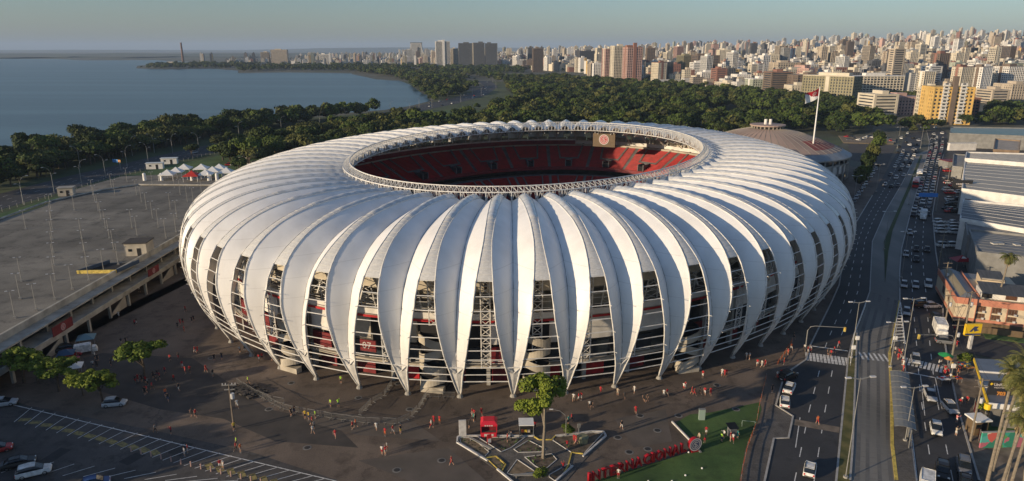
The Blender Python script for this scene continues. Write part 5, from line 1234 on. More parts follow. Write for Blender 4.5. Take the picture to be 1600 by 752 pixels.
# ================================================================= RIGHT: avenue furniture, shops, warehouses
# cars in the near avenue
for (x,y,k,c,a,l) in ((1265,738,'hatch','white',1.52,'white hatchback alone on the near avenue lane'),(1226,632,'hatch','white',1.62,'white hatchback stopped behind the police car by the corner'),(1233,610,'sedan','white',1.45,'white car with an open door stopped at the avenue corner'),(1231,592,'suv','black',1.2,'black SUV parked at the kerb before the crosswalk'),
    (1453,622,'sedan','silver',-1.35,'silver sedan on the near part of the right road'),(1484,642,'hatch','silver',-1.15,'silver hatchback with people beside it on the right road'),(1462,675,'hatch','white',-1.45,'white hatchback lowest in the middle lane of the right road'),(1447,768,'van','white',-1.55,'white minibus cut off by the bottom edge on the right road'),
    (1472,742,'suv','black',-1.5,'black SUV in shade at the bottom of the right road'),(1505,735,'suv','grey',-1.5,'grey SUV in the outer lane at the bottom of the right road'),(1508,760,'sedan','black',-1.5,'black sedan cut off by the bottom edge in the outer lane'),
    (1430,566,'hatch','silver',-1.45,'silver hatchback on the right road crosswalk'),(1416,491,'hatch','silver',-1.5,'silver hatchback just entering the sunlit part of the right road'),(1412,448,'hatch','silver',-1.5,'silver hatchback in the left lane beside two others'),(1430,449,'hatch','silver',-1.5,'silver hatchback in the centre lane beside two others'),(1450,448,'suv','white',-1.5,'white SUV in the right lane beside two others'),
    (1440,480,'suv','black',.1,'black SUV turning from the salmon building'),(1455,481,'sedan','white',.1,'white sedan behind the turning black SUV'),(1463,502,'suv','black',-1.2,'black SUV waiting by the pole near the salmon building'),(1468,525,'truck','white',-1.4,'white delivery truck parked by the corner pole'),(1477,537,'hatch','grey',-.3,'grey car parked at the corner under the lamp'),
    (1415,400,'hatch','silver',-1.5,'silver hatchback alone in the shaded left lane'),(1431,392,'hatch','black',-1.5,'black hatchback in the shaded centre lane, farther'),(1448,393,'hatch','black',-1.5,'black hatchback in the shaded right lane'),(1431,408,'hatch','black',-1.5,'black hatchback in the shaded centre lane, nearer'),(1421,366,'hatch','silver',-1.45,'silver hatchback under the blue banner stretch')):
    p=at(x,y); a=(1.09+(a-1.52) if a>1.2 else 1.07+PI+(a+1.5)) if abs(a)>1.1 else a; car(k,c,(p.x,p.y,.06),a,l,2)
# dense traffic further on
RLx=[(1430,752),(1415,613),(1413,543),(1406,474),(1405.5,426),(1409,388),(1423,332),(1446,250),(1450.5,234),(1451,218)]
RRx=[(1525,752),(1490,613),(1478,543),(1473,464),(1466,426),(1461,388),(1457,332),(1472,250),(1477,234),(1479,218)]
rt=random.Random(21); used=[]
for f in (.15,.45,.78):
    P=lerp_line(RLx,RRx,f,1500)
    last=None
    for i in range(1499):
        x,y,_d=to_px(P[i])
        if y>345: last=P[i]; continue
        if (P[i]-last).length<rt.choice((6.6,8,10,14,22)): continue
        last=P[i]; d=P[i+1]-P[i]; col=rt.choice(['white','white','silver','silver','grey','black','black','red']); kd=rt.choice(['hatch','hatch','sedan','suv'])
        car(kd,col,(P[i].x,P[i].y,.06),math.atan2(d.y,d.x)+PI,f'{col} {dict(hatch="hatchback",sedan="sedan",suv="SUV")[kd]} in the queue of traffic on the shaded right road',1,group='cars queueing on the shaded right road')
for f,lo,hi,st in ((.3,0,300,(30,42,50)),(.62,0,300,(26,40,48)),(.9,0,290,(30,40))):
    P=lerp_line(AL2,AR2,f,1200); last=P[0]
    for i in range(1199):
        x,y,_d=to_px(P[i])
        if y>310: last=P[i]; continue
        if (P[i]-last).length<rt.choice(st)*(1 if y>262 else .5): continue
        last=P[i]; d=P[i+1]-P[i]; col=rt.choice(['white','silver','grey','black','white']); kd=rt.choice(['hatch','sedan','suv'])
        car(kd,col,(P[i].x,P[i].y,.06),math.atan2(d.y,d.x),f'{col} {dict(hatch="hatchback",sedan="sedan",suv="SUV")[kd]} on the far shaded stretch of the avenue beside the stadium',1,group='cars on the far avenue')
# junction crowd of cars far down
for i in range(16):
    x=1396+rt.uniform(0,42); y=rt.uniform(208,240); p=at(x,y); col=rt.choice(['white','silver','grey','black']); car(rt.choice(['hatch','sedan']),col,(p.x,p.y,.06),1.2+rt.uniform(-.3,.3),f'{col} car packed in the far junction',1,group='cars packed in the far junction')
for i in range(12):
    x=1456+rt.uniform(0,16); y=rt.uniform(200,230); p=at(x,y); col=rt.choice(['white','silver','black']); car('hatch',col,(p.x,p.y,.06),1.3,f'{col} car on the far right road past the junction',1,group='cars far down the right road')
for (x,y,c,l) in ((1436,277,'white','white city bus in the busway lane, farther of two'),(1430,291,'red','red city bus in the busway lane, nearer of two')):
    p=at(x,y); car('bus',c,(p.x,p.y,.06),1.03,l,1,group='buses on the busway')
p=at(1442,342); car('truck','white',(p.x,p.y,.06),1.04+PI,'white box truck on the shaded right road below the blue banner',1)
# blue overhead banner sign
p=at(1462,330); o=empty('overhead_banner',(p.x,p.y,0),PI-.12,label='long bright blue overhead banner sign on a pole across the shaded right road',cat='banner sign')
mat('banner_blue',(.03,.19,.55),.5)
mb=MB(); mb.beam((0,0,0),(0,0,6.5),.3); mb.build('pole',M('galv'),o); mb=MB(); mb.box((3.6,0,6.2),(6.8,.2,1.5)); mb.build('panel',M('banner_blue'),o)
# parked cars by the shops
for (x,y,n,col,dx,dy) in ((1468,349,4,'white',1.2,5.2),(1490,350,4,'silver',1.0,5.2),(1474,386,1,'white',7,1),(1490,386,1,'silver',7,1)):
    for i in range(n):
        p=at(x+i*dx,y+i*dy); car(rt.choice(['hatch','suv']) if n>2 else 'suv',col,(p.x,p.y,.06),-.05,f'{col} vehicle parked in the rows outside the dark shop','1' and 1,group='vehicles parked outside the dark shop')
for i in range(22):
    x=rt.uniform(1480,1500); y=rt.uniform(262,340); p=at(x,y); col=rt.choice(['white','grey','black','red','silver']); car(rt.choice(['hatch','sedan','suv']),col,(p.x,p.y,.06),rt.uniform(-.2,.2),f'{col} car parked before the warehouses',1,group='cars parked before the warehouses')
for i in range(12):
    t=i/11; p=at(1330+t*42,322-t*62); col=rt.choice(['white','grey','black','silver']); car('hatch',col,(p.x,p.y,.06),1.1,f'{col} car parked along the left kerb beside the round arena',1,group='cars parked beside the round arena')
for i in range(16):
    p=at(1322+i*4.6,rt.uniform(213,222)); col=rt.choice(['white','white','grey','red','black']); car('hatch',col,(p.x,p.y,.06),rt.uniform(0,3),f'{col} car parked at the edge of the wood behind the round arena',1,group='cars parked at the wood edge')
# lamps of the avenue
for (x,y,h,l) in ((1321,748,16,'tall double lamp on the grass median near the bottom'),(1391,575,9.5,''),(1411,572,14,'tall double-armed lamp at the head of the bus platform'),(1414,690,9.5,'lamp post leaning over the near end of the bus shelter'),(1330,560,12,''),(1408,435,13,''),(1381,390,12,''),(1420,320,12,''),(1333,322,12,'lamp post on the left kerb beside the arena'),(1369,300,12,''),(1438,232,13,''),(1402,232,13,''),(1478,300,11,''),(1470,395,10,'')):
    if not l: l='double-armed grey lamp post along the shaded avenue'
    p=at(x,y); tee_lamp((p.x,p.y,.05),h,.1,l,'lamp posts along the avenue',al=1.5,rad=.13)
# traffic light mast arms
def mast(px,py,h,arm,rz,label):
    p=at(px,py); o=empty('traffic_light_mast',(p.x,p.y,.04),rz,label=label,cat='traffic light')
    mb=MB(); mb.path([(0,0,0),(0,0,h-1),(.5,0,h-.2),(1.4,0,h),(arm,0,h-.1)],[.22,.2,.17,.15,.1],7); mb.build('mast',M('galv'),o)
    mb=MB(); mb.box((arm,0,h-.5),(.35,.3,.95)); mb.build('signal_head',M('paint_yellow'),o); 
    for i,c in enumerate(('lamp_red','sign_orange','pale_green_glass')): mb=MB(); mb.cyl((arm,-.2,h-.2-i*.3),.1,.06,8); mb.build('lens',M(c),o)
mast(1258,549,5.6,7.2,-.1,'curved traffic light mast reaching over the avenue at the crosswalk')
mast(1486,560,5.0,7.0,PI-.05,'traffic light mast arm reaching from the right corner over the road')
mast(1187,0,5,5,0,'') if 0 else None
# white signal cabinets and posts near the crossing
for i,(x,y,l) in enumerate(((1331,560,'small white control box on a post left of the busway'),(1396,545,'small white control box on a post at the platform head'),(1486,590,'white control box on the corner post by the stalls'),(1337,545,'white sign plate on a post in the median tip'))):
    p=at(x,y); o=empty('control_box',(p.x,p.y,.15),0,label=l,cat='control box'); mb=MB(); mb.beam((0,0,0),(0,0,2.6),.12); mb.build('post',M('galv'),o); mb=MB(); mb.box((0,-.1,2.3),(.7,.3,.8)); mb.build('box',M('tent_white'),o)
# pointed railing pens at both sides of the busway
def pen(pts,label,h=1.3,rungs=0,right=None):
    P=[at(*p,.15) for p in pts]; o=empty('railing_pen',P[0],0,label=label,cat='railing'); O=P[0]
    mb=MB()
    for a,b_ in zip(P[:-1],P[1:]):
        n=max(1,int((b_-a).length/2))
        for i in range(n):
            p,q=a.lerp(b_,i/n)-O,a.lerp(b_,(i+1)/n)-O; up=Vector((0,0,1))
            mb.beam(p,p+up*h,.10); mb.beam(p+up*h,q+up*h,.10); mb.beam(p+up*h*.5,q+up*h*.5,.07)
    mb.build('rail',M('white_steel'),o,kind='stuff')
    if right:
        Q=[at(*p,.15) for p in right]
        for i in range(rungs):
            t=(i+1)/(rungs+1); a=P[0].lerp(P[-1],t)-O; k=t*(len(Q)-1); b_=Q[0].lerp(Q[-1],t)-O
            mb=MB(); mb.beam(a+Vector((0,0,h)),b_+Vector((0,0,h)),.13); mb.build('rung',M('white_steel'),o)
        mb=MB()
        for j in range(8):
            a=Q[0].lerp(Q[-1],j/8)-O; b_=Q[0].lerp(Q[-1],(j+1)/8)-O; mb.beam(a+Vector((0,0,h)),b_+Vector((0,0,h)),.12); mb.beam(a,a+Vector((0,0,h)),.1)
        mb.build('outer_rail',M('white_steel'),o,kind='stuff')
pen([(1405,480),(1392,548)],'white ladder-like pointed railing at the head of the bus platform',1.3,13,[(1406,481),(1413,546)])
pen([(1352,480),(1333,530),(1328,575)],'thin white railing tapering along the left edge of the busway',1.1)
# bus shelter on the platform
p=at(1409,695); q=at(1402,620); o=empty('bus_shelter',(p.x,p.y,.2),0,label='long bus shelter with a ribbed pale translucent roof on the platform',cat='bus shelter')
D=q-p; D.z=0; Ls=D.length+4; D.normalize(); Nn=Vector((D.y,-D.x,0)); mb=MB(); rows=[]
for i in range(19):
    c=D*(i/18*Ls-1); rows.append([c+Nn*x+Vector((0,0,3.0+.5*(1-(x/1.9)**2))) for x in (-1.5,-.95,-.3,.3,.95,1.5)])
mb.grid(rows); mb.build('roof',mat('shelter_roof',(.17,.18,.18),.7,var=.1,scale=1.5),o)
for i in range(0,19,2):
    mb=MB(); mb.path([v+Vector((0,0,.04)) for v in rows[i]],.06,4); mb.build('rib',M('galv'),o)
for i in range(0,19,3):
    c=D*(i/18*Ls-1); mb=MB(); mb.beam(c+Nn*.9,c+Nn*.9+Vector((0,0,3.2)),.16); mb.build('post',M('galv'),o)
mb=MB(); c0=D*1; c1=D*(Ls-3); mb.beam(c0+Nn*1.2+Vector((0,0,.5)),c1+Nn*1.2+Vector((0,0,.5)),.4,.08); mb.build('bench',M('galv'),o)
# queue of fans with flags on the platform
qp=[(1398,553,'white','black'),(1404,556,'red','black'),(1407,560,'red','white'),(1409,556,'beige','black'),(1403,563,'red','red'),(1410,568,'white','red'),(1411,574,'white','white'),(1411,582,'red','red'),(1409,590,'red','white'),(1410,597,'orange','red'),(1412,603,'red','black')]
for x,y,a,b_ in qp: p=at(x,y,.2); person((p.x,p.y,.21),a,b_,rp_.choice(['stand','talk','phone']),rp_.uniform(0,6),'on the bus platform',rp_.random()<.4)
for (x,y,c,l) in ((1410,612,'letter_red','red flag hanging on the platform rail above the shelter'),(1409,596,'pitch_green','green striped flag hanging on the platform rail')):
    p=at(x,y,.2); o=empty('rail_flag',(p.x,p.y,.2),1.4,label=l,cat='flag'); mb=MB(); mb.grid([[(-1.3+.26*i,.06*math.sin(i*1.3),1.7-.05*math.sin(i)) for i in range(11)],[(-1.3+.26*i,.1*math.sin(i*1.3+.5),.5) for i in range(11)]]); mb.build('cloth',M(c),o); mb=MB(); mb.beam((-1.3,0,0),(-1.3,0,1.8),.06); mb.build('staff',M('galv'),o)
# market stalls at the corner
def umbrella(px,py,col,label,r=1.4):
    p=at(px,py); o=empty('parasol',(p.x,p.y,.06),0,label=label,cat='parasol'); mb=MB(); n=10
    mb.add([(0,0,2.7)]+[(r*math.cos(2*PI*i/n),r*math.sin(2*PI*i/n),2.15) for i in range(n)],[(0,1+i,1+(i+1)%n) for i in range(n)]); mb.build('canopy',M(col),o); mb=MB(); mb.beam((0,0,0),(0,0,2.6),.06); mb.build('pole',M('galv'),o); mb=MB(); mb.cyl((0,0,0),.3,.12,8); mb.build('base',M('concrete'),o)
mat('parasol_green',(.02,.28,.08),.7); umbrella(1475,571,'parasol_green','round green parasol at the corner market stalls'); umbrella(1479,577,'sign_orange','small orange parasol beside the green one',.8)
def table(px,py,size,col,label,rz=.2):
    p=at(px,py); o=empty('market_table',(p.x,p.y,.06),rz,label=label,cat='table'); mb=MB(); mb.box((0,0,.85),(size[0],size[1],.1)); mb.build('tabletop',M(col),o)
    for a in(-1,1):
        for b_ in(-1,1): mb=MB(); mb.beam((a*size[0]*.45,b_*size[1]*.45,0),(a*size[0]*.45,b_*size[1]*.45,.82),.06); mb.build('leg',M('galv'),o)
    rr=random.Random(int(px)); 
    for i in range(4): mb=MB(); mb.box((rr.uniform(-.4,.4)*size[0],rr.uniform(-.3,.3)*size[1],.98+.05*(i%2)),(rr.uniform(.2,.5),rr.uniform(.2,.4),.2)); mb.build('goods',M(rr.choice(['cloth_red','cloth_white','cloth_orange','cloth_navy','cloth_yellow'])),o)
table(1473,598,(1.9,1.4),'tent_white','square white topped table at the road edge'); table(1505,575,(2.2,1.2),'canvas_teal','pale teal topped market table'); table(1513,580,(1.6,1.2),'sign_orange','orange topped market table right of the teal one'); table(1495,597,(1.2,1.2),'cloth_orange','small orange crate table at the kerb'); table(1486,597,(1.8,1.0),'galv','grey hand cart table between the stalls')
for x,y,a,b_ in ((1476,583,'red','white'),(1480,588,'red','black'),(1484,596,'white','jeans'),(1475,589,'red','red'),(1492,583,'black','black'),(1496,588,'orange','black'),(1500,584,'red','black'),(1507,573,'black','red'),(1466,574,'white','black'),(1487,578,'yellow','black'),(1478,640,'red','white'),(1499,636,'red','beige'),(1502,633,'white','red'),(1510,632,'red','black'),(1493,682,'beige','white'),(1494,662,'pink','white'),(1490,520,'red','black'),(1494,543,'red','red')):
    p=at(x,y); person((p.x,p.y,.06),a,b_,rp_.choice(['stand','talk','walk','phone']),rp_.uniform(0,6),'by the corner stalls',rp_.random()<.4)
# wooden utility poles right of the road
def upole(px,py,h,label,rz=0,lean=0.0):
    p=at(px,py); o=empty('utility_pole',(p.x,p.y,0),rz,label=label,cat='utility pole'); mb=MB(); mb.path([(0,0,0),(lean*.5,0,h*.5),(lean,0,h)],[.36,.3,.22],7); mb.build('pole',M('bark_pale'),o)
    for z in(h-.3,h-1.4): mb=MB(); mb.box((lean*z/h,0,z),(2.2,.12,.14)); mb.build('crossarm',M('wood_pole'),o)
    mb=MB(); mb.cyl((lean*.7+.4,0,h*.62),.3,.8,8); mb.build('transformer',M('lamp_head'),o); return Vector((p.x,p.y,h))
tops=[upole(1516,690,11,'pole with white transformer at the corner before the mural wall'),upole(1485,572,10,'timber pole at the corner market stalls'),upole(1474,520,10,'timber pole at the left front corner of the salmon building'),upole(1471,470,10,'timber pole beside the salmon building wall',),upole(1466,420,10,'timber pole by the shaded road above the salmon building'),upole(1508,515,9,'timber pole in front of the salmon building facade')]
wr=MB()
for a,b_ in ((0,1),(1,2),(2,3),(3,4),(1,5)):
    for off in(-.9,0,.9):
        A_,B_=tops[a]+Vector((off,0,-.2)),tops[b_]+Vector((off,0,-.2)); pts=[A_.lerp(B_,i/8)-Vector((0,0,1.0*(1-(2*i/8-1)**2))) for i in range(9)]; wr.path(pts,.05,3)
tag(wr.build('power_line',M('plastic_black')),'sagging black power lines between the timber poles right of the road','power lines')
# ---- salmon and cream shop building
mat('salmon',(.48,.20,.13),.8,var=.12,scale=.5); mat('cream_wall',(.55,.46,.33),.8,var=.08,scale=.4); mat('tin_roof',(.13,.14,.155),.55,scale=1.2,col2=(.19,.20,.21),stretch=(1,.1,1)); mat('tin_roof_tan',(.26,.22,.14),.6,var=.15,scale=1.,stretch=(1,.1,1)); mat('brown_window',(.10,.05,.03),.35,var=.3,scale=2.)
Bz=7.2
F0=at(1488,506); F1=at(1585,518); ex=(F1-F0); ex.z=0; Lf=ex.length; ex.normalize(); ey=Vector((-ex.y,ex.x,0)); rzB=math.atan2(ex.y,ex.x)
def bldg(origin,rz,label,cat='building',name='shop_building'): return empty(name,(origin.x,origin.y,0),rz,label=label,cat=cat)
sb_=bldg(F0,rzB,'cream shop building with salmon trim bands, brown windows and grey tin roofs'); sb_.scale=(.5,.85,.83)
Lf=30; Dp=26
mb=MB(); mb.box((Lf/2,Dp/2,Bz/2+.6),(Lf,Dp,Bz-1.2)); mb.build('wall',M('cream_wall'),sb_)
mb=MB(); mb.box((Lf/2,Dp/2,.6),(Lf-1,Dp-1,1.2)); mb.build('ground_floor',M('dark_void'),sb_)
for z,h in((1.9,.7),(Bz-.55,1.1)):
    mb=MB(); mb.box((Lf/2,-.12,z),(Lf+.6,.35,h)); mb.build('trim_band',M('salmon'),sb_)
    mb=MB(); mb.box((-.12,Dp/2,z),(.35,Dp,h)); mb.build('trim_band',M('salmon'),sb_)
for x0 in (9.8,15.6,21.6):
    for z,h in ((3.2,1.3),(5.2,1.5)):
        mb=MB(); mb.box((x0,-.02,z),(3.2,.2,h)); o=mb.build('window',M('brown_window'),sb_)
        mb=MB(); 
        for k in range(4): mb.box((x0-1.5+k,-.16,z),(.1,.08,h))
        mb.box((x0,-.16,z-h/2-.06),(3.4,.16,.14)); mb.build('frame',M('wood_pole'),o)
        mb=MB(); mb.box((x0+.9,-.4,z-h/2+.1),(.9,.5,.5)); mb.build('air_conditioner',M('kerb_white'),o)
    mb=MB(); mb.box((x0-2.0,-.1,4.3),(.25,.2,4.2)); mb.build('pilaster',M('salmon'),sb_)
for y0 in (8,16):
    mb=MB(); mb.box((-.02,y0,4.4),(.2,2.2,2.0)); mb.build('window',M('brown_window'),sb_)
mb=MB(); mb.box((Lf/2,0,1.0),(Lf*.9,.5,1.6)); mb.build('shop_shutter',M('tan_board'),sb_)
# roofs: gabled tin block at left, low monopitch and white penthouse at right
mb=MB(); R0=[(0,.2,Bz),(9.5,.2,Bz),(9.5,24,Bz),(0,24,Bz)]
mb.add([(0,0,Bz),(4.2,3,Bz+1.3),(9.5,0,Bz+.05),(0,Dp,Bz),(4.2,Dp-.5,Bz+1.3),(9.5,Dp,Bz+.05)],[(0,1,4,3)]); mb.build('roof',M('tin_roof'),sb_)
mb=MB(); mb.add([(1.6,1.2,Bz+.52),(4.2,3,Bz+1.32),(4.2,Dp-.5,Bz+1.32),(1.6,Dp-.3,Bz+.52)],[(0,1,2,3)]); mb.build('roof_sheet',M('tin_roof_tan'),sb_)
mb=MB(); mb.add([(4.2,3,Bz+1.3),(9.5,0,Bz+.05),(9.5,Dp,Bz+.05),(4.2,Dp-.5,Bz+1.3)],[(0,1,2,3)]); mb.add([(0,0,Bz),(9.5,0,Bz+.05),(4.2,3,Bz+1.3)],[(0,1,2)]); mb.build('roof',M('tin_roof'),sb_)
mb=MB(); 
for a,b_ in (((-.2,-.2,Bz+.3),(-.2,Dp,Bz+.3)),((-.2,-.2,Bz+.3),(Lf,-.2,Bz+.3)),((9.6,3,Bz+.3),(9.6,Dp,Bz+.3))): mb.beam(a,b_,.3,.7)
mb.build('coping',M('salmon'),sb_)
mb=MB(); mb.box((20,6.0,Bz+1.0),(20,5.5,2.0)); mb.build('penthouse',M('wall_white'),sb_)
mb=MB(); mb.add([(9.8,1.2,Bz+2.0),(30.3,1.2,Bz+2.0),(30.3,9,Bz+3.0),(9.8,9,Bz+3.0)],[(0,1,2,3),(3,2,1,0)]); mb.build('roof',M('tin_roof'),sb_)
mb=MB(); mb.box((12.3,3.1,Bz+.95),(3.8,.12,1.5)); mb.build('window',M('dark_void'),sb_); mb=MB(); mb.box((21.5,3.1,Bz+.95),(4.2,.12,1.3)); mb.build('window',M('brown_window'),sb_)
mb=MB(); mb.box((18,16,Bz+1.3),(9,6,2.6)); mb.build('stair_house',M('salmon' if 0 else 'cream_wall'),sb_); mb=MB(); mb.add([(13,12.6,Bz+2.4),(23,12.6,Bz+2.4),(23,19.4,Bz+3.4),(13,19.4,Bz+3.4)],[(0,1,2,3),(3,2,1,0)]); mb.build('roof',M('tin_roof'),sb_)
mb=MB(); mb.box((14,23,Bz+.02),(10,5,.2)); mb.build('roof_terrace',M('tin_roof'),sb_)
mb=MB(); mb.box((18,-4.6,.9),(18,.3,1.7)); mb.build('garden_wall',M('tan_board'),sb_); mb=MB(); mb.box((19,-6.5,.1),(18,3.0,.2)); mb.build('hedge_bed',M('lawn'),sb_)
# yellow and blue pylon sign
p=at(1514,545); o=empty('pylon_sign',(p.x,p.y,0),.05,label='yellow bank-style pylon sign with a blue emblem on a white post before the salmon building',cat='sign')
mat('sign_yellow',(.75,.50,.02),.5); mb=MB(); mb.beam((0,0,0),(0,0,3.2),.7,.5); mb.build('post',M('kerb_white'),o); mb=MB(); mb.box((0,0,4.3),(3.4,.5,2.5)); mb.build('panel',M('sign_yellow'),o)
mb=MB(); mb.add([(-.9,-.28,3.9),(.1,-.28,5.1),(1.0,-.28,5.0),(.6,-.28,4.5),(1.2,-.28,4.2),(.2,-.28,3.9),(0,-.28,4.4),(-.3,-.28,3.9)],[(0,7,6,5,4,3,2,1)]); mb.build('emblem',M('emblem_blue'),o)
mb=MB(); mb.box((0,-.28,3.35),(3.2,.03,.35)); mb.build('blue_stripe',M('emblem_blue'),o)
# blue-grey flat roofed fuel station with yellow fascia
P=[at(1522,560,4.5),at(1545,632,4.5),at(1625,640,4.5),at(1610,565,4.5)]; c=P[0]
o=empty('station_canopy',(c.x,c.y,0),0,label='low building with blue-grey metal roof and yellow fascia behind the black billboard',cat='building')
Q=[p-c for p in P]
mb=MB(); mb.prism([(q.x,q.y) for q in Q],4.2,4.5); mb.build('roof',mat('roof_bluegrey',(.13,.15,.18),.5,var=.12,scale=.4),o)
mb=MB(); mb.beam(Q[0]+Vector((0,0,4.3)),Q[1]+Vector((0,0,4.3)),.2,.55); mb.build('fascia',M('sign_yellow'),o)
mb=MB(); mb.beam(Q[1]+Vector((0,0,4.35)),Q[2]+Vector((0,0,4.35)),.25,.9); mb.build('fascia',M('wall_white'),o)
for f in(.33,.66): a=Q[0].lerp(Q[1],f)+Vector((.2,0,4.62)); b_=Q[3].lerp(Q[2],f)+Vector((0,0,4.62)); mb=MB(); mb.beam(a,b_,.3,.3); mb.build('roof_rib',M('wall_white'),o)
mb=MB(); mb.prism([((q.x*.9+.8),(q.y*.9-1)) for q in Q],0,4.15); mb.build('wall',M('concrete_dark'),o)
mb=MB(); mb.cyl((Q[1].x-.1,Q[1].y,3.7),.5,.9,12); mb.build('yellow_drum',M('sign_yellow'),o)
# black billboard
p=at(1556,655); o=empty('billboard',(p.x,p.y,0),-.08,label='black advertising billboard with white and orange lettering 703 beside the palms',cat='billboard')
mb=MB(); mb.box((0,0,5.0),(4.6,.25,4.1)); mb.build('panel',M('plastic_black'),o)
for x in(-1.6,1.6): mb=MB(); mb.beam((x,.2,0),(x,.2,3.2),.25); mb.build('post',M('galv'),o)
text_mesh('lettering','UniCesumar',.72,M('crest_white'),o,(.3,-.15,6.4),width=3.6,bold=.01); text_mesh('lettering','VESTIBULAR',.36,M('crest_white'),o,(.2,-.15,5.85),width=3.3); text_mesh('lettering','703',.95,M('sign_orange'),o,(-.1,-.15,4.75),bold=.03); text_mesh('lettering','UniCesumar',.5,M('banner_blue'),o,(0,-.15,3.75),width=3.0)
mb=MB(); mb.add([(-1.95,-.15,6.25),(-1.6,-.15,6.55),(-1.95,-.15,6.75),(-2.15,-.15,6.5)],[(0,1,2,3)]); mb.build('logo',M('sign_yellow'),o)
# mural wall
A=at(1530,700); B=at(1612,698); o=empty('mural_wall',A,math.atan2((B-A).y,(B-A).x),label='graffiti mural wall in green, pink and red behind the palm trunks',cat='wall')
gm=bpy.data.materials.new('graffiti'); gm.use_nodes=True; nt=gm.node_tree; b=nt.nodes['Principled BSDF']; tc=nt.nodes.new('ShaderNodeTexCoord'); vo=nt.nodes.new('ShaderNodeTexVoronoi'); vo.inputs['Scale'].default_value=1.3; nz=nt.nodes.new('ShaderNodeTexNoise'); nz.inputs['Scale'].default_value=1.5; mx=nt.nodes.new('ShaderNodeMix'); mx.data_type='RGBA'; mx.inputs[0].default_value=.4
nt.links.new(tc.outputs['Object'],mx.inputs[6]); nt.links.new(tc.outputs['Object'],nz.inputs['Vector']); nt.links.new(nz.outputs['Color'],mx.inputs[7]); nt.links.new(mx.outputs[2],vo.inputs['Vector'])
sp=nt.nodes.new('ShaderNodeSeparateColor'); nt.links.new(vo.outputs['Color'],sp.inputs[0]); r=nt.nodes.new('ShaderNodeValToRGB'); r.color_ramp.interpolation='CONSTANT'; cols=[(0,(.03,.20,.13)),(.3,(.04,.30,.22)),(.5,(.40,.12,.16)),(.62,(.08,.35,.30)),(.78,(.50,.10,.08)),(.88,(.10,.28,.08)),(.95,(.55,.45,.4))]
while len(r.color_ramp.elements)<len(cols): r.color_ramp.elements.new(.5)
for e,(ps,c) in zip(r.color_ramp.elements,cols): e.position=ps; e.color=(*c,1)
nt.links.new(sp.outputs[0],r.inputs[0]); nt.links.new(r.outputs[0],b.inputs['Base Color']); b.inputs['Roughness'].default_value=.85
L=(B-A).length; mb=MB(); mb.box((L/2,0,1.35),(L,.25,2.7)); mb.build('painted_wall',gm,o); mb=MB(); mb.box((L/2,0,2.76),(L+.1,.35,.12)); mb.build('coping',M('concrete'),o)
# red railing and courtyard left of it
net_fence('yard_fence',[(1521,640),(1524,662),(1529,690),(1531,700)],'dark red iron fence left of the mural wall',2.0,'dark_red')
slab('yard_lawn',[(1535,650),(1600,655),(1610,690),(1533,692)],.03,.12,'lawn')
p=at(1515,668); hut('ticket_booth',(p.x,p.y-1.5),(2.2,2.0,2.5),.05,.1,M('tan_board'),M('tent_white'),'small tan booth with a white roof at the kerb before the mural wall','booth')
# palms at the right edge
def palm_mesh(seed,R=3.4,n=34,sk=True):
    r=np.random.RandomState(seed); mb=MB()
    for i in range(n):
        a=r.uniform(0,2*PI); el=r.uniform(-.9,1.25); L=R*r.uniform(.75,1.1); pts=[]
        for k in range(7):
            f=k/6; e=el-1.5*f*f; 
            if k==0: p=np.zeros(3)
            else: p=p+np.array([math.cos(a)*math.cos(e),math.sin(a)*math.cos(e),math.sin(e)])*L/6
            pts.append(p.copy())
        side=np.array([-math.sin(a),math.cos(a),0])
        for k in range(6):
            for q in range(3):
                f=(k+q/3)/6; p=pts[k]+(pts[k+1]-pts[k])*q/3; d=(pts[k+1]-pts[k]); d/=np.linalg.norm(d); ln=(.30+.75*math.sin(PI*min(1,f+.12)))*.8
                for s in(-1,1):
                    tip=p+side*s*ln*.85+d*ln*.5+np.array([0,0,-ln*.45]); mb.add([tuple(p-d*.05),tuple(p+d*.09),tuple(tip)],[(0,1,2)])
    return mb.mesh('palm_frond',M('leaf_palm'))
_pm=[palm_mesh(1),palm_mesh(2),palm_mesh(3,2.7,26)]
def palm(cx,cy,top,lx,ly,k,label,s=1.0):
    """crown centre at pixel (cx,cy) at height top; base offset (lx,ly) metres"""
    cx+=(12 if cy>500 else 0); c=at(cx,cy,top); b_=Vector((c.x+lx,c.y+ly,0)); o=empty('palm_tree',(b_.x,b_.y,.03),0,label=label,cat='palm tree',group='palm trees at the right edge')
    mb=MB(); mb.path([(0,0,0),(-lx*.3,-ly*.3,top*.33),(-lx*.62,-ly*.62,top*.66),(-lx,-ly,top)],[.55,.42,.38,.34],8); mb.build('trunk',M('bark_pale'),o)
    q=mobj('crown',_pm[k],o,(-lx,-ly,top)); q.scale=(s,s,s); q.rotation_euler=(0,0,cx)
    mb=MB(); r=random.Random(k+int(cx)); 
    for i in range(46): a=r.uniform(0,2*PI); rr=r.uniform(.2,.9); z=r.uniform(-2.0,-.3); mb.add([(-lx+rr*math.cos(a)*.5,-ly+rr*math.sin(a)*.5,top+z+.8),(-lx+rr*math.cos(a+.25),-ly+rr*math.sin(a+.25),top+z),(-lx+rr*.8*math.cos(a),-ly+rr*.8*math.sin(a),top+z-.7)],[(0,1,2)])
    mb.build('dead_frond',mat('straw',(.28,.22,.12),.95,var=.3,scale=3.),o,kind='stuff')
palm(1572,582,17,-1.2,-1.0,0,'tall palm leftmost of the cluster at the right edge, crown beside the billboard')
palm(1592,560,18.5,-1.0,.5,1,'tall palm with the highest crown at the right photo edge')
palm(1594,610,16,-1.3,-1.2,0,'palm in the middle of the right cluster')
palm(1604,640,15,-1.5,-.5,1,'palm half cut off by the right photo edge')
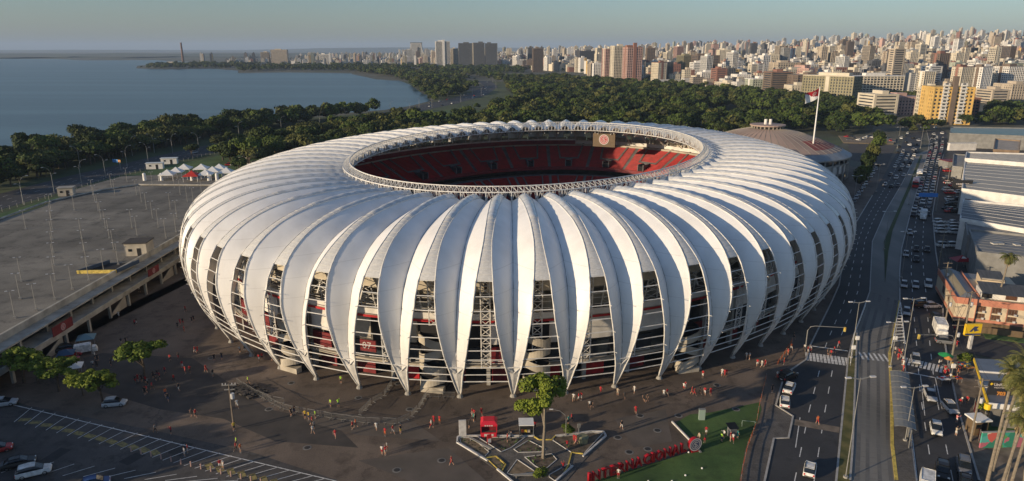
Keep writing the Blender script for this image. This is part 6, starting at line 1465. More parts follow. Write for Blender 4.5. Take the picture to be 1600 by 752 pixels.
palm(1588,655,13.5,-2.0,-.8,2,'shorter palm low in the right cluster')
palm(1578,400,15.5,-1.0,0,2,'palm standing behind the salmon building roof',.95)
palm(1595,600,17,-.2,-4.0,0,'palm behind the others at the right photo edge')
put_tree('near',at(1558,470),.85,1,'garden_tree','dense dark green tree behind the salmon building','trees by the shops')
put_tree('bush',at(1545,648),1.0,1,'bush','clipped hedge bush below the black billboard','bushes by the shops','bush')
put_tree('bush',at(1505,568),.8,2,'bush','dark shrub at the corner stalls','bushes by the shops','bush')
# red and white stall and shops in the shaded yard
p=at(1500,420); o=empty('tyre_shop_sign',(p.x,p.y,0),0,label='red and white striped shop pavilion in the shaded yard above the salmon building',cat='pavilion')
mb=MB(); mb.add([(-2.5,-2,2.6),(2.5,-2,2.6),(2.5,2,2.6),(-2.5,2,2.6),(0,0,4.0)],[(0,1,4),(1,2,4),(2,3,4),(3,0,4)]); mb.build('roof',M('letter_red'),o); mb=MB(); mb.add([(-1.4,-1.6,2.85),(1.4,-1.6,2.85),(.2,-.4,3.75),(-.2,-.4,3.75)],[(0,1,2,3)]); mb.build('white_stripe',M('tent_white'),o)
for a in(-2.2,2.2):
    for b_ in(-1.8,1.8): mb=MB(); mb.beam((a,b_,0),(a,b_,2.6),.15); mb.build('post',M('galv'),o)
# ---- warehouses
mat('roof_light',(.32,.30,.26),.7,scale=.8,col2=(.38,.36,.31),stretch=(1,.05,1)); mat('roof_grey',(.13,.14,.145),.7,scale=.8,col2=(.18,.185,.19),stretch=(1,.05,1)); mat('roof_teal',(.10,.20,.21),.5,var=.1,scale=.3); mat('wall_grey',(.22,.22,.21),.85,var=.15,scale=.5)
def wh(name,roofpx,z,wall,roof,label,rise=0,ridge='x',seg=1,wins=0,cat='warehouse'):
    P=[at(*p,z) for p in roofpx]; c=P[0]; Q=[(p.x-c.x,p.y-c.y) for p in P]; o=empty(name,(c.x,c.y,0),0,label=label,cat=cat)
    mb=MB(); mb.prism(Q,0,z); mb.build('wall',wall,o)
    # roof deck: near-left, near-right, far-right, far-left
    a,b_,c2,d=[Vector((q[0],q[1],z)) for q in Q]; mb=MB(); rows=[]; N=10
    for i in range(N+1):
        f=i/N; h=rise*(1-(2*f-1)**2); L_=a.lerp(d,f); R_=b_.lerp(c2,f); rows.append([Vector((L_.x,L_.y,z+.25+h)),Vector((R_.x,R_.y,z+.25+h))])
    mb.grid(rows); 
    for k in(0,1): mb.add([r[k] for r in rows]+[Vector((rows[-1][k].x,rows[-1][k].y,z)),Vector((rows[0][k].x,rows[0][k].y,z))],[tuple(range(len(rows)+2))])
    mb.build('roof',roof,o)
    for i in range(1,N): mb=MB(); mb.beam(rows[i][0]+Vector((0,0,.02)),rows[i][1]+Vector((0,0,.02)),.10,.06); mb.build('roof_seam',wall,o)
    mb=MB()
    for u,v in((a,b_),(b_,c2),(c2,d),(d,a)): mb.beam(u+Vector((0,0,.4)),v+Vector((0,0,.4)),.4,1.0)
    mb.build('parapet',wall,o)
    if wins:
        for i in range(wins):
            t=(i+.6)/wins; p=a.lerp(b_,t); mb=MB(); dx=(b_-a).normalized(); n=Vector((dx.y,-dx.x,0)); cc=p+n*.06; cc.z=z*.55
            mb.box(tuple(cc),((b_-a).length/wins*.5,.2,z*.28),math.atan2(dx.y,dx.x)); mb.build('window',M('brown_window'),o)
    return o,(a,b_,c2,d)
wh('warehouse',[(1503,298),(1660,318),(1660,258),(1508,250)],9,M('wall_white'),M('roof_light'),'large white walled warehouse with a broad pale roof half in sun',0.6,wins=7)
wh('warehouse',[(1500,345),(1660,372),(1660,330),(1505,316)],9,M('wall_white'),M('roof_grey'),'arched blue-grey roofed hall with white rounded gable below the pale warehouse',1.6)
wh('warehouse',[(1512,372),(1680,392),(1680,352),(1506,338)],8,M('wall_grey'),M('roof_grey'),'flat grey warehouse roof with a long raised monitor',0.2)
wh('warehouse',[(1527,398),(1680,415),(1680,380),(1514,362)],8.5,M('wall_grey'),M('roof_grey'),'dark grey roofed warehouse nearest the salmon building',0.7)
wh('office_block',[(1508,250),(1660,262),(1660,244),(1510,240)],10.5,M('wall_white'),M('concrete'),'narrow white upper block with small dark openings along the top of the pale warehouse',0.0,wins=9,cat='building')
wh('brick_office',[(1552,236),(1592,238),(1594,222),(1555,219)],11,mat('brown_panel',(.22,.155,.10),.8,var=.15,scale=.4),M('concrete'),'brown ribbed three storey block with pale roof edge behind the warehouses',0,wins=8,cat='building')
wh('sports_hall',[(1484,210),(1660,217),(1660,203),(1486,200)],8,M('wall_grey'),M('roof_teal'),'long hall with a teal-grey metal roof across the right edge',.8,cat='hall')
o,_=wh('dark_shop',[(1488,262),(1504,264),(1508,244),(1490,243)],5,M('wall_grey'),M('roof_grey'),'small grey shop beside the pale warehouse',0,cat='shop')
p=at(1506,243); hut('white_sign_block',(p.x-2,p.y),(16,2,4),3,0.05,M('wall_white'),M('wall_white'),'white advertising hoarding on the roof edge below the teal hall','hoarding',door=False)
p=at(1497,325); o=empty('billboard',(p.x,p.y,0),-.05,label='black billboard with a line of white lettering beside the pale warehouse',cat='billboard')
mb=MB(); mb.box((0,0,9.2),(7.5,.4,3.6)); mb.build('panel',M('plastic_black'),o); mb=MB(); mb.beam((0,.1,0),(0,.1,7.5),.5); mb.build('post',M('galv'),o); mb=MB()
for i in range(8): mb.box((-2.2+i*.62,-.22,9.5),(.42,.04,.5))
for i in range(5): mb.box((-1.2+i*.5,-.22,8.6),(.34,.04,.3))
mb.build('lettering',M('crest_white'),o,kind='stuff')
p=at(1500,262); hut('red_roof_shop',(p.x-6,p.y-2),(9,8,4),0,0,M('wall_grey'),M('dark_red'),'low shop with a dark red roof by the warehouse forecourt','shop')
for i,(x,y) in enumerate(((1533,339),(1537,339),(1553,384),(1562,384),(1588,386))):
    p=at(x,y,8.9); o=empty('roof_vent',(p.x,p.y,8.6),0,label='small box vent on the grey warehouse roofs',cat='vent',group='vents on the warehouse roofs'); mb=MB(); mb.box((0,0,.5),(1.3,1.3,1.1)); mb.build('box',M('wall_white' if i>1 else 'plastic_black'),o); mb=MB(); mb.box((0,0,1.1),(1.5,1.5,.15)); mb.build('cap',M('galv'),o)
# hedge of dark trees between the arena and the avenue
for i,(x,y,s) in enumerate([(1371,236,1.3),(1368,248,1.2),(1362,262,1.2),(1352,280,1.2),(1348,292,1.0),(1344,302,1)]):
    put_tree('park%d'%(i%6),at(x,y),s*.62,i,'cypress_tree','dark narrow tree in the row between the round arena and the avenue','dark trees beside the round arena',sz=s*1.25)
# ---- round arena (gymnasium)
G=Vector((127.5,345,0)); RR=46
gy=empty('round_arena',(G.x,G.y,0),0,label='round indoor arena with a shallow ribbed pinkish dome roof and central lantern behind the stadium',cat='arena'); gy.scale=(.85,.85,.85)
mat('dome_pink',(.38,.28,.23),.75,scale=.05,col2=(.28,.21,.175),detail=8); mat('dome_red',(.25,.06,.05),.8,var=.2,scale=.1); mat('dome_grey',(.22,.24,.26),.6,var=.15,scale=.3)
def dz(r): return 13.2+13.5*(1-(r/RR)**1.6)
NS_=48
for i in range(NS_):
    a0,a1=2*PI*i/NS_,2*PI*(i+1)/NS_; mb=MB(); rows=[]
    for r in (9,16,23,30,36,41): rows.append([(r*math.cos(a),r*math.sin(a),dz(r)) for a in (a0,(a0+a1)/2,a1)])
    mb.grid(rows,flip=False); red=3.9<((a0)%(2*PI))<0 or (5.0<a0<5.55)
    mb.build('roof_panel',M('dome_pink'),gy)
    if 5.05<a0<5.95:
        mb=MB(); mb.grid([[(r*math.cos(a),r*math.sin(a),dz(r)+.06) for a in(a0,a1)] for r in(27,32,37)]); mb.build('painted_patch',M('dome_red'),gy)
    mb=MB(); mb.grid([[(r*math.cos(a),r*math.sin(a),dz(r)-(0 if r<46 else .2)) for a in (a0,a1)] for r in(41,46.5)]); mb.build('rim_panel',M('dome_grey'),gy)
    mb=MB(); mb.path([(r*math.cos(a0),r*math.sin(a0),dz(r)+.1) for r in(9,20,30,41)],.22,4); mb.build('roof_rib',M('seam'),gy)
    for z0,z1,rr,mm in ((9.6,12.9,43.5,'glass_dark'),(8.8,9.6,45.4,'concrete'),(4.2,8.8,44.6,'wall_white'),(3.6,4.2,45.0,'concrete_dark'),(0,3.6,42,'dark_void')):
        mb=MB(); mb.grid([[(rr*math.cos(a),rr*math.sin(a),z) for a in(a0,a1)] for z in(z1,z0)]); mb.build('wall_panel',M(mm),gy)
    mb=MB(); mb.beam((45.2*math.cos(a0),45.2*math.sin(a0),0),(45.2*math.cos(a0),45.2*math.sin(a0),13),.7); mb.build('column',M('concrete'),gy)
mb=MB(); mb.grid([[(r*math.cos(2*PI*i/32),r*math.sin(2*PI*i/32),z) for i in range(33)] for r,z in((46.5,12.9),(46.5,12.2),(43.5,12.2))]); mb.build('eave',M('galv'),gy)
mb=MB(); mb.cyl((0,0,dz(10)-1),8.6,2.6,24); mb.build('lantern_wall',M('dark_void'),gy); mb=MB(); mb.cyl((0,0,dz(10)+1.6),10,.7,24); mb.build('lantern_roof',M('dome_pink'),gy)
for i in range(24): a=2*PI*i/24; mb=MB(); mb.beam((8.9*math.cos(a),8.9*math.sin(a),dz(10)-1),(8.9*math.cos(a),8.9*math.sin(a),dz(10)+1.6),.5); mb.build('lantern_post',M('cream_concrete'),gy)
for x in(-1.4,1.4): mb=MB(); mb.cyl((x,0,dz(10)+2.3),.9,3.0,10); mb.build('roof_tank',M('wall_white'),gy)
slab('arena_forecourt',[(1325,225),(1400,228),(1385,262),(1330,250)],.03,.06,'plaza_dark')
# retaining wall / field beyond arena
slab('dirt_field',[(1310,213),(1400,218),(1396,226),(1318,224)],.05,.5,'soil_light')
# ---- flagpole with club flag
p=at(1270,250); 
o=empty('flagpole',(168.3,360,0),0,label='tall white flagpole rising behind the stadium roof',cat='flagpole')
tp=at(1282,137,38.0); 
fpx,fpy=None,None
# place so the top stands at pixel (1282,137)
p0=at(1270,262,0); 
for yy in range(300,420):
    for hh in (36,38,40,42,44):
        pass
b0=Vector((155.0,352.0,0))
best=None
for yi in range(320,400,2):
    xx=to_px
    for xi in range(120,200,1):
        t=to_px((xi,yi,16)); 
        if abs(t[0]-1271)>.9: continue
        for hh in range(34,50):
            u=to_px((xi,yi,hh)); e=abs(u[1]-137)+abs(to_px((xi,yi,16))[1]-248)*.5
            if best is None or e<best[0]: best=(e,xi,yi,hh)
_,fx,fy,fh=best; o.location=(fx,fy,0)
mb=MB(); mb.path([(0,0,0),(0,0,fh*.5),(0,0,fh)],[.9,.7,.35],10); mb.build('pole',M('tent_white'),o,smooth=True)
mb=MB(); mb.cyl((0,0,fh),.35,.4,8,r2=.1); mb.build('finial',M('galv'),o); mb=MB(); mb.cyl((0,0,0),1.5,.8,12); mb.build('base',M('concrete'),o)
fl=empty('club_flag',(fx,fy,fh-.6),0,label='red and white club flag with a round emblem flying from the tall white pole',cat='flag')
def fpt(u,v): # u along fly 0..1, v down 0..1
    x=-.3-6.6*u*(1-.05*v); z=-(4.6*v)-3.0*u-.6*math.sin(u*5)*u; y=-.9*math.sin(u*7+v*1.5)*u-.6*u; return (x,y,z)
n=14; m_=10
for nm,cond,mm in (('red_field',lambda u,v: v+u*.75<.80,'letter_red'),('white_field',lambda u,v: v+u*.75>=.80,'tent_white')):
    mb=MB()
    for i in range(n):
        for j in range(m_):
            u0,u1,v0,v1=i/n,(i+1)/n,j/m_,(j+1)/m_
            if cond((u0+u1)/2,(v0+v1)/2): mb.add([fpt(u0,v0),fpt(u1,v0),fpt(u1,v1),fpt(u0,v1)],[(0,3,2,1)])
    mb.build(nm,M(mm),fl,smooth=True)
mb=MB(); q=fpt(.28,.30)
for i in range(20):
    a,b_=2*PI*i/20,2*PI*(i+1)/20
    for r0,r1 in((.62,.8),(.25,.36)): mb.add([fpt(.3+math.cos(t)*r/6.6,.32+math.sin(t)*r/4.6) for t,r in((a,r0),(a,r1),(b_,r1),(b_,r0))],[(0,1,2,3)])
for v in mb.v: pass
mb.v=[(x,y-.06,z) for x,y,z in mb.v]; mb.build('emblem',M('crest_white'),fl)
# ================================================================= WOODS
def inpoly(x,y,P):
    c=False; n=len(P); j=n-1
    for i in range(n):
        xi,yi=P[i][0],P[i][1]; xj,yj=P[j][0],P[j][1]
        if (yi>y)!=(yj>y) and x<(xj-xi)*(y-yi)/(yj-yi)+xi: c=not c
        j=i
    return c
rw=random.Random(77)
REG=[('in the park wood behind the stadium',[(690,202),(715,186),(770,178),(800,168),(812,152),(790,140),(792,126),(860,124),(1000,134),(1100,141),(1180,152),(1280,163),(1345,172),(1372,184),(1362,205),(1318,215),(1235,216),(1150,214),(1000,214),(700,214)],10.5,1.0),
('in the tree belt along the lake shore',[(-60,300),(0,262),(60,244),(180,222),(330,202),(440,190),(560,179),(630,171),(640,174),(560,184),(480,194),(400,206),(320,220),(240,238),(170,254),(90,272),(0,298),(-60,330)],7.0,1.0),
('between the lakeside avenue and the stadium',[(330,256),(365,236),(430,224),(520,208),(620,196),(720,196),(800,205),(800,225),(600,240),(420,262),(350,270)],10.0,1.0),
('on the bend of the lake shore',[(676,165),(668,152),(655,143),(640,132),(650,126),(690,131),(720,138),(735,146),(720,154),(700,163)],11.0,.95),
('along the far side of the lakeside avenue',[(560,114),(600,117),(640,126),(655,129),(720,134),(740,140),(750,136),(700,124),(650,117),(780,130),(790,122),(700,112),(560,108)],14.0,.9),
('on the right side behind the salmon building',[(1545,180),(1610,175),(1610,196),(1500,198),(1525,192)],9.0,1.0),
('around the far junction',[(1372,208),(1390,190),(1440,196),(1470,190),(1480,205),(1440,216),(1400,204)],15.0,.7),
('on the shore strip under the dark towers',[(560,114),(590,117),(618,122.5),(640,130),(655,141),(668,148),(690,135),(660,124),(640,117),(600,112)],13.0,1.0),
('on the wooded point across the lake',[(213,107),(262,103),(330,101),(400,103),(372,109),(330,107),(260,108.5)],20.0,.8),
('on the far shore below the city',[(372,113),(430,110),(560,112),(640,108),(800,116),(830,116),(800,108),(560,105),(400,106),(372,110)],18.0,.9)]
def road_clear(p):
    # keep the lakeside avenue free
    return True
avP=[(v.x,v.y) for v in lerp_line(LL,LR,.5,260)]
SPOT=[]
for ctx,P,sp,dens in REG:
    W=[at(*q) for q in P]; xs=[w_.x for w_ in W]; ys=[w_.y for w_ in W]; PP_=[(w_.x,w_.y) for w_ in W]
    nx=int((max(xs)-min(xs))/sp)+1; ny=int((max(ys)-min(ys))/sp)+1
    for i in range(nx):
        for j in range(ny):
            x=min(xs)+(i+rw.uniform(-.45,.95))*sp; y=min(ys)+(j+rw.uniform(-.45,.95))*sp
            if rw.random()>dens or not inpoly(x,y,PP_): continue
            if noise.noise(Vector((x*.012,y*.012,3)))<-.27 and 'park' in ctx: continue
            if min((x-a)**2+(y-b_)**2 for a,b_ in avP)<(15 if y<900 else 16)**2: continue
            if (x-G.x)**2+(y-G.y)**2<44**2: continue
            px,py,d=to_px((x,y,6)); 
            if px<-60 or px>1660: continue
            # hidden behind the stadium?
            SPOT.append((d,x,y,ctx,rw.choice((.6,.75,.9,1.0,1.15,1.35,1.6))*(1.0 if d<1500 else 1.15)))
# free-standing trees near the tents and lawns
for x,y in ((360,228),(372,226),(395,222),(345,232),(300,246),(410,232),(770,176),(745,172),(690,190),(668,186),(645,188),(820,172)):
    p=at(x,y); SPOT.append((p.y,p.x,p.y,'standing free on the grass verge',rw.uniform(.8,1.1)))
SPOT.sort()
def hidden(x,y,h=10):
    # rough test against the stadium roof
    px,py,d=to_px((x,y,h))
    top=None
    return (300<px<1330) and d>180 and py>lin([(300,300),(345,262),(400,240),(520,206),(640,190),(860,183),(1012,186),(1160,204),(1240,226),(1300,262),(1330,330)],px)+6
vis=[s for s in SPOT if not hidden(s[1],s[2])]
KN=['dark green rounded','mid green spreading','dark dense','olive green loose','broad mid green','tall dark']
for i,(d,x,y,ctx,s) in enumerate(vis[:300]):
    k=rw.randrange(6); put_tree('park%d'%k,(x,y,0),s,rw.uniform(0,6.28),'park_tree',f'{KN[k]} tree {ctx}','trees '+ctx,sz=s*rw.uniform(.85,1.2))
# all the trees beyond: one object of instanced crowns
farcol=bpy.data.collections.new('wood_parts')
far_me=[]
for i in range(5):
    me,_=crown_mesh('crown_far%d'%i,200+i,5.4,7.5,400,1.45,8,.75,[M(('leaf_dark','leaf_mid','leaf_olive','leaf_dark','leaf_mid')[i]),M('bough')]); 
    for v in me.vertices: v.co.z+=2.2
    o=bpy.data.objects.new('wood_crown',me); farcol.objects.link(o)
rest=[(x,y,0,s) for d,x,y,c,s in vis[300:]]
# street trees scattered through the city
CITY_TREES=[]
def scatter_object(name,pts,col):
    me=bpy.data.meshes.new(name); me.from_pydata([(p[0],p[1],p[2]) for p in pts],[],[]); at_=me.attributes.new('size','FLOAT','POINT'); at_.data.foreach_set('value',[p[3] for p in pts]); a2=me.attributes.new('turn','FLOAT','POINT'); a2.data.foreach_set('value',[rw.uniform(0,6.28) for _ in pts])
    o=bpy.data.objects.new(name,me); link(o); md=o.modifiers.new('spread','NODES'); ng=bpy.data.node_groups.new('spread_'+name,'GeometryNodeTree'); md.node_group=ng
    ng.interface.new_socket('Geometry',in_out='INPUT',socket_type='NodeSocketGeometry'); ng.interface.new_socket('Geometry',in_out='OUTPUT',socket_type='NodeSocketGeometry')
    N=ng.nodes; gi=N.new('NodeGroupInput'); go=N.new('NodeGroupOutput'); ip=N.new('GeometryNodeInstanceOnPoints'); ci=N.new('GeometryNodeCollectionInfo'); ci.inputs['Collection'].default_value=col; ci.inputs['Separate Children'].default_value=True; ci.inputs['Reset Children'].default_value=True
    ip.inputs['Pick Instance'].default_value=True
    a=N.new('GeometryNodeInputNamedAttribute'); a.data_type='FLOAT'; a.inputs['Name'].default_value='size'; b=N.new('GeometryNodeInputNamedAttribute'); b.data_type='FLOAT'; b.inputs['Name'].default_value='turn'; cx=N.new('ShaderNodeCombineXYZ')
    L=ng.links.new; L(gi.outputs[0],ip.inputs['Points']); L(ci.outputs[0],ip.inputs['Instance']); L(a.outputs[0],ip.inputs['Scale']); L(b.outputs[0],cx.inputs[2]); L(cx.outputs[0],ip.inputs['Rotation']); L(ip.outputs[0],go.inputs[0])
    o['kind']='stuff'; return o
scatter_object('distant_wood',rest,farcol)
# undergrowth strip so the wood floor never shows pale
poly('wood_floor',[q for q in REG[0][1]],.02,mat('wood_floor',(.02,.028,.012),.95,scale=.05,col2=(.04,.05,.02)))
# two white-roofed boats sheds by the avenue
for (x,y) in ((440,184),(460,183)):
    p=at(x,y); hut('shore_kiosk',(p.x,p.y),(9,5,3),0,.5,M('wall_white'),M('tent_white'),'low white-roofed kiosk among the shore trees, '+('left' if x<450 else 'right')+' one','kiosk',door=False)
# row of white frames by the bend (riverside works) and a bare earth strip
poly('shore_field',[(690,131),(735,128),(775,131),(770,141),(745,145),(720,139)],.03,mat('shore_earth',(.15,.115,.085),.95,scale=.02,col2=(.08,.08,.045)))
poly('shore_field',[(640,113),(660,114.5),(720,119.5),(745,127),(700,124),(650,117)],.03,M('shore_earth'))
# ================================================================= CITY
rcx=random.Random(99)
mat('facade_glass',(.035,.045,.06),.25,var=.3,scale=.3)
PAL={'white':(.60,.585,.55),'cream':(.54,.49,.39),'pale grey':(.38,.38,.37),'beige':(.42,.36,.28),'brown':(.15,.115,.09),'brick red':(.24,.12,.09),'pink':(.44,.29,.25),'ochre yellow':(.60,.40,.13),'dark grey':(.09,.095,.105),'olive':(.24,.22,.14),'pale green':(.35,.38,.31)}
for k,c in PAL.items(): mat('wall_'+k.replace(' ','_'),c,.82,var=.10,scale=.15)
def tower(name,loc,wd,dp,fl,col,rz,label,style='grid',fh=3.0,group=None,trim=None,shaft=None,base=0,cat='building',extras=True):
    """a block of flats: dark recessed glazing behind floor bands and piers, roof slab, tanks"""
    H=fl*fh; W_=M('wall_'+col.replace(' ','_')); T=M('wall_'+(trim or col).replace(' ','_')); o=empty(name,loc,rz,label=label,cat=cat,group=group)
    mb=MB(); mb.box((0,0,H/2),(wd-.9,dp-.9,H)); mb.build('glazing',M('facade_glass'),o)
    mb=MB()
    if style in('grid','balcony'):
        for i in range(fl+1): z=min(i*fh,H-.4)+(.7 if i<fl else 0); mb.box((0,0,z),(wd-(.25 if style=='grid' else 0),dp-.25,1.35 if style=='grid' else 1.1))
        step=3.2 if wd<40 else 4.2
        nx=max(2,int(wd/step)); ny=max(2,int(dp/step))
        for i in range(nx+1):
            x=-wd/2+.5+i*(wd-1)/nx
            for s in(-1,1): mb.box((x,s*(dp/2-.3),H/2),(1.5 if style=='grid' else .8,.8,H))
        for i in range(ny+1):
            y=-dp/2+.5+i*(dp-1)/ny
            for s in(-1,1): mb.box((s*(wd/2-.3),y,H/2),(.8,1.7 if style=='grid' else 1.0,H))
    elif style=='bands':
        for i in range(fl+1): mb.box((0,0,min(i*fh+.2,H)),(wd,dp,1.7))
        for sx in(-1,1):
            for sy in(-1,1): mb.box((sx*(wd/2-1),sy*(dp/2-1),H/2),(2.2,2.2,H-.02))
    elif style=='fins':
        for s in(-1,1):
            for i in range(int(wd/2.6)+1): mb.box((-wd/2+.4+i*(wd-.8)/int(wd/2.6),s*(dp/2-.2),H/2),(.7,1.0,H))
            for i in range(int(dp/2.6)+1): mb.box((s*(wd/2-.2),-dp/2+.4+i*(dp-.8)/int(dp/2.6),H/2),(1.0,.7,H))
        for i in range(fl): mb.box((0,0,i*fh+1.2),(wd-.5,dp-.5,.5))
    mb.build('facade_grid',W_,o,kind='stuff')
    if style!='fins' and wd>9:
        for s in(-1,1):
            if style=='bands': continue
            mb=MB(); mb.box((s*wd/2-s*.05,0,H/2),(.5,min(dp*.26,4.5),H-.4)); mb.build('side_wall',T,o)
    mb=MB(); mb.box((0,0,H+.35),(wd+.3,dp+.3,.7)); mb.build('roof',T if style!='fins' else W_,o)
    if extras:
        mb=MB(); r=random.Random(int(loc[0]*7+loc[1])); mb.box((r.uniform(-.2,.2)*wd,r.uniform(-.2,.2)*dp,H+2.2),(wd*r.uniform(.25,.45),dp*r.uniform(.35,.6),3.2)); mb.build('stair_house',T,o)
        if r.random()<.5: mb=MB(); mb.box((r.uniform(-.3,.3)*wd,r.uniform(-.3,.3)*dp,H+4.2),(wd*.16,dp*.25,2.2)); mb.build('water_tank',M('concrete'),o)
    if shaft: mb=MB(); mb.box((shaft[0],shaft[1],H/2+shaft[4]/2),(shaft[2],shaft[3],H+shaft[4])); mb.build('stair_shaft',M('wall_'+shaft[5].replace(' ','_')),o)
    return o
OCC=[]
def lm_px(name,px0,px1,pyb,pyt,dp,col,rz,label,**k):
    """landmark building from its outline in the photo: base row pyb, top row pyt"""
    b0=at(px0,pyb); b1=at(px1,pyb); x=(b0.x+b1.x)/2; y=b0.y; g=gz(x,y)
    if g>0:
        for _ in range(6):
            b0=at(px0,pyb,g); b1=at(px1,pyb,g); x=(b0.x+b1.x)/2; y=b0.y; g=gz(x,y)
    wv=abs(b1.x-b0.x)
    c=1.0/max(.35,abs(math.cos(rz))+ (dp/max(wv,1))*abs(math.sin(rz))*.6)
    H=None
    for h in np.arange(4,150,.5):
        if to_px((x,y,g+h))[1]<pyt: break
    fh=k.pop('fh',3.0); fl=max(2,int(round(h/fh)))
    OCC.append((x,y,max(wv,dp)*.62+6))
    return tower(name,(x,y+dp*.5*abs(math.cos(rz)),g-.5),wv*c,dp,fl,col,rz,label,fh=h/fl,**k)
lm_px('white_tower',680,703,108,65,34,'white',.15,'tall white tower with dark vertical glass strips above the lake bend',style='fins',shaft=(2,-16,7,6,5,'white'))
lm_px('office_tower',716,738,108,68,30,'dark grey',.1,'wide dark glass office tower just right of the white striped tower',style='bands')
lm_px('office_tower',739,757,108,67,28,'dark grey',.1,'dark tower with a pale left edge, middle one of the dark group',style='grid',shaft=(-17,0,3,26,0,'cream'))
lm_px('office_tower',758,777,108,68,28,'dark grey',.1,'dark blue-grey tower, rightmost of the dark group',style='bands')
lm_px('office_tower',704,716,107,76,20,'cream',.1,'slimmer cream tower squeezed between the white and dark towers',style='grid')
lm_px('brown_tower',832,848,113,76,22,'brown',.1,'brown slab tower standing alone at the edge of the park wood',style='fins')
lm_px('office_tower',903,931,112,80,32,'dark grey',.15,'dark grey ribbed office block above the wood, left of the twin towers',style='fins')
lm_px('apartment_tower',942,957,124,76,22,'pink',.2,'orange-pink apartment tower, left of the three at the wood edge',style='balcony',trim='cream')
lm_px('apartment_tower',955,975,126,72,24,'cream',.2,'cream apartment tower with stacked balconies, middle of the three',style='balcony')
lm_px('apartment_tower',975,1001,129,74,26,'pink',.2,'red and pink apartment tower, right of the three at the wood edge',style='balcony',trim='brick red',shaft=(0,-11,6,5,8,'brick red'))
lm_px('office_block',1061,1086,122,87,30,'olive',.25,'olive ribbed office block left of the wide brown one',style='fins')
lm_px('office_block',1085,1122,124,87,34,'brown',.1,'wide dark brown office block with horizontal window bands',style='bands')
lm_px('office_block',1080,1100,128,98,20,'white',.1,'white banded block standing in front of the wide brown office',style='bands')
lm_px('apartment_tower',1121,1139,112,78,22,'cream',.1,'sunlit cream tower rising behind the wide brown office block',style='grid')
lm_px('office_block',1116,1134,136,108,24,'brick red',.1,'red-brown box block at the wood edge',style='bands'); lm_px('office_block',1134,1147,136,107,20,'dark grey',.1,'narrow dark block attached right of the red-brown box',style='fins')
lm_px('apartment_block',1092,1118,134,113,18,'white',.2,'low white block at the wood edge left of the red-brown box',style='grid')
lm_px('apartment_block',1148,1172,138,117,24,'white',.1,'white low block with dark windows right of the dark narrow block',style='grid')
lm_px('apartment_block',1172,1212,146,124,26,'pale green',.1,'pale green and white low block beside the wood',style='grid',trim='white')
lm_px('apartment_block',1208,1256,134,98,30,'beige',.15,'broad beige terraced block left of the flag',style='grid')
lm_px('office_block',1200,1236,148,113,24,'brown',.1,'brown block with a large dark glass face left of the flag',style='bands',trim='brick red')
lm_px('apartment_block',1240,1290,150,118,28,'brown',.1,'unfinished looking brown concrete block behind the flag',style='grid')
lm_px('apartment_block',1234,1266,157,134,22,'cream',.05,'low cream block with dark balconies left of the flagpole',style='grid')
lm_px('apartment_slab',1291,1330,165,120,60,'olive',.62,'yellow-olive end wing of the long cream slab right of the flag',style='grid',trim='cream')
lm_px('apartment_slab',1326,1410,158,119,18,'cream',.08,'long cream and white apartment slab with blue-grey balcony stacks',style='balcony',trim='white')
lm_px('office_block',1358,1400,183,148,26,'cream',.1,'cream office wing with dark horizontal windows',style='bands')
lm_px('office_block',1376,1443,181,152,24,'pink',.1,'pinkish low block with two rows of square windows',style='grid')
yt=lm_px('apartment_tower',1454,1516,195,137,22,'ochre yellow',-.12,'yellow high-rise with white balcony columns and a brown central shaft',style='grid',trim='ochre yellow',shaft=(0,-10.5,3.6,3.4,9,'brown'),extras=False)
for sx in(-1,1):
    for i in range(12):
        mb=MB(); mb.box((sx*6.6,-11.6,i*2.72+2.0),(5.0,1.6,1.0)); mb.box((sx*6.6,-11.0,i*2.72+3.2),(4.6,.5,1.3)); mb.build('balcony',M('wall_white'),yt)
        mb=MB(); mb.box((sx*6.6,-11.35,i*2.72+3.1),(2.2,.3,1.1)); mb.build('window',M('facade_glass'),yt)
lm_px('apartment_tower',1442,1458,190,138,18,'cream',-.12,'cream side wing of the yellow high-rise with stacked balconies',style='balcony')
lm_px('apartment_block',1509,1528,182,154,20,'brick red',0,'dark red block just right of the yellow high-rise',style='balcony')
lm_px('apartment_block',1544,1575,162,141,26,'beige',.1,'plain beige block at the right edge above the trees',style='bands'); lm_px('apartment_block',1574,1612,156,132,30,'beige',.1,'stepped beige block at the far right edge',style='grid')
lm_px('apartment_tower',1518,1530,140,106,20,'cream',.3,'narrow cream tower with a brown side right of the yellow high-rise',style='grid',trim='brown')
lm_px('apartment_tower',1530,1562,140,104,24,'white',.25,'white apartment block with rows of balconies at upper right',style='balcony')
lm_px('apartment_tower',1562,1600,143,104,26,'white',.25,'white apartment block with a brown side at the right edge',style='balcony',trim='brown')
lm_px('apartment_block',1470,1508,112,96,24,'pink',.1,'pinkish white-banded block above the yellow high-rise',style='grid',trim='white')
lm_px('apartment_block',1510,1538,108,88,24,'cream',.1,'cream block with wide white balcony bands at upper right',style='bands')
lm_px('apartment_block',1460,1500,134,109,22,'pink',.2,'brick-pink block with grey bays left above the yellow high-rise',style='balcony',trim='dark grey')
lm_px('mansion_block',1296,1348,80,66,50,'beige',.1,'very wide sandy block on the ridge above the flag',style='grid'); 
lm_px('office_block',1374,1424,97,76,40,'beige',.2,'large sandy and brown pair of office blocks on the slope',style='fins',trim='brown')
lm_px('apartment_block',408,420,100,82,24,'beige',.1,'tan slab on the far shore, left of a pair',style='fins'); lm_px('apartment_block',424,449,100,78,26,'beige',.1,'taller tan slab on the far shore, right of a pair',style='grid')
lm_px('silo_building',500,516,101,85,30,'white',.0,'round-looking white block alone on the far shore',style='fins')
lm_px('office_tower',628,646,101,78,26,'pale grey',.1,'pale glassy box tower in front of the concrete pyramid tower',style='bands')
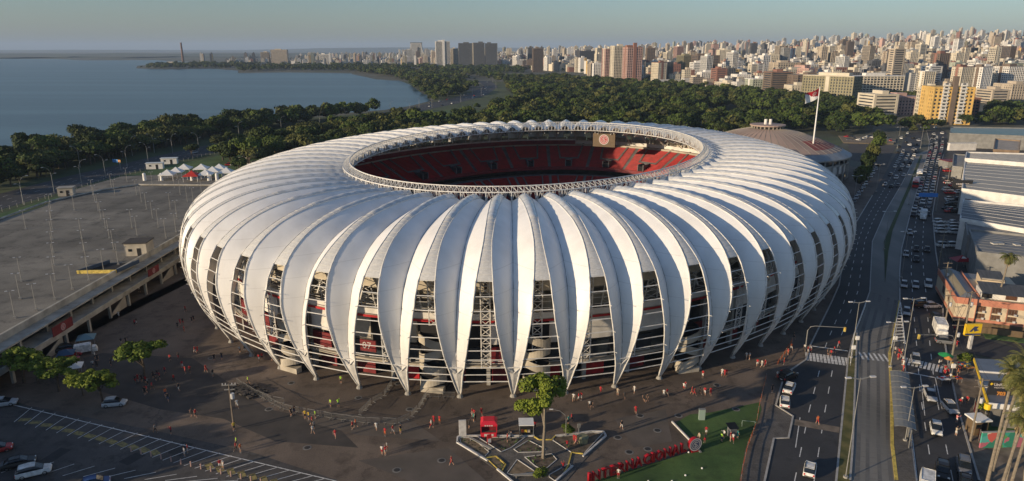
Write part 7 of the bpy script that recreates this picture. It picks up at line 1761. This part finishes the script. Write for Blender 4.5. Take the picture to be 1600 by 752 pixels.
# flared concrete administration tower
p=at(650,98); g=0; o=empty('administration_tower',(p.x,p.y+30,0),0,label='flared concrete tower like a steep pyramid behind the pale glassy box',cat='tower')
mb=MB(); rows=[]
for f in np.linspace(0,1,9): w2=24+46*(1-f)**2.2; z=f*82; rows.append([(-w2,-14,z),(w2,-14,z),(w2,14,z),(-w2,14,z),(-w2,-14,z)])
mb.grid(rows); mb.build('wall',M('wall_pale_grey'),o); mb=MB(); mb.box((0,0,84),(50,28,4)); mb.build('roof',M('wall_dark_grey'),o)
for i in range(16): mb=MB(); z=8+i*4.6; f=z/82; w2=24+46*(1-f)**2.2; mb.box((0,-14.1,z),(w2*1.6,.6,1.6)); mb.build('window_band',M('facade_glass'),o)
# the rest of the city, generated on a jittered street grid
EDGE=[(300,103),(330,103),(372,103),(440,101),(500,103.5),(560,103),(620,104),(700,108),(790,110),(830,112),(900,116),(940,125),(1000,130),(1050,131),(1100,138),(1180,150),(1240,158),(1290,166),(1345,176),(1372,182),(1440,188),(1480,196),(1530,184),(1545,168),(1660,162)]
FARD=[(300,2900),(560,3600),(700,4300),(900,4800),(1200,4700),(1660,4300)]
cells=[]
d=1000.0
while d<4900:
    stp=20+ (d-1000)/3800*12
    n=int(1.05*d/stp)
    for i in range(n):
        px=300+1340*(i+rcx.uniform(-.35,.35))/n; u=(px-800)/FPX
        y=(d+rcx.uniform(-.4,.4)*stp)
        x=u*y*1.0/ (math.cos(PITCH))*.97
        qx,qy,_=to_px((x,y,0))
        if qx<295 or qx>1645: continue
        if qy>lin(EDGE,qx)-1 or math.hypot(x,y)>lin(FARD,qx): continue
        if any((x-a)**2+(y-b_)**2<r*r for a,b_,r in OCC): continue
        cells.append((x,y,qx))
    d+=stp*1.12
print('city cells',len(cells))
gen=[]
for (x,y,px) in cells:
    g=gz(x,y); q=rcx.random(); dist=math.hypot(x,y)
    left=px<620
    if left: fl=rcx.choice([2,3,4,5,6,7]) if q<.78 else rcx.choice([8,10,12,14])
    else: fl=rcx.choice([2,3,4,4,5,6,8]) if q<.6 else (rcx.choice([8,9,10,11,12]) if q<.95 else rcx.choice([16,18,20]))
    if dist<1700 and q<.5 : fl=min(fl,5)
    if left and rcx.random()<.12: CITY_TREES.append((x,y,g,1.2)); continue
    near_=dist<2100 and not left
    wd=(1.45 if near_ else 1)*rcx.uniform(8,17)*(1.4 if rcx.random()<.12 else 1); dp=rcx.uniform(9,17)
    if fl<5: wd*=1.3
    if fl>14: wd=min(wd,18)
    if rcx.random()<.07: CITY_TREES.append((x+rcx.uniform(-12,12),y+rcx.uniform(-12,12),g,rcx.uniform(.9,1.5))); continue
    if rcx.random()<.34: CITY_TREES.append((x+13,y-13,g,rcx.uniform(.6,1.2)))
    col=rcx.choices(list(PAL),[24,34,8,14,5,3,6,1,4,3,2] if near_ else [34,24,18,9,4,2,3,0,9,2,2])[0]
    gen.append((fl*3.0/dist*wd,x,y,g,wd,dp,fl,col,rcx.choice([.15,.22,.3,-1.25])+rcx.uniform(-.1,.1),px))
# only what can be seen: those standing clear of nearer rows are kept as single buildings
gen.sort(key=lambda t:-t[0]*(1.6 if math.hypot(t[1],t[2])<2200 else 1))
WHERE=[(560,'on the far lake shore'),(800,'behind the dark towers'),(1050,'beyond the twin towers'),(1300,'left above the flag'),(1450,'above the cream slab'),(1700,'above the yellow high-rise')]
SZ=lambda f:'low' if f<6 else ('mid-rise' if f<11 else ('tall' if f<16 else 'very tall'))
for (s,x,y,g,wd,dp,fl,col,rz,px) in gen[:250]:
    wh_=next(n for l,n in WHERE if px<l); st=rcx.choice(['grid','grid','balcony','bands','fins' if fl>8 else 'grid'])
    sn={'grid':'gridded','balcony':'balconied','bands':'banded','fins':'ribbed'}[st]
    tower('city_building',(x,y,g-1),wd,dp,fl,col,rz,f'{SZ(fl)} {col} {sn} block {wh_}',st,group='city blocks '+wh_,trim=rcx.choice([col,col,'white','brown','brick red']))
# everything smaller: one object
def city_mat():
    m=bpy.data.materials.new('city_wall'); m.use_nodes=True; nt=m.node_tree; b=nt.nodes['Principled BSDF']; N=nt.nodes.new; L=nt.links.new
    at_=N('ShaderNodeAttribute'); at_.attribute_name='wall'; ge=N('ShaderNodeNewGeometry'); tc=N('ShaderNodeTexCoord')
    sp=N('ShaderNodeSeparateXYZ'); L(tc.outputs['Object'],sp.inputs[0]); sn=N('ShaderNodeSeparateXYZ'); L(ge.outputs['True Normal'],sn.inputs[0])
    def mth(op,a,b_=None,v=None):
        n=N('ShaderNodeMath'); n.operation=op
        for i,q in enumerate((a,b_)):
            if q is None: continue
            if isinstance(q,(int,float)): n.inputs[i].default_value=q
            else: L(q,n.inputs[i])
        return n.outputs[0]
    u=mth('SUBTRACT',mth('MULTIPLY',sp.outputs['X'],sn.outputs['Y']),mth('MULTIPLY',sp.outputs['Y'],sn.outputs['X']))
    fu=mth('FRACT',mth('DIVIDE',u,3.4)); fz=mth('FRACT',mth('DIVIDE',sp.outputs['Z'],3.0))
    win=mth('MULTIPLY',mth('GREATER_THAN',fu,.5),mth('GREATER_THAN',fz,.5)); win=mth('MULTIPLY',win,mth('LESS_THAN',mth('ABSOLUTE',sn.outputs['Z']),.5)); 
    blank=N('ShaderNodeAttribute'); blank.attribute_name='blank'; win=mth('MULTIPLY',win,blank.outputs['Fac'])
    mx=N('ShaderNodeMix'); mx.data_type='RGBA'; L(win,mx.inputs[0]); L(at_.outputs['Color'],mx.inputs[6]); mx.inputs[7].default_value=(.045,.05,.06,1); L(mx.outputs[2],b.inputs['Base Color']); b.inputs['Roughness'].default_value=.8
    return m
cb=MB(); cc=[]; bl=[]
def cbox(c,size,rz,col,roofc,blank):
    n0=len(cb.f); cb.box(c,size,rz); 
    k=[0,1,2,3,4,5]
    for f in k:
        cc.append(roofc if f==1 else col); bl.append(0.0 if (f in blank) else 1.0)
ROOF=[(.30,.29,.27),(.20,.19,.18),(.33,.14,.09),(.42,.40,.37),(.16,.15,.14)]
for (s,x,y,g,wd,dp,fl,col,rz,px) in gen[250:]:
    c=PAL[col]; v=rcx.uniform(.75,1.15); c=tuple(min(.72,q*v) for q in c); H=fl*3+2; rc_=rcx.choice(ROOF) if fl>4 else rcx.choice(ROOF+[ROOF[2]]*2); bs=set() if rcx.random()<.5 else set(rcx.choice([(3,5),(2,4),(2,)]))
    cbox((x,y,g+H/2-2),(wd,dp,H),rz,c,rc_,bs)
    if fl>4: cbox((x+rcx.uniform(-3,3),y+rcx.uniform(-3,3),g+H-.6),(wd*.35,dp*.45,4.5),rz,tuple(q*.9 for q in c),rc_,{2,3,4,5})
    if fl>7 and rcx.random()<.6:
        e=rcx.choice(list(PAL.values())); cbox((x+math.cos(rz)*wd*.3,y+math.sin(rz)*wd*.3,g+H*.46),(wd*.35,dp*1.12,H*.93),rz,tuple(min(.7,q) for q in e),rc_,set())
co=cb.build('distant_city',city_mat(),kind='stuff'); me=co.data
a=me.attributes.new('wall','FLOAT_COLOR','FACE'); a.data.foreach_set('color',np.array([(*c,1) for c in cc],dtype=np.float32).ravel()); a=me.attributes.new('blank','FLOAT','FACE'); a.data.foreach_set('value',bl)
# slender church tower and mast on the ridge
x,y=at(1535,80,90).x,at(1535,80,90).y
def ridge(px,d): u=(px-800)/FPX; y=d; x=u*y/math.cos(PITCH)*.97; return x,y,gz(x,y)
x,y,g=ridge(1535,4000); o=empty('church_tower',(x,y,g),0,label='white church tower standing above the ridge skyline',cat='church tower')
mb=MB(); mb.box((0,0,26),(14,14,52)); mb.build('wall',M('wall_white'),o); mb=MB(); mb.cyl((0,0,52),9,18,8,r2=.5); mb.build('spire',M('wall_white'),o)
x,y,g=ridge(1584,3900); o=empty('radio_mast',(x,y,g),0,label='thin dark radio mast on the ridge near the right edge',cat='mast')
mb=MB(); mb.beam((0,0,0),(0,0,85),4,r2=.3); mb.build('lattice',M('wall_dark_grey'),o)
scatter_object('city_street_trees',CITY_TREES,farcol)
bpy.data.objects['city_street_trees'].name='urban_foliage'
poly('city_edge_ground',[(790,112),(940,127),(1100,139),(1290,167),(1372,184),(1372,176),(1290,158),(1100,132),(940,120),(790,108)],.06,M('concrete_dark'))
# green patch on the slope left above the yellow tower and far wooded hills
FT=[]
for i in range(260): u=rcx.uniform(1395,1450); q=rcx.uniform(118,128); p=at(u,q,30); FT.append((p.x,p.y,gz(p.x,p.y),1.4))
scatter_object('hillside_wood',FT,farcol)
def hills(name,pts,z0,m,base):
    """far range: a real ridge with depth"""
    mb=MB(); rows=[]
    for (px,d,h) in pts:
        u=(px-800)/FPX; x=u*d/math.cos(PITCH); rows.append([(x,d-base,z0),(x,d-base*.4,z0+h*.7),(x,d,z0+h),(x,d+base,z0)])
    mb.grid(rows); return mb.build(name,m,kind='structure',smooth=True)
mat('far_woods',(.035,.05,.025),.95,var=.3,scale=.004)
hh=[]; 
for i in range(60): px=-400+i*40; hh.append((px,17000+1500*math.sin(i*.7),28+22*noise.noise(Vector((i*.23,0,0)))+14*noise.noise(Vector((i*.71,3,0)))+ (60 if 20<i<36 else 0)*math.sin((i-20)/16*PI)))
hills('hills',hh,0,M('far_woods'),2500)
lp=MB(); px=-300
hh=[(-500+i*28,4100+250*math.sin(i*1.1)+ (i*30),7+5*noise.noise(Vector((i*.5,7,0)))) for i in range(34)]
hills('wooded_shore',hh,0,M('far_woods'),300)
hh=[(-500+i*28,6500+i*20,13+8*noise.noise(Vector((i*.4,9,0)))) for i in range(52)]
hills('wooded_shore',hh,0,M('far_woods'),900)
# ================================================================= haze
def haze():
    mb=MB(); mb.box((0,11000,142),(44000,46000,290)); o=mb.build('haze',bpy.data.materials.new('haze_air'),kind='stuff')
    m=o.data.materials[0]; m.use_nodes=True; nt=m.node_tree; nt.nodes.remove(nt.nodes['Principled BSDF'])
    v=nt.nodes.new('ShaderNodeVolumePrincipled'); v.inputs['Color'].default_value=(.50,.66,.90,1); v.inputs['Density'].default_value=HAZE_D; v.inputs['Anisotropy'].default_value=.0
    nt.links.new(v.outputs[0],nt.nodes['Material Output'].inputs['Volume'])
haze()
# ================================================================= labels: tell look-alikes apart by their place
ORD=['','first','second','third','fourth','fifth','sixth','seventh','eighth','ninth','tenth','eleventh','twelfth']
def ordn(i): return ORD[i] if i<len(ORD) else f"{i}{'th' if 10<i%100<14 else {1:'st',2:'nd',3:'rd'}.get(i%10,'th')}"
by={}
for o in sc.objects:
    if o.parent is None and 'label' in o: by.setdefault(o['label'],[]).append(o)
for lab,L in by.items():
    if len(L)<2 or len(L)>60 or L[0].name.startswith('park_tree'): continue
    L.sort(key=lambda o: to_px(o.location)[0])
    if len(L)==2:
        for o,wd in zip(L,('leftmost','rightmost')): o['label']=f'{wd} {lab}' if len(lab.split())<16 else lab
        continue
    for i,o in enumerate(L):
        if len(lab.split())>13: break
        o['label']=f'{lab}, {ordn(i+1)} from left' if i<len(L)-1 else f'{lab}, rightmost'
